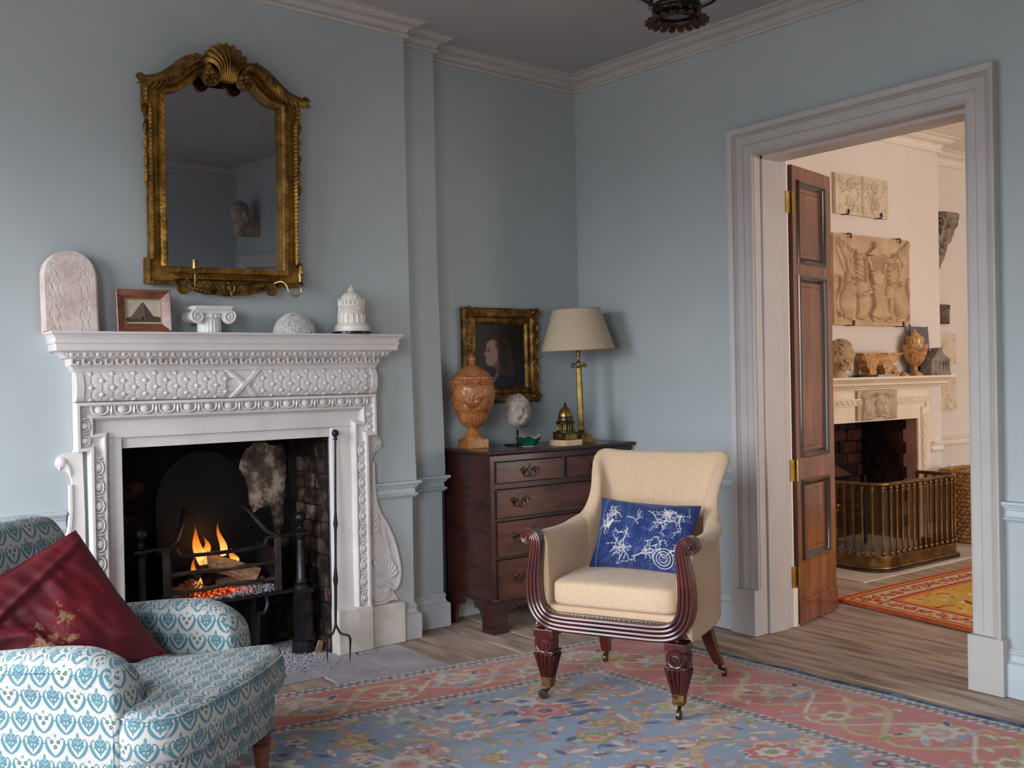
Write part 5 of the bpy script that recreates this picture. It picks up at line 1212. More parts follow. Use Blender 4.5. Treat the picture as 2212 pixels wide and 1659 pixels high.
# border ground and its vine; right side wide, far side narrower
def bandpoly(a0, a1, b0, b1, colr): RC.poly([(a0, b0), (a1, b0), (a1, b1), (a0, b1)], colr)
bandpoly(0, .52, 0, 3.4, RED); bandpoly(0, 3.4, 0, .37, RED)
J = (fbm(RC.W, RC.H, 300, 8, 3)[..., None]-.5)*.10
def tobord(s, t, side):    # s along, t 0..1 across the border
    return (.065+t*.455, s) if side == 'R' else (s, .07+t*.30)
for side, L_, s0 in (('R', 3.4, .28), ('F', 3.4, .30)):
    per = .62; ph0 = .3
    for off, cc, wd in ((0, GLD, .012), (.5, CRM, .007), (.25, GLD, .009)):
        P = [tobord(s0+k*.04, .5+.36*math.sin(2*PI*(k*.04/per+off)), side) for k in range(int((L_-s0)/.04))]; RC.line(P, wd, cc)
    k = 0; s = s0+.15
    while s < L_:
        x, y = tobord(s, .5+(.12 if k % 2 else -.1), side)
        if k % 2 == 0:
            palm(RC, x, y, .085, rr.uniform(-.3, .3), CRM, ROS, (200, 176, 160), n=9, oc=GLD)
            for q in range(6): a = q*1.05+.4; leaf(RC, x+.12*math.cos(a), y+.10*math.sin(a), .07, .012, a+.3, NVY if q % 2 else LBL, CRM)
            leaf(RC, x+.02, y+.085, .20, .018, .2, (140, 150, 180))
        else:
            palm(RC, x, y, .055, 0, CRM, OLV, RED, n=6, oc=GLD)
            for q in range(5): a = q*1.3; leaf(RC, x+.09*math.cos(a), y+.075*math.sin(a), .05, .012, a, OLV if q % 2 else GLD)
        s += per/2; k += 1
    for q in range(150):
        x, y = tobord(rr.uniform(s0, L_), rr.uniform(.08, .92), side); cc = rr.choice((OLV, OLV, GLD, CRM, CRM, ROS, LBL, GLD))
        leaf(RC, x, y, rr.uniform(.03, .085), rr.uniform(.006, .014), rr.uniform(0, 3.1), cc, GLD if cc in (OLV, CRM) and rr.random() < .5 else None)
def guard(a0, a1, side, s0=0, s1=3.4):
    w_ = a1-a0
    if side == 'R': bandpoly(a0, a1, s0, s1, (206, 196, 184))
    else: bandpoly(s0, s1, a0, a1, (206, 196, 184))
    s = s0; k = 0
    while s < s1:
        f_ = (lambda u, v: (a0+w_*v, s+u)) if side == 'R' else (lambda u, v: (s+u, a0+w_*v))
        RC.line([f_(0, .2), f_(.018, .8), f_(.036, .2)], .0035, NVY); RC.line([f_(.009, .9), f_(.027, .1)], .0025, NVY)
        x, y = f_(.018, .5); palm(RC, x, y, .012, 0, (RED, OLV, GLD, NVY)[k % 4], OLV if k % 4 else NVY, CRM, n=4, oc=NVY); x, y = f_(0, .5); RC.ell(x, y, .006, .006, 0, (RED, NVY)[k % 2])
        s += .036; k += 1
    for e_ in (a0, a1): RC.line([(e_, s0), (e_, s1)] if side == 'R' else [(s0, e_), (s1, e_)], .003, RED if e_ == a0 else ROS)
guard(0, .065, 'R'); guard(0, .065, 'F'); guard(.52, .585, 'R', .37); guard(.37, .435, 'F', .52)
for k in range(2600):
    x, y = rr.uniform(.6, 3.35), rr.uniform(.44, 3.35); cc = rr.choice(((170, 160, 160), (196, 160, 150), (150, 150, 130), (96, 116, 150), (176, 150, 110), (190, 120, 108), (200, 190, 178)))
    leaf(RC, x, y, rr.uniform(.012, .035), rr.uniform(.004, .008), rr.uniform(-.6, .6), cc)
_rs = np.random.RandomState(9); _j = np.clip(np.arange(RC.H)[:, None]+_rs.randint(-1, 2, (RC.H, RC.W)), 0, RC.H-1); _i = np.clip(np.arange(RC.W)[None, :]+_rs.randint(-1, 2, (RC.H, RC.W)), 0, RC.W-1); RC.a = RC.a[_j, _i]*.8+np.array((156, 142, 138), np.float32)/255*.2
RC.a += (np.random.RandomState(1).rand(RC.H, RC.W, 1).astype(np.float32)-.5)*.07
RC.a += (np.random.RandomState(2).rand(RC.H, 1, 1).astype(np.float32)-.5)*.035
wr = fbm(RC.W, RC.H, 160, 14, 4)[..., None]; RC.a = RC.a*(1-np.clip((wr-.55)*2.2, 0, .4))+np.array((190, 178, 168), np.float32)/255*np.clip((wr-.55)*2.2, 0, .4)
RUGM = imat('carpet_pile', image('carpet_design', RC.a), rough=.95, bump=.5, weave=420, spec=.1, sheen=.2)
rug = empty('carpet', (-2.0, -2.4, 0), 0, 'large worn floral carpet with blue field and red border under the armchairs', 'carpet')
RA, RB_, RCc, RD = Vector((-.455, -.895)), Vector((-3.82, -.44)), Vector((-3.72, -3.9)), Vector((-.25, -4.29))
def rugp(u, v, z=.009):
    p = RA*(1-u)*(1-v)+RB_*u*(1-v)+RCc*u*v+RD*(1-u)*v
    return (p.x+.012*noise.noise(Vector((v*14, 0, 0)))*(1-u)**4, p.y+.006*noise.noise(Vector((u*9, 3, 0))), z)
b = MB().grid(lambda u, v: (lambda q: (q[0], q[1], .009+.0016*noise.noise(Vector((q[0]*6, q[1]*6, 0)))))(rugp(u, v)), 80, 80, uv=True)
b.uv = [(x, 1-y) for x, y in b.uv]
k0 = len(b.v); part(b, 'pile', RUGM, rug)
b = MB()
for f_ in (lambda t: rugp(t, 0), lambda t: rugp(1, t), lambda t: rugp(1-t, 1), lambda t: rugp(0, 1-t)):
    b.grid(lambda u, v: (lambda p: (p[0], p[1], .0095*(1-v)+.001))(f_(u)), 80, 1)
part(b, 'edge_binding', mat('carpet_edge', (120, 110, 100), (190, 180, 168), rough=1, scale=60), rug)
KIL = mat('faded_blue_web', (44, 74, 116), (104, 132, 150), rough=.95, scale=5, stretch=(1, 4, 1), bump=.4, bscale=120, fac=(.4, .6))
def kil(u, v):
    p = rugp(0, u); wv = noise.noise(Vector((u*22, 0, 1))); w_ = .042+.014*wv
    return (p[0]+.002+v*w_, p[1]+.004*noise.noise(Vector((u*40, v, 3))), .006+.006*max(0, noise.noise(Vector((u*30, v*2, 5))))*v)
part(MB().grid(kil, 240, 5), 'blue_web_end', KIL, rug)
b = MB()
for k in range(260):
    u = k/260+rr.uniform(-.001, .001); p = rugp(u*.95, 0); L_ = rr.uniform(.006, .018)
    b.tube([(p[0], p[1]-.002, .006), (p[0]+rr.uniform(-.004, .004), p[1]+L_*.6, .005), (p[0]+rr.uniform(-.006, .006), p[1]+L_, .003)], .0012, 4)
part(b, 'fringe', mat('cotton_fringe', (190, 182, 170), rough=1), rug)['kind'] = 'stuff'

# ---------------------------------------------------------------- pattern cloth of the fireside chair
TW, TH = .195, .36
def cloth_tile():
    c = Cv(TW, TH, 2300, 3, (168, 165, 160)); T = (72, 112, 121); TD = (46, 86, 96); G = (26, 78, 68)
    def wrapdraw(fn):
        for ox in (-TW, 0, TW):
            for oy in (-TH, 0, TH): fn(ox, oy)
    cw, chh = .065, .060
    for row in range(6):
        for q in range(3):
            x = q*cw+(cw/2 if row % 2 else 0)+.03; y = row*chh+.03; cluster_ = (q+row//2+(row % 2)*2) % 3 == 0
            def draw(ox, oy):
                X, Y = x+ox, y+oy
                if X < -.06 or X > TW+.06 or Y < -.06 or Y > TH+.06: return
                for s in (-1, 1):
                    Q = [(X+(a-X)*1.0, Y+(b_-Y)*1.15) for a, b_ in curve([(X+s*.001, Y+.029), (X+s*.014, Y+.021), (X+s*.025, Y+.006), (X+s*.026, Y-.007), (X+s*.020, Y-.013), (X+s*.015, Y-.009)], 5)]
                    c.line(Q, [.0016+.0030*math.sin(PI*min(1, i/(len(Q)*.62)))*(i < len(Q)*.62) for i in range(len(Q))], T)
                    c.ell(X+s*.0305, Y+.001, .0016, .0016, 0, TD); c.ell(X+s*.006, Y+.034, .0013, .0013, 0, TD)
                c.ell(X, Y+.034, .0014, .003, 0, T)
                if cluster_:
                    P = [(X+.0055*(1 if k % 2 == 0 else .45)*math.sin(k*PI/5), Y-.020-.0055*(1 if k % 2 == 0 else .45)*math.cos(k*PI/5)) for k in range(10)]; c.poly(P, T)
                    for (a, b_) in ((-.010, -.004), (.009, -.004), (0, .009)):
                        for k in range(5): t = k*1.26+a*90; c.ell(X+a+.0035*math.cos(t), Y+b_+.0035*math.sin(t), .0019, .0026, t, G)
                else:
                    for k in range(7):
                        t = -PI/2+(k-3)*.60; c.ell(X+.0100*math.cos(t), Y-.001+.0100*math.sin(t), .0088, .0040, t, T); c.ell(X+.0155*math.cos(t), Y-.001+.0155*math.sin(t), .0032, .0046, t, T)
                    c.ell(X, Y-.021, .0042, .0105, 0, T); c.ell(X, Y-.001, .0042, .0042, 0, TD); c.ell(X, Y+.012, .0032, .0120, 0, T)
                    for s in (-1, 1): c.ell(X+s*.008, Y+.010, .0085, .0030, s*-.9, T); c.line([(X, Y-.001), (X+s*.010, Y-.010)], .0007, (168, 165, 160))
                    c.line([(X, Y-.001), (X, Y-.022)], .0007, (168, 165, 160))
            wrapdraw(draw)
    return c.a
CLO = imat('printed_linen', image('printed_linen', cloth_tile()), rough=.85, box=True, bump=.15, weave=500, scale=(1/TW, 1/TW, 1/TH), spec=.2, sheen=.15)
# image box projection uses unit squares: the tile is TW wide and TH tall on every side (z is vertical)
def sgnp(c_, e): return math.copysign(abs(c_)**e, c_)
def rbox(b, c_, h_, e1=.35, e2=.35, nu=56, nv=28, dfm=None):
    def fn(u, v):
        th = 2*PI*u; ph = PI*(v-.5); cp_, sp_ = math.cos(ph), math.sin(ph)
        p = (h_[0]*sgnp(cp_, e1)*sgnp(math.cos(th), e2), h_[1]*sgnp(cp_, e1)*sgnp(math.sin(th), e2), h_[2]*sgnp(sp_, e1))
        if dfm: p = dfm(*p)
        return (c_[0]+p[0], c_[1]+p[1], c_[2]+p[2])
    return b.grid(fn, nu, nv, cu=True)
fc = empty('fireside_armchair', (-2.837, -1.585, .009), math.atan2(-.766, .643), 'upholstered armchair in cream linen printed with teal flowers, at lower left', 'armchair')
fcp = lambda mb, name, m=CLO, **k: mb.build(name, m, fc, **k)
ZF = -.009
b = MB(); rbox(b, (-.28, 0, .255), (.42, .345, .10), .3, .28, 72, 24, lambda x, y, z: (x+(.012*math.cos(y*4.2) if x > .2 else 0), y, z)); fcp(b, 'seat_base')
OL_ = [(-.52, 0), (-.52, .215), (-.30, .222), (-.035, .222), (-.005, .245), (.0, .325), (.05, .352), (.11, .345), (.158, .30), (.182, .16), (.190, 0)]
OUT = curve(OL_+[(x, -y) for x, y in reversed(OL_[1:-1])], 4, True)
def cush(b, OUT, c0, z0, z1, dome, r=.055, wr=.004):
    n = len(OUT); R = []
    for k in range(9):
        t = k/8; a = -PI/2+PI*t; ins = r*(1-math.cos(a)**.6 if math.cos(a) > 0 else 1); zz = (z0+z1)/2+(z1-z0)/2*math.copysign(abs(math.sin(a))**.8, a); R.append((ins, zz))
    P = []; m = 0
    seq = [(.9, z0, 0)]+[None]*9+[(.75, z1, .45), (.5, z1, .8), (.25, z1, .97), (.03, z1, 1)]
    for i, q in enumerate(seq):
        for (x, y) in OUT:
            dx, dy = x-c0[0], y-c0[1]; L_ = math.hypot(dx, dy)
            if q is None: ins, zz = R[i-1]; f_ = (L_-ins)/L_; dm = 0
            else: f_, zz, dm = q[0]*(1-r/L_), q[1], q[2]
            X, Y = c0[0]+dx*f_, c0[1]+dy*f_; P.append((X, Y, zz+dome*dm+wr*noise.noise(Vector((X*16, Y*16, zz*20)))))
        m += 1
    return b.add(P, [(i*n+k, i*n+(k+1) % n, (i+1)*n+(k+1) % n, (i+1)*n+k) for i in range(m-1) for k in range(n)]+[tuple((m-1)*n+k for k in range(n)), tuple(reversed(range(n)))])
b = MB(); cush(b, OUT, (-.12, 0), .285, .415, .022, .05, .012); fcp(b, 'seat_cushion', angle=180)
pipes = MB()
for zz, rr_ in ((.402, .0), ): pipes.tube([(-.12+(x+.12)*.985, y*.985, zz) for x, y in OUT], .0030, 6, True)
fcp(pipes, 'cushion_piping')
def arm(s):
    # cross-section (across, up) swept forwards with a rounded front end
    prof = [(-.055, .12), (-.056, .30), (-.058, .44), (-.062, .49), (-.058, .525), (-.040, .547), (-.012, .556), (.020, .554), (.048, .538), (.064, .510), (.066, .480), (.060, .45), (.056, .40), (.055, .30), (.054, .12)]
    prof = curve(prof, 3); n = len(prof); m = 40
    def fn(u, v):
        i = min(n-1, int(round(u*(n-1)))); a, z = prof[i]; x = -.66+.66*min(1, v/.86); sc_ = 1
        top = .008*math.sin((x+.66)*4)-.03*sm(-.1, -.5, x)+.05*sm(-.45, -.66, x)
        if v > .86: t = (v-.86)/.14; sc_ = math.sqrt(max(0, 1-t**2.6))*.999+.001; x = .028*t**.8
        tt_ = max(0, (x+.13)/.160); top -= .105*(1-math.sqrt(max(0, 1-min(1, tt_)**2))); zc2 = .33; zz = zc2+(z+top*(z > .3)-zc2)*(1-(1-sc_)*.95 if z > .3 else 1)
        return (x+.002*noise.noise(Vector((x*20, z*20, s))), s*(.290+a*max(sc_, .02)), zz)
    b = MB().grid(fn, n-1, m); fcp(b, 'arm', angle=80)
    b = MB()      # gathers on the front of the arm
    for k in range(11):
        a = -.2+k*PI*1.1/10
        b.tube([(-.055, s*(.290+.056*math.cos(a)), .478+.056*math.sin(a)), (-.015, s*(.290+.050*math.cos(a+.06)), .445+.056*math.sin(a+.06)), (.012, s*(.290+.036*math.cos(a+.16)), .405+.045*math.sin(a+.1))], [.0035, .0032, .001], 6)
    fcp(b, 'arm_gathers')['kind'] = 'stuff'
    pp_ = [(-.62, .505)]+[(-.62+k*.06, .508+.006*math.sin(k)) for k in range(1, 9)]+[(-.09, .500), (-.03, .47), (.0, .41), (.002, .30), (.002, .14)]
    fcp(MB().tube([(x, s*(.290+(.0665 if z > .48 else .059 if z > .4 else .056)), z-.0) for x, z in curve(pp_, 3)], .0022, 5), 'arm_seam')
arm(1); arm(-1)
def bk(x, y, z):
    k = sm(.05, .27, z); return (x-.16*(z+.3)-.02*(z+.3)**2*3, y*(1-.10*k*k*abs(y/.3)**2), z)
b = MB(); rbox(b, (-.545, 0, .545), (.085, .315, .290), .34, .5, 64, 40, bk); fcp(b, 'back', angle=180)
WL = mat('turned_walnut', (84, 44, 30), (130, 74, 50), rough=.35, scale=8, stretch=(1, 1, 3), coat=.3)
for x, y in ((.085, .275), (.085, -.275), (-.58, .26), (-.58, -.26)):
    b = MB().lathe([(.014, ZF+.0), (.017, ZF+.004), (.018, .03), (.021, .06), (.026, .10), (.030, .125), (.024, .130), (.032, .136), (.033, .142), (.026, .148), (.030, .153), (.032, .17), (.030, .195)], 24, (x, y, 0)); fcp(b, 'leg', WL, angle=40)
# oxblood leather cushion
LEA = mat('oxblood_leather', (62, 10, 18), (112, 22, 34), rough=.55, scale=4, detail=9, bump=.2, bscale=60, c3=(86, 14, 25), coat=.0, spec=.35)
nt = LEA.node_tree; N = nt.nodes; L = nt.links; bsd = N['Principled BSDF']
tcx = N.new('ShaderNodeTexCoord'); n1 = N.new('ShaderNodeTexNoise'); n1.inputs['Scale'].default_value = 34; n1.inputs['Detail'].default_value = 9; n1.inputs['Roughness'].default_value = .75; n2 = N.new('ShaderNodeTexNoise'); n2.inputs['Scale'].default_value = 5
L.new(tcx.outputs['Object'], n1.inputs[0]); L.new(tcx.outputs['Object'], n2.inputs[0]); mu = N.new('ShaderNodeMath'); mu.operation = 'MULTIPLY'; L.new(n1.outputs['Fac'], mu.inputs[0])
sx = N.new('ShaderNodeSeparateXYZ'); L.new(tcx.outputs['Object'], sx.inputs[0]); mr_ = N.new('ShaderNodeMapRange'); mr_.inputs[1].default_value = .10; mr_.inputs[2].default_value = -.22; mr_.inputs[3].default_value = .72; mr_.inputs[4].default_value = 1.22; L.new(sx.outputs[0], mr_.inputs[0]); L.new(mr_.outputs[0], mu.inputs[1])
mu2 = N.new('ShaderNodeMath'); mu2.operation = 'MULTIPLY'; L.new(mu.outputs[0], mu2.inputs[0]); L.new(n2.outputs['Fac'], mu2.inputs[1])
cr = N.new('ShaderNodeValToRGB'); cr.color_ramp.elements[0].position = .285; cr.color_ramp.elements[0].color = (0, 0, 0, 1); cr.color_ramp.elements[1].position = .335; cr.color_ramp.elements[1].color = (1, 1, 1, 1); L.new(mu2.outputs[0], cr.inputs[0])
mx = N.new('ShaderNodeMix'); mx.data_type = 'RGBA'; src = bsd.inputs['Base Color'].links[0].from_socket; L.new(cr.outputs[0], mx.inputs[0]); L.new(src, mx.inputs[6]); mx.inputs[7].default_value = (*lin((170, 128, 96)), 1); L.new(mx.outputs[2], bsd.inputs['Base Color'])
def throw(b, W_, H_, T_, amp=.006, seed=0, uv=False, n=60, pinch=.07, box=.5, fold=0):
    for sg in (1, -1):
        def fn(u, v):
            a, c_ = u*2-1, v*2-1; k = max(0, (1-abs(a)**2.4)*(1-abs(c_)**2.4))**box
            x = a*W_/2*(1-pinch*(1-a*a)*0-pinch*(1-abs(c_))*abs(a)**3*1.0); z = c_*H_/2*(1-pinch*(1-abs(a))*abs(c_)**3)
            w_ = amp*noise.noise(Vector((a*2.2+seed, c_*2.2, sg)))+amp*.6*noise.noise(Vector((a*6+seed, c_*3+a*3, sg+4)))
            if fold and sg > 0:
                d = c_*.62+.62*a+.28+.10*math.sin(3*(a-c_)); w_ += fold*(math.exp(-(d/.075)**2)-.8*math.exp(-((d-.17)/.10)**2)); d2 = c_-.25*a-.62; w_ += fold*.45*math.exp(-(d2/.05)**2)-fold*.3*math.exp(-((d2+.09)/.05)**2)
            return (x, -sg*(T_/2*k+w_*(.3+k)) , z)
        b.grid(fn, n, n, uv=uv)
    return b
def matfrom(loc, xdir, zdir):
    x = Vector(xdir).normalized(); z = Vector(zdir).normalized(); z = (z-x*z.dot(x)).normalized(); y = z.cross(x)
    m = Matrix((x, y, z)).transposed().to_4x4(); m.translation = Vector(loc); return m
rc = empty('leather_cushion', (0, 0, 0), 0, 'worn oxblood red leather cushion slumped on the printed armchair', 'cushion')
rc.matrix_world = matfrom((-3.135, -1.36, .545), (.86, .28, .34), (-.36, .42, .86))
rcs = .455
throw(MB(), rcs, rcs, .15, .010, 3, n=130, pinch=.05, fold=.016).build('cover', LEA, rc, angle=180)
q = [(-rcs/2, -.052, rcs/2*.90), (0, -.058, rcs/2*.86), (rcs/2*.9, -.03, rcs/2*.9), (rcs/2, 0, rcs/2)]
MB().tube([(x*.995, 0, z*.995) for x, z in [(-rcs/2, -rcs/2), (-rcs/2*.955, 0), (-rcs/2, rcs/2), (0, rcs/2*.955), (rcs/2, rcs/2), (rcs/2*.955, 0), (rcs/2, -rcs/2), (0, -rcs/2*.955)]], .005, 6, True).build('seam', LEA, rc)

# ---------------------------------------------------------------- Regency armchair
LIN = mat('beige_linen', (204, 172, 139), (214, 183, 150), rough=.85, scale=14, detail=8, stretch=(9, 9, 1.2), bump=.12, bscale=260, sheen=.2)
CUL = mat('beige_linen_seat', (210, 178, 145), (220, 190, 157), rough=.85, scale=14, detail=8, stretch=(8, 2, 8), bump=.12, bscale=200, sheen=.2)
MH = mat('reeded_mahogany', (52, 18, 17), (102, 42, 34), rough=.28, scale=5, detail=8, coat=.45, c3=(74, 27, 24), bump=.05)
ac = empty('regency_armchair', (-1.399+.424*.28, -1.385-.905*.28, .009), math.atan2(-.905, .424), 'mahogany tub armchair with reeded frame, beige linen cover and brass castors', 'armchair')
acp = lambda mb, name, m=LIN, **k: mb.build(name, m, ac, **k)
plan = [(.285, .012), (.285, .12), (.284, .25), (.279, .34), (.268, .41), (.254, .470), (.222, .512), (.15, .530), (.07, .540), (0, .542)]
tops = [.640, .638, .636, .648, .690, .850, .916, .914, .912, .912]
armk = [1, 1, 1, .9, .55, .12, 0, 0, 0, 0]
S_ = [(x, y, t, k) for (x, y), t, k in zip(plan, tops, armk)]
S_ = curve([(-x, y, t, k) for x, y, t, k in S_]+[(x, y, t, k) for x, y, t, k in reversed(S_[:-1])], 8)
PA = [(-.030, .35, 0), (-.030, .60, .55), (-.030, .86, .85), (-.022, .95, .93), (-.004, .99, .985), (.018, 1.0, 1.0), (.040, .99, .99), (.056, .955, .955), (.058, .92, .92), (.046, .885, .89), (.034, .86, .85), (.031, .70, .7), (.031, .4, .4), (.028, 0, 0)]
PB = [(-.030, 0), (-.032, 0), (-.028, 0), (-.024, 0), (-.018, 0), (-.006, 0), (.006, 0), (.014, 0), (.018, 0), (.021, 0), (.024, 0), (.027, 0), (.029, 0), (.026, 0)]
def shellp(i, j):
    x, y, t, k = S_[i]; a = S_[max(0, i-1)]; b_ = S_[min(len(S_)-1, i+1)]; d = Vector((b_[0]-a[0], b_[1]-a[1])).normalized(); n_ = Vector((-d.y, d.x))
    o_ = PA[j][0]*k+PB[j][0]*(1-k); zb = .355 if j < 3 else .275; h_ = PA[j][1]
    if j == 0: z = .355
    elif j == 1: z = .355+(t-.355)*.5
    elif j < 13: z = .355+(t-.355)*(PA[j][2])
    else: z = .275
    if k < .5 and 3 <= j <= 9: z = t-(1-k)*(.004 if j in (4, 6) else 0 if j == 5 else .014 if j in (3, 7) else .03 if j == 8 else .05)-k*(t-(.355+(t-.355)*PA[j][2]))
    q = max(0, (z-.42)/.5); lean = .085*q**1.7*(1-k)
    fl_ = 1+.27*max(0, (z-.70)/.21)**2*(1-k)*(abs(x)/.25 if y < .54 else abs(x)/.25)
    wn = (1-.10*math.exp(-((z-.70)/.11)**2)*(1-k)) if y > .38 else 1
    return ((x+n_.x*o_)*fl_*wn, y+n_.y*o_+lean, z)
m_ = len(PA); n_ = len(S_); b = MB(); b.add([shellp(i, j) for i in range(n_) for j in range(m_)], [(i*m_+j, i*m_+j+1, (i+1)*m_+j+1, (i+1)*m_+j) for i in range(n_-1) for j in range(m_-1)]+[tuple(range(m_)), tuple(reversed(range((n_-1)*m_, n_*m_)))])
acp(b, 'upholstered_tub', angle=80, sub=1)
acp(MB().box(-.265, .265, .02, .52, .285, .362), 'seat_deck', smooth=False, bevel=.01)
b = MB(); rbox(b, (0, .245, .408), (.252, .235, .053), .30, .22, 80, 28, lambda x, y, z: (x, y, z+(.012*math.cos(x*5)*math.cos(y*5) if z > 0 else 0)+.003*noise.noise(Vector((x*14, y*5, z*9))))); acp(b, 'seat_cushion', CUL, angle=180)
# reeded lyre front: rail and scrolled arm fronts in one run of four reeds
half = [(0, .303), (.10, .303), (.19, .304), (.24, .312), (.275, .335), (.296, .375), (.303, .43), (.300, .50), (.291, .565), (.287, .605), (.294, .630), (.312, .643), (.331, .637), (.338, .621), (.330, .607), (.317, .608), (.314, .619), (.322, .625)]
hc = curve(half, 6); nh = len(hc)
def bandw(i): t = i/nh; return .031-(.031-.017)*sm(.30, .62, t)-.010*sm(.62, 1.0, t)
b = MB(); bk_ = MB()
full = [(-x, z, bandw(i)) for i, (x, z) in reversed(list(enumerate(hc)))][:-1]+[(x, z, bandw(i)) for i, (x, z) in enumerate(hc)]
N_ = len(full); nr = []
for i in range(N_):
    a = full[max(0, i-1)]; c_ = full[min(N_-1, i+1)]; d = Vector((c_[0]-a[0], c_[1]-a[1])).normalized(); nr.append(Vector((-d.y, d.x)))
for r_ in (-.76, -.26, .26, .76):
    b.tube([(full[i][0]+nr[i].x*full[i][2]*r_, -.024, full[i][1]+nr[i].y*full[i][2]*r_) for i in range(N_)], [full[i][2]*.27 for i in range(N_)], 8)
P = []
for i in range(N_):
    for sg, yy in ((-1, -.022), (1, -.022), (1, .02), (-1, .02)): P.append((full[i][0]+nr[i].x*full[i][2]*sg, yy, full[i][1]+nr[i].y*full[i][2]*sg))
bk_.add(P, [(i*4+j, i*4+(j+1) % 4, (i+1)*4+(j+1) % 4, (i+1)*4+j) for i in range(N_-1) for j in range(4)]+[(0, 1, 2, 3), tuple((N_-1)*4+j for j in (3, 2, 1, 0))])
acp(bk_, 'front_frame', MH, angle=50); acp(b, 'reeding', MH)['kind'] = 'stuff'
b = MB()
for s in (-1, 1): b.ball((s*.323, -.026, .621), (.008, .008, .008), 10, 6)
acp(b, 'scroll_eye', MH)['kind'] = 'stuff'
b = MB(); L_ = 0; acc = 0
for i in range(1, N_-0):
    p0 = Vector((full[i-1][0], full[i-1][1])); p1 = Vector((full[i][0], full[i][1])); acc += (p1-p0).length
    if acc > .0095 and nh*.30 < abs(i-N_/2)+nh*.30 and abs(i-N_/2) < nh*.50:
        acc = 0; q = p1+nr[i]*full[i][2]*1.05; b.ball((q.x, -.006, q.y), .0026, 6, 4)
acp(b, 'brass_nails', ABR)['kind'] = 'stuff'
acp(MB().box(-.268, .268, .0, .02, .272, .34).box(-.27, -.25, .02, .50, .272, .30).box(.25, .27, .02, .50, .272, .30), 'seat_rail', MH, smooth=False, bevel=.003)
def castor(x, y, dx, dy, m1=ABR):
    b = MB().lathe([(.0215, .050), (.0225, .054), (.024, .085)], 4, (x, y, 0)).map(lambda a, c_, z: (a, c_, z)) if False else MB()
    b.tube([(x, y, .052), (x, y, .040), (x+dx*.012, y+dy*.012, .032), (x+dx*.022, y+dy*.022, .020)], [.009, .008, .006, .006], 8)
    w_ = MB().lathe([(.006, -.009), (.0175, -.007), (.019, 0), (.0175, .007), (.006, .009)], 22)
    w_.xf(Matrix.Rotation(PI/2, 4, 'Y') if abs(dy) > abs(dx) else Matrix.Rotation(PI/2, 4, 'X')); w_.map(lambda a, c_, z: (a+x+dx*.022, c_+y+dy*.022, z+.019))
    return b, w_
WHL = mat('castor_wheel', (56, 46, 40), (120, 104, 80), rough=.35, metal=.8, scale=40)
for s, dr in ((-1, (-.9, -.3)), (1, (.2, -1))):
    x = s*.262; lg = MB(); 
    prof = [(.0205, .082), (.0385, .186)]
    for (w0, z0), (w1, z1) in ((prof[0], prof[1]),):
        lg.add([(x+sx*w0, sy*w0+.012, z0) for sx, sy in ((-1,-1),(1,-1),(1,1),(-1,1))]+[(x+sx*w1, sy*w1+.012, z1) for sx, sy in ((-1,-1),(1,-1),(1,1),(-1,1))], [(0,3,2,1),(4,5,6,7),(0,1,5,4),(1,2,6,5),(2,3,7,6),(3,0,4,7)])
    lg.box(x-.041, x+.041, -.03, .053, .184, .192).box(x-.032, x+.032, -.02, .045, .190, .25).box(x-.040, x+.040, -.028, .052, .247, .275)
    l_ = lg.build('leg', MH, ac, smooth=False, bevel=.002)
    rd = MB()
    for k in range(4):
        t = -.72+k*.48
        rd.tube([(x+t*.0205, -.0095, .090), (x+t*.0385, -.0265, .180)], [.0036, .0070], 6); rd.tube([(x-.0205-.001, .012+t*.0205, .090), (x-.0385-.001, .012+t*.0385, .180)], [.0036, .0070], 6); rd.tube([(x+.0205+.001, .012+t*.0205, .090), (x+.0385+.001, .012+t*.0385, .180)], [.0036, .0070], 6)
    rd.build('leg_reeding', MH, l_)['kind'] = 'stuff'
    for sd in ('f', 's'):
        pt_ = MB().lathe([(.001, .012), (.008, .012), (.010, .008), (.015, .007), (.018, .011), (.022, .011), (.024, .007), (.029, .007), (.033, .010), (.036, .006), (.036, -.02)], 28, cap=False)
        if sd == 'f': pt_.xf(Matrix.Rotation(PI/2, 4, 'X')).map(lambda a, c_, z: (a+x, c_-.022, z+.220))
        else: pt_.xf(Matrix.Rotation(PI/2*s, 4, 'Y')).map(lambda a, c_, z: (a+x+s*.030, c_+.012, z+.220))
        pt_.build('roundel', MH, l_, angle=50)
    cap_ = MB().add([(x+sx*.0195, sy*.0195+.012, .050) for sx, sy in ((-1,-1),(1,-1),(1,1),(-1,1))]+[(x+sx*.0225, sy*.0225+.012, .088) for sx, sy in ((-1,-1),(1,-1),(1,1),(-1,1))], [(0,3,2,1),(4,5,6,7),(0,1,5,4),(1,2,6,5),(2,3,7,6),(3,0,4,7)])
    cap_.build('brass_cap', mat('worn_brass_cap', (70, 40, 24), (160, 124, 76), rough=.45, metal=.7, scale=40), l_, smooth=False, bevel=.001)
    f_, w_ = castor(x, .012, *dr); f_.build('castor_fork', BRZ, l_); w_.build('castor_wheel', WHL, l_)
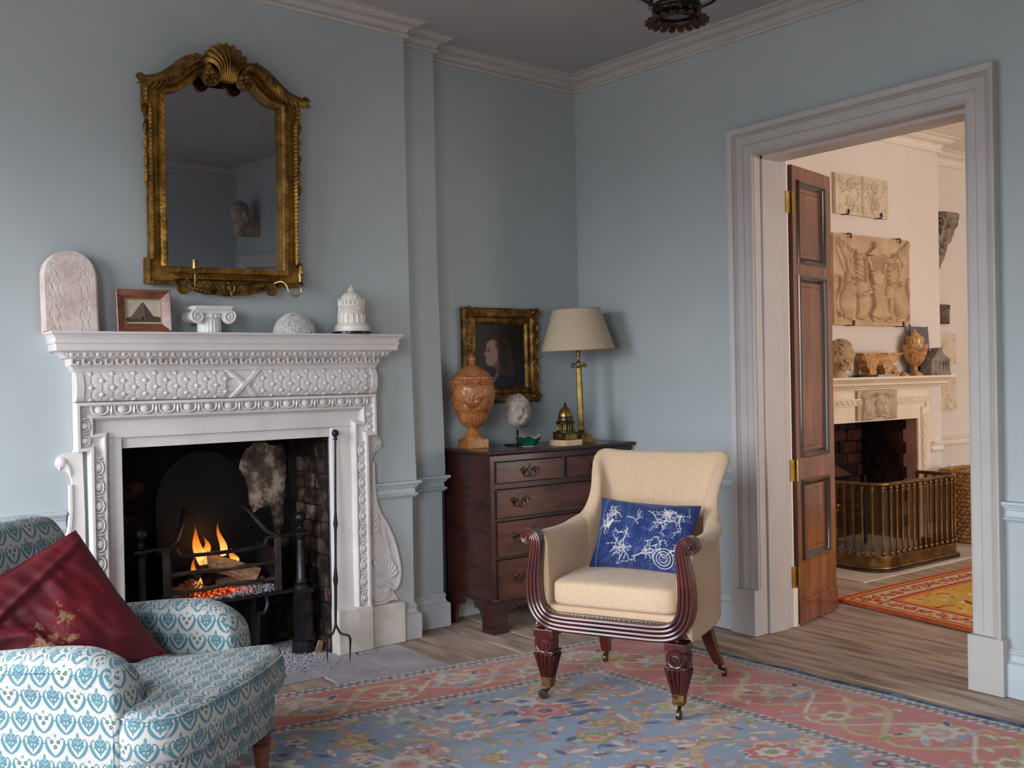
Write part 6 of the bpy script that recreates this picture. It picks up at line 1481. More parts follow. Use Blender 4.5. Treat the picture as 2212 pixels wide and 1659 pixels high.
for s in (-1, 1):
    cv_ = curve([(s*.215, .455, .285), (s*.222, .475, .20), (s*.235, .510, .12), (s*.248, .548, .055)], 6); P = []
    for i, (x, y, z) in enumerate(cv_):
        w_ = .027-.010*i/(len(cv_)-1)
        P += [(x-w_, y-w_*.9, z), (x+w_, y-w_*.9, z), (x+w_, y+w_*.9, z), (x-w_, y+w_*.9, z)]
    n4 = len(cv_); l_ = MB().add(P, [(i*4+j, i*4+(j+1) % 4, (i+1)*4+(j+1) % 4, (i+1)*4+j) for i in range(n4-1) for j in range(4)]+[(0,1,2,3), tuple((n4-1)*4+j for j in (3,2,1,0))]).build('leg', MH, ac, angle=40)
    f_, w_ = castor(s*.248, .550, s*.6, .8); f_.build('castor_fork', BRZ, l_); w_.build('castor_wheel', WHL, l_)
# indigo quilted cushion
QC = Cv(.44, .30, 1700, 3, (27, 46, 98)); rq = random.Random(3); QC.a += (fbm(QC.W, QC.H, 120, 5)[..., None]-.5)*.06
WHT = (214, 208, 196); LB_ = (78, 98, 146)
for k in range(230):      # fine quilting curls
    x, y = rq.uniform(0, .44), rq.uniform(0, .30); a = rq.uniform(0, 6.3); P = [(x, y)]
    for t in range(9): a += .55*(1 if k % 2 else -1); x += .005*math.cos(a); y += .005*math.sin(a); P.append((x, y))
    QC.line(P, .0007, LB_)
for k in range(26):       # feathery stems
    x, y = rq.uniform(.05, .4), rq.uniform(.03, .27); a = rq.uniform(0, 6.3); P = [(x, y)]
    for t in range(9): a += rq.uniform(-.25, .25); x += .011*math.cos(a); y += .011*math.sin(a); P.append((x, y))
    QC.line(P, .0008, LB_)
    for t in range(1, 9):
        for s in (-1, 1): QC.line(curve([P[t], (P[t][0]+.007*math.cos(a+s*1.1), P[t][1]+.007*math.sin(a+s*1.1)), (P[t][0]+.010*math.cos(a+s*.4), P[t][1]+.010*math.sin(a+s*.4))], 3), .0006, LB_)
def branch(x, y, a, n, wd, depth=0):
    P = [(x, y)]
    for t in range(n):
        a += rq.uniform(-.55, .55); x += .011*math.cos(a); y += .011*math.sin(a); P.append((x, y))
        if depth < 2 and rq.random() < .42: branch(x, y, a+rq.choice((-1, 1))*rq.uniform(.7, 1.3), rq.randint(2, 4), wd*.75, depth+1)
    QC.line(curve(P, 3), [wd*(1.0 if i < n*1.5 else .7) for i in range(len(curve(P, 3)))], WHT)
    for q in P[1:]:
        for s_ in range(2): t_ = rq.uniform(0, 6.3); QC.line([q, (q[0]+.005*math.cos(t_), q[1]+.005*math.sin(t_))], .0009, WHT)
for (x, y, a, n) in ((.06, .04, .2, 9), (.24, .05, .35, 10), (.27, .10, .1, 10), (.05, .16, -.6, 8), (.10, .24, -.3, 9), (.16, .13, .9, 9), (.30, .16, .5, 7), (.03, .10, 1.2, 6), (.20, .25, .1, 6), (.38, .05, 1.2, 7), (.35, .23, -.4, 5)): branch(x, y, a, n, .0014)
for k in range(9): branch(rq.uniform(.04, .40), rq.uniform(.03, .27), rq.uniform(-.6, .6), rq.randint(4, 7), .0011)
for k in range(3): QC.line([(.335+(.042-.012*k)*math.cos(t), .245+(.040-.012*k)*math.sin(t)) for t in [6.3*i/40 for i in range(41)]], .0016 if k < 2 else .001, WHT)
for i in range(8):
    for j in range(8):
        QC.ell(.318+i*.005, .228+j*.005, .0009, .0009, 0, WHT)
for i in range(12): QC.ell(.175+.016*math.cos(i*.524), .215+.016*math.sin(i*.524), .0016, .0016, 0, WHT)
QC.poly([(.055, .13), (.085, .10), (.095, .105), (.07, .14)], WHT); QC.line([(.035, .0), (.03, .3)], .0014, (120, 150, 176))
QM = imat('indigo_quilt', image('indigo_quilt', QC.a), rough=.8, bump=.3, weave=260, sheen=.2)
bc = empty('indigo_cushion', (0, 0, 0), 0, 'indigo blue quilted cushion with white branching lines on the armchair seat', 'cushion')
M0 = Matrix.Translation(Vector((-1.399+.424*.28, -1.385-.905*.28, .009))) @ Matrix.Rotation(math.atan2(-.905, .424), 4, 'Z')
bc.matrix_world = M0 @ Matrix.Translation(Vector((.02, .325, .592))) @ Matrix.Rotation(-.42, 4, 'X') @ Matrix.Rotation(.04, 4, 'Y')
q = throw(MB(), .42, .285, .125, .007, 1, uv=True, n=70, pinch=.08)
q.build('cover', QM, bc, angle=180)
MB().tube([(x, .0, z) for x, z in [(-.21, -.1425), (-.1, -.134), (0, -.132), (.1, -.134), (.21, -.1425), (.198, -.05), (.196, 0), (.198, .05), (.21, .1425), (.1, .134), (0, .132), (-.1, .134), (-.21, .1425), (-.198, .05), (-.196, 0), (-.198, -.05)]], .003, 6, True).build('piping', mat('indigo_piping', (24, 40, 84), rough=.8), bc)
# ---------------------------------------------------------------- open door leaf
DRM = mat('polished_mahogany_door', (92, 50, 36), (142, 86, 62), rough=.22, scale=2.2, detail=9, stretch=(5, 5, 1.1), coat=.5, bump=.05, c3=(116, 66, 47), spec=.5)
DRE = mat('door_edge_mahogany', (66, 34, 30), (100, 58, 48), rough=.5, scale=5, stretch=(4, 4, 1), bump=.15)
DRK = mat('ebonised_moulding', (26, 20, 20), (52, 38, 36), rough=.18, scale=6, coat=.6)
dr = empty('door_leaf', (.272, -1.292, 0), math.atan2(.222, .975), 'tall panelled mahogany door standing open into the next room', 'door')
dp_ = lambda mb, name, m=DRM, **k: mb.build(name, m, dr, **k)
DWd = .452
def bx(*q): return MB().box(*q)
dp_(bx(.002, .058, .0, .048, .008, 2.25), 'stile', smooth=False, bevel=.002); dp_(bx(.372, DWd, .0, .048, .008, 2.25), 'stile', smooth=False, bevel=.002)
for z0, z1 in ((2.178, 2.25), (1.712, 1.778), (.705, .822), (.008, .318)): dp_(bx(.058, .372, .001, .047, z0, z1), 'rail', smooth=False)
dp_(bx(0, .003, .0, .048, .008, 2.25), 'hinge_edge', DRE, smooth=False)
dp_(bx(.001, DWd+.001, -.008, 0, .006, .12), 'kick_board', smooth=False, bevel=.003)
for z0, z1 in ((1.778, 2.178), (.822, 1.712), (.318, .705)):
    p_ = dp_(bx(.058, .372, .012, .036, z0, z1), 'panel', smooth=False)
    q = MB(); frame4(q, .10, .33, z0+.045, z1-.045, [(0, 0), (0, .003), (.004, .004), (.006, .001)], .013); q.box(.106, .324, .0115, .0125, z0+.051, z1-.051); q.build('raised_field', DRM, p_, angle=30)
    q = MB(); frame4(q, .052, .378, z0-.006, z1+.006, [(0, .0), (.002, .007), (.008, .011), (.014, .008), (.016, .003), (.020, .001), (.023, -.003), (.030, -.007), (.034, -.011)], 0); q.build('bolection_moulding', DRK, p_, angle=40)
PBR = mat('polished_brass', (176, 142, 70), (214, 184, 108), rough=.22, metal=1, scale=12, bump=.05)
for zc3 in (2.066, .762, .243):
    h_ = empty('hinge', (0, 0, 0)); h_.parent = dr
    q = MB().box(-.0015, .0, .006, .046, zc3-.052, zc3+.052); q.build('hinge_plate', PBR, h_, smooth=False)
    MB().tube([(-.004, -.004, zc3-.052), (-.004, -.004, zc3+.052)], .0052, 10).build('knuckle', PBR, h_)
    q = MB().box(-.045, -.006, -.0005, .0015, zc3-.052, zc3+.052); q.xf(Matrix.Rotation(-math.atan2(.222, .975), 4, 'Z')); q.build('hinge_plate', PBR, h_, smooth=False).location = (.002, .0035, 0)
    q = MB()
    for k in range(4): q.ball((-.002, .016+(k % 2)*.018, zc3-.036+k*.024), (.0015, .0045, .0045), 8, 4)
    q.build('screw', BRZ, h_)['kind'] = 'stuff'

# ---------------------------------------------------------------- fireplace of the next room
f2 = empty('fireplace_surround', (2.42, -.26, 0), 0, 'cream stone fireplace surround with carved mask in the next room', 'fireplace')
p2_ = lambda mb, name, m=CREAM, **k: part(mb, name, m, f2, **k)
Y2 = -.30; A0, A1 = 1.68, 3.175
p2_(MB().sweep([(A0, -.236, 0), (A0, Y2, 0), (A1, Y2, 0), (A1, -.236, 0)], [(0, 1.105), (.012, 1.105), (.016, 1.115), (.03, 1.12), (.034, 1.128), (.06, 1.135), (.064, 1.15), (.085, 1.17), (.10, 1.178), (.10, 1.193), (-.05, 1.193)]).box(A0, A1, Y2, -.237, 1.11, 1.193), 'mantel_shelf', angle=30)
p2_(MB().box(1.74, 3.11, Y2+.012, -.237, .885, 1.105).box(2.955, 3.11, Y2+.012, -.237, 0, .885).box(1.74, 1.885, Y2+.012, -.237, 0, .885), 'lintel', bevel=.002)
q = MB(); sweepxz(q, [(1.82, .12), (1.82, .92), (1.775, .92), (1.775, 1.045), (3.085, 1.045), (3.085, .92), (3.03, .92), (3.03, .12)], [(0, -.02), (0, .012), (.008, .014), (.012, .006), (.030, .0), (.040, .004), (.044, .008), (.048, .006), (.048, -.02)], Y2); p2_(q, 'frame_moulding', angle=30)
q = MB(); eggs(q, (1.80, Y2-.004, 1.020), (3.06, Y2-.004, 1.020), 22, .026, .008, (0, 0, 1)); eggs(q, (3.008, Y2-.004, .13), (3.008, Y2-.004, .91), 10, .028, .008, (1, 0, 0)); p2_(q, 'egg_and_dart_frame')['kind'] = 'stuff'
p2_(MB().box(2.945, 2.958, Y2+.02, -.17, 0, .885).box(1.882, 1.895, Y2+.02, -.17, 0, .885).box(1.88, 2.96, Y2+.02, -.17, .885, .9), 'opening_reveal', mat('pink_render', (150, 106, 88), (178, 132, 110), rough=.9, scale=10, bump=.3), smooth=False)
p2_(MB().box(2.99, 3.13, -.32, -.237, 0, .12).box(1.72, 1.86, -.32, -.237, 0, .12), 'plinth_block', bevel=.003)
q = MB().box(2.944, 2.949, -.17, .199, 0, .9).box(1.901, 1.906, -.2, .199, 0, .9).box(1.88, 2.96, .195, .199, 0, .9).box(1.88, 2.96, -.2, .2, .895, .899)
fb_2 = q.build('wall_firebox_of_next_room', SOOT, smooth=False); fb_2['kind'] = 'structure'
RB2 = [mat('reddish_sooty_brick_%d' % i, a, b_, rough=.85, scale=9, bump=.6, bscale=30, spec=.3) for i, (a, b_) in enumerate((((20, 10, 9), (72, 34, 27)), ((14, 8, 8), (44, 22, 19))))]
fb_sv = fb_o; fb_o = fb_2
for r_ in range(10):
    z = .89/10*(r_+.5)
    for k in range(6):
        xa = 1.9+k*.215-(.1 if r_ % 2 else 0); xb = xa+.205; xa = max(xa, 1.885); xb = min(xb, 2.945)
        if xb-xa > .03: brick(((xa+xb)/2, .185-rs.uniform(0, .008), z), (xb-xa, .03, .089*.9), RB2[0 if rs.random() < .6 else 1])
    for k in range(2):
        brick((2.944, -.08+k*.18-.03*(r_ % 2), z), (.02, .172, .089*.94), RB2[k])
fb_o = fb_sv
# carved mask under drapery
c = Cv(.46, .20, 520, 1)
c.line(curve([(.05, .03), (.10, .02), (.23, .0), (.36, .02), (.41, .03)], 6), .022, .45, 'max', dome=True)
for s in (-1, 1):
    X = lambda x: .23+s*x
    c.ell(X(.165), .035, .035, .030, 0, .75, 'max', True)
    for k in range(6): c.line(curve([(X(.165-k*.004), .05), (X(.15-k*.016+.02), .11+.004*k), (X(.16-k*.022+.03), .19)], 5), .010, .5-.03*k, 'max', dome=True)
    for k in range(7): c.line(curve([(X(.15-.012*k), .04+.002*k), (X(.10), .08+.007*k), (X(.03+.006*k), .05+.004*k)], 5), .0065, .42+.02*(k % 2), 'max', dome=True)
    for k in range(6): c.line(curve([(X(.05+.008*k), .05), (X(.075+.005*k), .09+.01*k), (X(.06+.006*k), .13+.008*k), (X(.08), .17)], 5), .008, .5, 'max', dome=True)
for k in range(12): c.ell(.13+k*.018, .185-.02*math.sin(k*PI/11), .014, .012, 0, .4, 'max', True)
c.ell(.235, .105, .058, .080, 0, .95, 'max', True); c.ell(.235, .10, .009, .035, 0, .22, 'add', True); c.ell(.235, .128, .014, .012, 0, .15, 'add', True)
for s in (-1, 1): c.ell(.235+s*.024, .092, .014, .009, 0, -.22, 'add', True); c.ell(.235+s*.024, .093, .010, .005, 0, .14, 'add', True); c.ell(.235+s*.024, .078, .018, .005, 0, .10, 'add', True); c.ell(.235+s*.03, .125, .016, .02, 0, .08, 'add', True)
c.ell(.235, .148, .015, .006, 0, .12, 'add', True); c.ell(.235, .172, .016, .010, 0, .10, 'add', True)
for k in range(11): c.ell(.235+.055*math.cos(PI+k*PI/10), .065+.035*math.sin(PI+k*PI/10), .012, .010, k, .65, 'max', True)
c.blur(1)
p2_(slab(MB(), c.a[..., 0], 2.20, 2.66, .898, 1.098, Y2-.010, .045, Y2+.012), 'carved_mask', mat('grey_cream_stone', (176, 154, 128), (204, 184, 158), rough=.75, scale=12, bump=.2), angle=80)
# grate with hood, flames
g2 = empty('fire_grate', (2.1, 0, 0), 0, 'low iron grate with a rusty sloping hood in the next room fireplace', 'fire grate')
RUST = mat('rusty_iron', (60, 30, 22), (112, 62, 44), rough=.75, metal=.3, scale=14, bump=.3)
part(MB().add([(1.98, -.1, .50), (2.42, -.1, .50), (2.42, .15, .50), (1.98, .15, .50), (2.10, .0, .62), (2.27, .0, .62), (2.27, .12, .62), (2.10, .12, .62)], [(0,1,5,4), (1,2,6,5), (2,3,7,6), (3,0,4,7), (4,5,6,7), (0,3,2,1)]), 'hood', RUST, g2, smooth=False)
for z in (.30, .37, .44): part(MB().tube([(1.92, -.16, z), (2.45, -.16, z)], .010, 8), 'front_bar', IRON, g2)
part(MB().box(1.90, 2.50, -.15, .12, .22, .25).box(1.90, 1.93, -.17, -.14, 0, .5).box(2.46, 2.49, -.17, -.14, 0, .5), 'fire_basket', IRON, g2, smooth=False)
heap('embers', 200, 1.93, 2.3, -.14, .1, .26, .10, .008, .02, EMB, 'glowing embers in the grate of the next room', 'embers', 12)
heap('ash', 1500, 1.95, 2.5, -.3, .05, .006, .02, .004, .012, ASH, 'grey ash on the hearth behind the brass fender', 'ash', 13)
rs.seed(3)
def flame2(*a): o = flame(*a); o['group'] = 'flames of the far fire'
flame2(2.06, -.1, .38, .24, .035, 'tall yellow flame beside the door edge in the next room', -.02); flame2(2.0, -.06, .34, .16, .03, 'low flame at the far left of the next room grate', 0)
# brass club fender
fd = empty('brass_fender', (2.12, -.66, .004), 0, 'curved brass fire fender with turned spindles and wire mesh', 'fender')
FB = mat('fender_brass', (86, 62, 34), (146, 112, 66), rough=.32, metal=.85, scale=10, bump=.12)
def Upath(off=0, n=10):
    x0, x1, y0, y1, r = 1.665-off, 2.575+off, -.815-off, -.50, .13
    P = [(x0, y1)]+[(x0+r-r*math.cos(t), y0+r-r*math.sin(t)) for t in [PI/2*k/n for k in range(n+1)]]+[(x1-r*.7+r*.7*math.sin(t), y0+r*.7-r*.7*math.cos(t)) for t in [PI/2*k/n for k in range(n+1)]]+[(x1, y1)]
    return P
U = Upath(); uz = lambda P, z: [(x, y, z) for x, y in P]
def fpart(mb, name, m=FB, **k): return part(mb.map(lambda x, y, z: (x, y, z+.004)), name, m, fd, **k)
def ribbon(P, z0, z1, th):
    b = MB(); return b.sweep([(x, y, 0) for x, y in P], [(0, z0), (th, z0), (th, z1), (0, z1), (0, z0)])
fpart(ribbon(U, .018, .085, .006), 'base_band'); fpart(ribbon(Upath(.012), .0, .016, .012), 'base_step', mat('fender_foot', (40, 26, 24), (70, 48, 40), rough=.3)); fpart(MB().tube(uz(Upath(.006), .022), .010, 8), 'base_bead', FB)
fpart(MB().tube(uz(U, .535), .0125, 10), 'top_rail', FB); fpart(MB().tube(uz(U, .088), .006, 8), 'lower_rail', FB)
dist = [0]
for a, b_ in zip(U[:-1], U[1:]): dist.append(dist[-1]+math.hypot(b_[0]-a[0], b_[1]-a[1]))
def onU(s):
    for i in range(len(U)-1):
        if dist[i+1] >= s: t = (s-dist[i])/(dist[i+1]-dist[i]+1e-9); return (U[i][0]+(U[i+1][0]-U[i][0])*t, U[i][1]+(U[i+1][1]-U[i][1])*t)
    return U[-1]
sp0 = None; nS = 24
for k in range(nS):
    x, y = onU(dist[-1]*(k+.15)/(nS-.7))
    if sp0 is None:
        q = MB().lathe([(.008, .092), (.012, .098), (.014, .106), (.012, .115), (.007, .121), (.009, .126), (.0075, .135), (.0065, .30), (.0075, .485), (.009, .49), (.007, .496), (.012, .502), (.013, .510), (.009, .518), (.007, .525)], 12)
        sp0 = q.build('spindle', FB, fd); o = sp0
    else: o = sp0.copy(); col.objects.link(o); o.parent = fd
    o.location = (x-2.12, y+.66, .004)
# wire mesh behind the spindles
WM = bpy.data.materials.new('wire_mesh'); WM.use_nodes = True; nt = WM.node_tree; N = nt.nodes; L = nt.links; bsd = N['Principled BSDF']; bsd.inputs['Base Color'].default_value = (*lin((96, 74, 44)), 1); bsd.inputs['Metallic'].default_value = .6; bsd.inputs['Roughness'].default_value = .5
bsd.inputs['Alpha'].default_value = .26
fpart(ribbon(Upath(-.012), .09, .53, .0008), 'wire_mesh', WM)
# woven basket
bk2 = empty('rope_basket', (3.245, -.585, .004), 0, 'tall square-sided basket woven from thick golden rope beside the fender', 'basket')
ROP = mat('water_hyacinth', (132, 88, 48), (202, 154, 96), rough=.8, scale=40, bump=.4, bscale=120, c3=(170, 122, 70))
b = MB(); rk = random.Random(2)
for r_ in range(17):
    z = .018+r_*.0285; n = 34; R = .205+.012*math.sin(r_/17*PI)
    for k in range(n):
        a = 2*PI*(k+.5*(r_ % 2))/n; ca, sa = math.cos(a), math.sin(a); m0 = len(b.v); kk = abs(ca)**6+abs(sa)**6; rr2 = R/(kk**(1/6.0)) if r_ >= 0 else R
        b.ball((0, 0, 0), 1, 7, 4); ang = .35 if r_ % 2 else -.35
        for q in range(m0, len(b.v)):
            v = b.v[q]; u_, w2 = v[0]*.027, v[2]*.0145; u2, w3 = u_*math.cos(ang)-w2*math.sin(ang), u_*math.sin(ang)+w2*math.cos(ang)
            b.v[q] = (ca*rr2-sa*u2+ca*v[1]*.011, sa*rr2+ca*u2+sa*v[1]*.011, z+w3)
b.build('woven_sides', ROP, bk2)['kind'] = 'stuff'
sq = lambda R, t: R/((abs(math.cos(t))**6+abs(math.sin(t))**6)**(1/6.0))
MB().tube([(sq(.207, t)*math.cos(t), sq(.207, t)*math.sin(t), .502) for t in [2*PI*k/60 for k in range(60)]], [.017+.003*math.sin(k*2.1) for k in range(60)], 8, True).build('rim', ROP, bk2)
MB().lathe([(.19, .01), (.195, .47), (.185, .47), (.18, .02)], 4, cap=True).xf(Matrix.Rotation(PI/4, 4, 'Z')).build('lining', ROP, bk2, smooth=False)
# second carpet
C2v = Cv(2.9, 2.2, 260, 3, (214, 172, 84)); rr = random.Random(5); YEL = (222, 184, 84); ORG = (206, 112, 66); MRN = (150, 40, 44)
C2v.a += (fbm(C2v.W, C2v.H, 120, 3)[..., None]-.5)*.14
for k in range(900):
    x, y = rr.uniform(.26, 2.9), rr.uniform(.26, 2.2); leaf(C2v, x, y, rr.uniform(.04, .10), rr.uniform(.008, .018), rr.uniform(0, 3.1), rr.choice((CRM, ORG, (224, 150, 120), YEL, (200, 190, 150), MRN, (206, 130, 60))), MRN if rr.random() < .4 else None)
for k in range(16): palm(C2v, rr.uniform(.4, 2.8), rr.uniform(.4, 2.1), rr.uniform(.07, .13), rr.uniform(0, 3), rr.choice((ORG, CRM)), YEL, MRN, n=6, oc=MRN)
for (q0, q1, colr) in ((0, .03, (190, 78, 50)), (.03, .045, YEL), (.045, .06, MRN), (.06, .20, (206, 180, 150)), (.20, .215, MRN), (.215, .25, (214, 120, 70))):
    C2v.poly([(q0, q0), (q1, q0), (q1, 2.2), (q0, 2.2)], colr); C2v.poly([(q0, q0), (2.9, q0), (2.9, q1), (q0, q1)], colr)
for k in range(320):
    s = rr.uniform(.1, 2.9); t = .13+rr.uniform(-.045, .045)
    for (x, y) in ((t, s), (s, t)): leaf(C2v, x, y, .035, .009, rr.uniform(0, 3), rr.choice((MRN, ORG, YEL, MRN)))
for k in range(30):
    s = .1+k*.095; leaf(C2v, .13, s, .06, .02, 1.57, ORG, MRN); leaf(C2v, s, .13, .06, .02, 0, ORG, MRN)
C2v.a += (np.random.RandomState(3).rand(C2v.H, C2v.W, 1).astype(np.float32)-.5)*.10
rg2 = empty('orange_carpet', (2.2, -2.2, 0), 0, 'thick orange and yellow carpet with red border in the next room', 'carpet')
def r2p(u, v): return (.854-.125*v*2.2*.9+u*2.9*(1+.0*v), -1.085-v*2.2+.01*math.sin(u*9))
b = MB().grid(lambda u, v: (*r2p(u, v), .016+.0015*noise.noise(Vector((u*30, v*30, 0)))), 60, 50, uv=True); b.uv = [(x, 1-y) for x, y in b.uv]
part(b, 'pile', imat('orange_carpet_pile', image('orange_carpet_design', C2v.a), rough=1, bump=.8, weave=160, spec=.1), rg2)
b = MB().grid(lambda u, v: (*r2p(u, 0), .016*(1-v)+.002), 60, 1).grid(lambda u, v: (*r2p(0, u), .016*(1-v)+.002), 60, 1).grid(lambda u, v: (*r2p(1, u), .016*(1-v)+.002), 60, 1).grid(lambda u, v: (*r2p(u, 1), .016*(1-v)+.002), 60, 1)
part(b, 'edge_binding', mat('orange_wool_edge', (168, 70, 44), (206, 110, 60), rough=1, scale=60), rg2)
# ---------------------------------------------------------------- reliefs on the walls of the next room
TERR = mat('buff_plaster_cast', (180, 152, 122), (206, 180, 150), rough=.8, scale=7, bump=.15, c3=(196, 162, 126)); CRP = mat('cream_plaster_cast', (206, 186, 158), (226, 208, 182), rough=.8, scale=9, bump=.15)
def hook(x, y0, z, up_, par=None, yb=-.243):
    q = MB().tube([(x-.03, yb+.0, z), (x, y0-.006, z), (x, y0-.008, z+up_*.012), (x, y0-.006, z+up_*.034)], [.004, .005, .007, .008], 7); return q
c = Cv(.61, .28, 420, 1)
def spiral(cx_, cy_, r0, turns, a0, w_, h_, dr_=1):
    n = 34; P = [(cx_+r0*(1-.75*k/n)*math.cos(a0+dr_*turns*2*PI*k/n), cy_+r0*(1-.75*k/n)*math.sin(a0+dr_*turns*2*PI*k/n)) for k in range(n)]; c.line(P, w_, h_, 'max', dome=True)
for (x, y, s, d) in ((.165, .075, .052, 1), (.15, .195, .070, -1), (.43, .075, .052, -1), (.46, .20, .070, 1)):
    spiral(x, y, s, 1.1, 1.2 if d > 0 else 2, .0085, .55, d)
    for k in range(9): c.ell(x+.023*math.cos(k*.7), y+.023*math.sin(k*.7), .014, .008, k*.7, .8, 'max', True)
    c.ell(x, y, .012, .012, 0, 1, 'max', True)
c.line([(.302, .01), (.302, .27)], .008, .6, 'max', dome=True)
for y in (.02, .09, .16, .23): c.ell(.302, y, .016, .022, 0, .8, 'max', True)
rr = random.Random(6)
for k in range(60):
    x, y = rr.uniform(.05, .57), rr.uniform(.03, .26); c.ell(x, y, .012, .006, rr.uniform(0, 3), .5, 'max', True)
for k in range(14):
    a = rr.uniform(0, 6); x, y = rr.uniform(.2, .42), rr.uniform(.05, .25); c.line(curve([(x, y), (x+.02*math.cos(a), y+.02*math.sin(a)), (x+.03*math.cos(a+1), y+.03*math.sin(a+1))], 4), .004, .5, 'max', dome=True)
for (x, y) in ((.03, .02), (.58, .02), (.03, .26), (.58, .26)):
    for k in range(5): c.line([(x, y), (x+(.3-x)/.27*.05*math.cos(k*.35), y+(.14-y)/.12*.05*math.sin(k*.35))], .004, .4, 'max', dome=True)
c.blur(1)
rl = empty('scroll_relief', (2.36, -.25, 2.44), 0, 'cream relief panel of scrolling acanthus above the griffin plaque', 'relief')
part(slab(MB(), c.a[..., 0], 2.058, 2.663, 2.30, 2.572, -.264, .026, -.238), 'carved_panel', CRP, rl, angle=80)
for x in (2.18, 2.56): part(hook(x, -.27, 2.298, 1), 'wall_hook', BLK, rl)
c = Cv(.90, .615, 560, 1)
def G(x, y): u = (x-75)/695; yt = 60+68*u; yb = 868+16*u; return (u*.90, (y-yt)/(yb-yt)*.615)
def gp(P, h_, mode='max'): c.poly(curve([G(*p) for p in P], 4, True), h_, mode)
def gl(P, w_, h_): c.line(curve([G(*p) for p in P], 5), w_, h_, 'max', dome=True)
def ge(x, y, rx, ry, h_, a=0): gx, gy = G(x, y); c.ell(gx, gy, rx/695*.9, ry/810*.615, a, h_, 'max', True)
gp([(75, 832), (400, 840), (775, 850), (775, 890), (75, 875)], .25)
for s in (0, 1):
    M3 = (lambda x, y: (x, y)) if s == 0 else (lambda x, y: (852-x, y+36-0*x))
    m_l = lambda P: [M3(*p) for p in P]
    ge(*M3(180, 665), 62, 120, .75); ge(*M3(205, 560), 55, 70, .7); ge(*M3(285, 545), 42, 75, .75); ge(*M3(205, 700), 38, 70, .85)
    gl(m_l([(280, 560), (285, 680), (278, 790)]), .020, .62); gl(m_l([(300, 560), (330, 600), (390, 580)]), .016, .5); gl(m_l([(270, 795), (320, 805)]), .016, .5); gl(m_l([(160, 790), (215, 800)]), .018, .5)
    ge(*M3(275, 400), 42, 95, .7); ge(*M3(280, 275), 36, 36, .85); gl(m_l([(290, 262), (318, 258), (326, 285)]), .012, .7); gl(m_l([(262, 250), (250, 215)]), .008, .7)
    for k in range(12): ge(*M3(255+(k % 3)*22, 340+k*13), 13, 16, .85)
    gp(m_l([(225, 500), (170, 420), (125, 300), (84, 160), (80, 84), (130, 130), (190, 200), (235, 300), (255, 420), (250, 500)]), .25)
    for k in range(8): gl(m_l([(232, 470), (205-k*9, 380-k*2), (165-k*7, 290-k*6+k*k), (88+k*16, 90+k*16)]) if False else m_l([(230-k*6, 470-k*8), (190-k*6+k*3, 360-k*6), (82+k*20, 92+k*17)]), .0105, .60+.12*(k % 2))
    for k in range(6): ge(*M3(175+k*7, 480-k*35), 24, 22, .7)
    gl(m_l([(90, 480), (95, 440), (120, 450), (122, 520), (98, 620), (92, 720), (118, 785)]), .011, .6)
gp([(345, 256), (372, 232), (395, 205), (425, 195), (455, 208), (480, 235), (515, 262)], .8); ge(421, 165, 12, 32, .9)
gp([(345, 268), (515, 272), (498, 340), (478, 405), (385, 402), (360, 340)], .75)
for k in range(8): x = 362+k*21; gl([(x, 275), (x*.7+430*.3, 345), (x*.55+430*.45, 398)], .0065, 1.0)
gp([(388, 405), (475, 408), (476, 425), (386, 422)], .6); gp([(384, 425), (478, 430), (470, 490), (450, 520), (405, 518), (390, 490)], .85); gl([(410, 525), (430, 545), (422, 590)], .02, .6)
gp([(400, 600), (488, 608), (486, 640), (500, 720), (545, 782), (515, 810), (420, 812), (372, 780), (405, 715), (408, 640)], .8); gp([(372, 780), (415, 845), (425, 812)], .5)
for x in (344, 500): gl([(x, 290), (x+3, 390), (x, 490)], .009, .5)
c.blur(1); ed_ = np.clip(np.minimum(np.arange(c.W), np.arange(c.W)[::-1])/22.0, 0, 1)[None, :, None]; c.a *= ed_**1.5
gr_ = empty('griffin_relief', (2.46, -.25, 1.85), 0, 'buff relief plaque of two seated griffins flanking an urn', 'relief')
part(slab(MB(), c.a[..., 0]+.06*fbm(c.W, c.H, 30, 2), 2.012, 2.905, 1.548, 2.163, -.268, .046, -.238), 'carved_panel', TERR, gr_, angle=80)
for x, z, u_ in ((2.18, 2.166, -1), (2.76, 2.166, -1), (2.20, 1.546, 1), (2.79, 1.546, 1)): part(hook(x, -.285, z, u_), 'wall_hook', BRZ, gr_)
# bracket and three small reliefs on the alcove wall
GRS = mat('grey_stone', (112, 100, 90), (160, 146, 132), rough=.85, scale=16, bump=.4)
cb = empty('stone_bracket', (3.69, 0, 2.2), 0, 'grey carved stone scroll bracket high on the alcove wall', 'bracket')
q = MB().prism(curve([(.018, .26), (-.20, .25), (-.215, .20), (-.17, .15), (-.15, .08), (-.09, .0), (-.07, -.07), (-.02, -.17), (.018, -.21)], 3), -.08, .09, 'yz').map(lambda x, y, z: (x*(.5+.5*sm(-.2, .15, z)), y*.72, z)); q.rough(.006, 20).build('body', GRS, cb, angle=50)
q = MB()
for s in (-.085, .092):
    for (y, z, r_) in ((-.145, .17, .055), (-.085, .055, .042)): q.tube([(s*(.5+.5*sm(-.2, .15, z)), y*.72+r_*.8*(1-t/22)*math.cos(t*.55), z+r_*(1-t/22)*math.sin(t*.55)) for t in range(20)], .011, 6)
for k in range(7): q.ball((.0, -.15+.018*k, .215-.05*k), (.04, .02, .028), 8, 6)
q.build('scrollwork', GRS, cb)['kind'] = 'stuff'
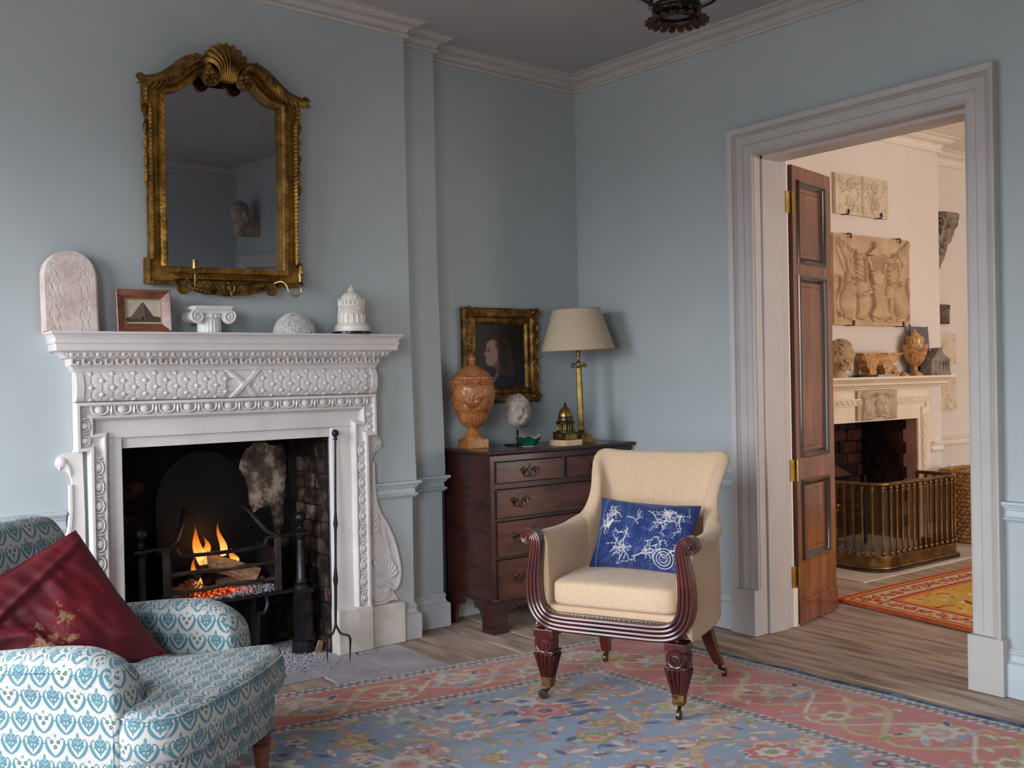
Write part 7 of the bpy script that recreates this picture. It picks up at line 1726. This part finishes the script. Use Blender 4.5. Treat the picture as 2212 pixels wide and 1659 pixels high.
def small_relief(name, x0, x1, z0, z1, m, seed, label, fig):
    c = Cv(x1-x0, z1-z0, 500, 1); r_ = random.Random(seed); W_, H_ = x1-x0, z1-z0
    for k in range(26): x, y = r_.random()*W_, r_.random()*H_; a = r_.random()*6; c.line(curve([(x, y), (x+.02*math.cos(a), y+.02*math.sin(a)), (x+.03*math.cos(a+.8), y+.035*math.sin(a+.8))], 4), .006, .45, 'max', dome=True)
    if fig == 1: c.ell(W_*.42, H_*.42, .016, .018, 0, 1, 'max', True); c.ell(W_*.40, H_*.60, .022, .034, .2, .9, 'max', True); c.line(curve([(W_*.44, H_*.52), (W_*.58, H_*.46), (W_*.62, H_*.30)], 5), .009, .8, 'max', dome=True); c.line(curve([(W_*.40, H_*.70), (W_*.25, H_*.80), (W_*.2, H_*.92)], 5), .012, .8, 'max', dome=True)
    if fig == 2: c.ell(W_*.3, H_*.65, .03, .04, .5, 1, 'max', True); c.line(curve([(W_*.3, H_*.6), (W_*.55, H_*.5), (W_*.75, H_*.75)], 5), .012, .8, 'max', dome=True)
    if fig == 3:
        for k in range(7): c.line(curve([(W_*.1, H_*(.1+k*.03)), (W_*.45, H_*(.35+k*.08)), (W_*.9, H_*(.15+k*.03))], 5), .006, .8, 'max', dome=True)
    c.blur(1); q = slab(MB(), c.a[..., 0], x0, x1, z0, z1, -.012, .020, .017); o = q.map(lambda x, y, z: (x-(x0+x1)/2, y, z-(z0+z1)/2)).build(name, m, angle=80, loc=((x0+x1)/2, 0, (z0+z1)/2)); tag(o, label, 'relief')
small_relief('dark_relief', 3.60, 3.87, 1.592, 1.745, mat('dark_carved_stone', (70, 56, 50), (124, 104, 90), rough=.8, scale=14, bump=.4), 1, 'small dark stone relief of hanging drapery on the alcove wall', 3)
small_relief('figure_relief', 3.62, 3.95, 1.272, 1.515, CRP, 2, 'pale square relief with a small winged child below the dark relief', 1)
small_relief('broken_relief', 3.62, 3.945, .912, 1.182, CRP, 3, 'lowest pale relief beside the mantel end in the next room', 2)
SWT = mat('white_plastic', (226, 222, 216), rough=.4)
for x, lb_ in ((3.92, 'white wall socket plate right of its twin above the basket'), (3.80, 'white wall socket plate nearest the fireplace above the basket')):
    e_ = empty('wall_socket', (x, .019, .452), 0, lb_, 'socket', 'wall sockets above the basket'); MB().box(-.043, .043, -.008, 0, -.022, .022).build('plate', SWT, e_, smooth=False, bevel=.002); MB().box(-.012, .012, -.0095, -.008, -.006, .006).build('switch', SWT, e_, smooth=False, bevel=.001)
# ---------------------------------------------------------------- things on the far mantel
Z2 = 1.193
SIE = mat('sienna_marble', (176, 122, 66), (216, 180, 124), rough=.25, scale=7, detail=9, coat=.3, c3=(200, 150, 94), fac=(.3, .7)); veins(SIE, 11, (.25, .10, .06), .05, .75)
bh = empty('bearded_head', (1.985, -.325, Z2), 0, 'buff carved head of a curly bearded man on the far mantel', 'sculpture')
b = MB(); head(b, (0, -.01, .155), (.066, .08, .088), FACE, .04, 5, .35, 90, 60, .45)
rk = random.Random(4)
for k in range(170):
    th = rk.uniform(0, 2*PI); ph = rk.uniform(-.6, PI/2); d = Vector((math.cos(th)*math.cos(ph), math.sin(th)*math.cos(ph), math.sin(ph)))
    if d.y < -.25 and -.45 < d.z < .55 and abs(d.x-.0) < .75: continue
    b.ball((d.x*.070, -.01+d.y*.084, .155+d.z*.093), .0135, 6, 4)
for k in range(60):
    a = rk.uniform(-1.1, 1.1); z = rk.uniform(-.1, -.045); b.ball((.058*math.sin(a+.2), -.012-.062*math.cos(a), .155+z), .0125, 6, 4)
b.lathe([(.062, 0), (.058, .01), (.045, .03), (.040, .06), (.042, .09)], 24, (0, .01, 0)); b.build('head', TERR, bh, angle=70)
tg = empty('marble_trough', (2.405, -.325, Z2), 0, 'octagonal sienna marble trough on curved legs on the far mantel', 'model trough')
MB().box(-.23, -.05, -.035, .035, 0, .013).build('black_slab', mat('black_marble', (18, 14, 14), rough=.2), tg, smooth=False); MB().box(-.05, .16, -.04, .035, 0, .014).build('grey_slab', mat('grey_marble', (170, 168, 172), rough=.3), tg, smooth=False)
def oct_ring(hx, hy, z): c_ = .35*hy; return [(hx, -hy+c_, z), (hx, hy-c_, z), (hx-c_, hy, z), (-hx+c_, hy, z), (-hx, hy-c_, z), (-hx, -hy+c_, z), (-hx+c_, -hy, z), (hx-c_, -hy, z)]
R = [oct_ring(*q) for q in ((.11, .022, .075), (.155, .034, .088), (.20, .042, .115), (.215, .045, .138), (.25, .052, .155), (.255, .053, .163), (.22, .046, .163), (.17, .035, .12))]
MB().add([p for r_ in R for p in r_], [(i*8+k, i*8+(k+1) % 8, (i+1)*8+(k+1) % 8, (i+1)*8+k) for i in range(7) for k in range(8)]+[tuple(reversed(range(8))), tuple(56+k for k in range(8))]).build('basin', SIE, tg, smooth=False)
for x in (-.10, .08):
    MB().prism(curve([(x-.045, .014), (x+.035, .014), (x+.032, .035), (x+.045, .07), (x+.038, .11), (x+.03, .125), (x+.015, .09), (x-.03, .085), (x-.06, .10), (x-.055, .06), (x-.03, .03)], 3, True), -.034, .034).build('curved_leg', SIE, tg, angle=40)
for (x, y, w_, h_, lb_) in ((2.64, -.31, .032, .032, 'small stepped marble fragment beside the trough'), (2.715, -.33, .038, .026, 'low marble fragment at the foot of the sienna urn')):
    o = MB().lathe([(w_, 0), (w_, .008), (w_*.85, .014), (w_*.6, .018), (w_*.55, h_), (.001, h_)], 18, cap=True).build('marble_fragment', SIE, angle=30, loc=(x, y, Z2)); tag(o, lb_, 'stone fragment', 'marble fragments on the far mantel')
o = MB().box(-.07, .07, -.02, .02, 0, .03).box(-.062, .062, -.018, .018, .03, .05).box(-.066, .066, -.02, .02, .05, .078).build('cornice_fragment', SIE, smooth=False, bevel=.003, loc=(2.66, -.262, Z2)); tag(o, 'block of moulded buff marble cornice behind the small fragments', 'stone fragment')
u2_ = empty('sienna_urn', (2.86, -.33, Z2), 0, 'veined yellow marble urn with lid and side handles on the far mantel', 'urn')
MB().box(-.045, .045, -.034, .034, 0, .012).build('foot_slab', SIE, u2_, smooth=False, bevel=.001)
MB().lathe([(.040, .012), (.042, .018), (.030, .028), (.016, .04), (.014, .058), (.018, .062), (.034, .075), (.062, .11), (.080, .155), (.088, .20), (.090, .222), (.086, .224), (.060, .222)], 40).build('body', SIE, u2_, angle=40)
MB().lathe([(.060, .222), (.062, .26), (.062, .272), (.056, .280)], 32).build('neck', SIE, u2_); MB().lathe([(.056, .279), (.040, .286), (.030, .296), (.026, .304), (.010, .312), (.008, .318), (.010, .324), (.002, .332)], 24).build('lid', SIE, u2_)
for s in (-1, 1): MB().tube([(s*.058, -.01, .275), (s*.072, -.012, .27), (s*.074, -.012, .225)], .006, 6).build('handle', SIE, u2_)
sl = MB().prism(curve([(-.12, 0), (-.125, .34), (-.115, .352), (.07, .35), (.095, .335), (.135, .12), (.14, 0)], 2)[:-1]+[(.14, 0)], -.008, .008); o = sl.build('slate_slab', mat('purple_slate', (92, 82, 88), (116, 106, 110), rough=.5, scale=5), angle=30, loc=(3.0, -.266, Z2)); o.rotation_euler = (.05, 0, 0); tag(o, 'dark grey stone slab leaning on the wall behind the urn', 'stone slab')
tq = empty('ruined_temple_model', (3.105, -.345, Z2), 0, 'small weathered grey model of a ruined columned temple on the far mantel', 'model building')
MB().box(-.125, .125, -.045, .05, 0, .012).box(-.125, .02, -.04, .05, .012, .105).box(-.125, .125, -.045, .05, .10, .122).box(-.02, .125, .03, .05, .012, .10).build('cella', GRS, tq, smooth=False, bevel=.004)
for k in range(4): MB().lathe([(.013, .012), (.0105, .02), (.009, .095), (.013, .10)], 10, (.02+k*.032, -.03, 0)).build('column', GRS, tq)
MB().prism([(-.09, .122), (-.03, .165), (-.01, .195), (.04, .20), (.045, .17), (.06, .155), (.13, .122)], -.03, .035).rough(.006, 25).build('broken_pediment', GRS, tq, smooth=False)

# ---------------------------------------------------------------- seen only in the mirror: carved head on a bracket and a second doorway
wh = empty('stone_bust', (-.17, -5.02, 2.33), PI/2, 'weathered stone head in profile fixed to the wall, reflected in the mirror', 'sculpture')
b = MB(); head(b, (0, 0, .02), (.085, .11, .13), FACE, .05, 5, PI*.5, 60, 40, .45); b.lathe([(.06, -.16), (.055, -.12), (.06, -.05)], 20, (0, 0, 0)); b.box(-.06, .06, -.16, -.02, -.16, -.02); b.build('head', STH, wh, angle=60)
ar2 = MB(); sweepxz(ar2, [(-5.36, 0), (-5.36, 2.02), (-4.35, 2.02), (-4.35, 0)], [(0, 0), (0, .03), (.02, .035), (.05, .02), (.12, .02), (.13, .03), (.14, 0)], 0)
ar2.map(lambda x, y, z: (y, x, z)).build('trim_9', WHITE, angle=30)['kind'] = 'structure'
MB().box(-.03, 0, -5.22, -4.49, .01, 1.88).box(-.036, -.03, -5.12, -4.59, 1.15, 1.75).box(-.036, -.03, -5.12, -4.59, .2, .95).build('door_2', WHITE, smooth=False, bevel=.004)['kind'] = 'structure'
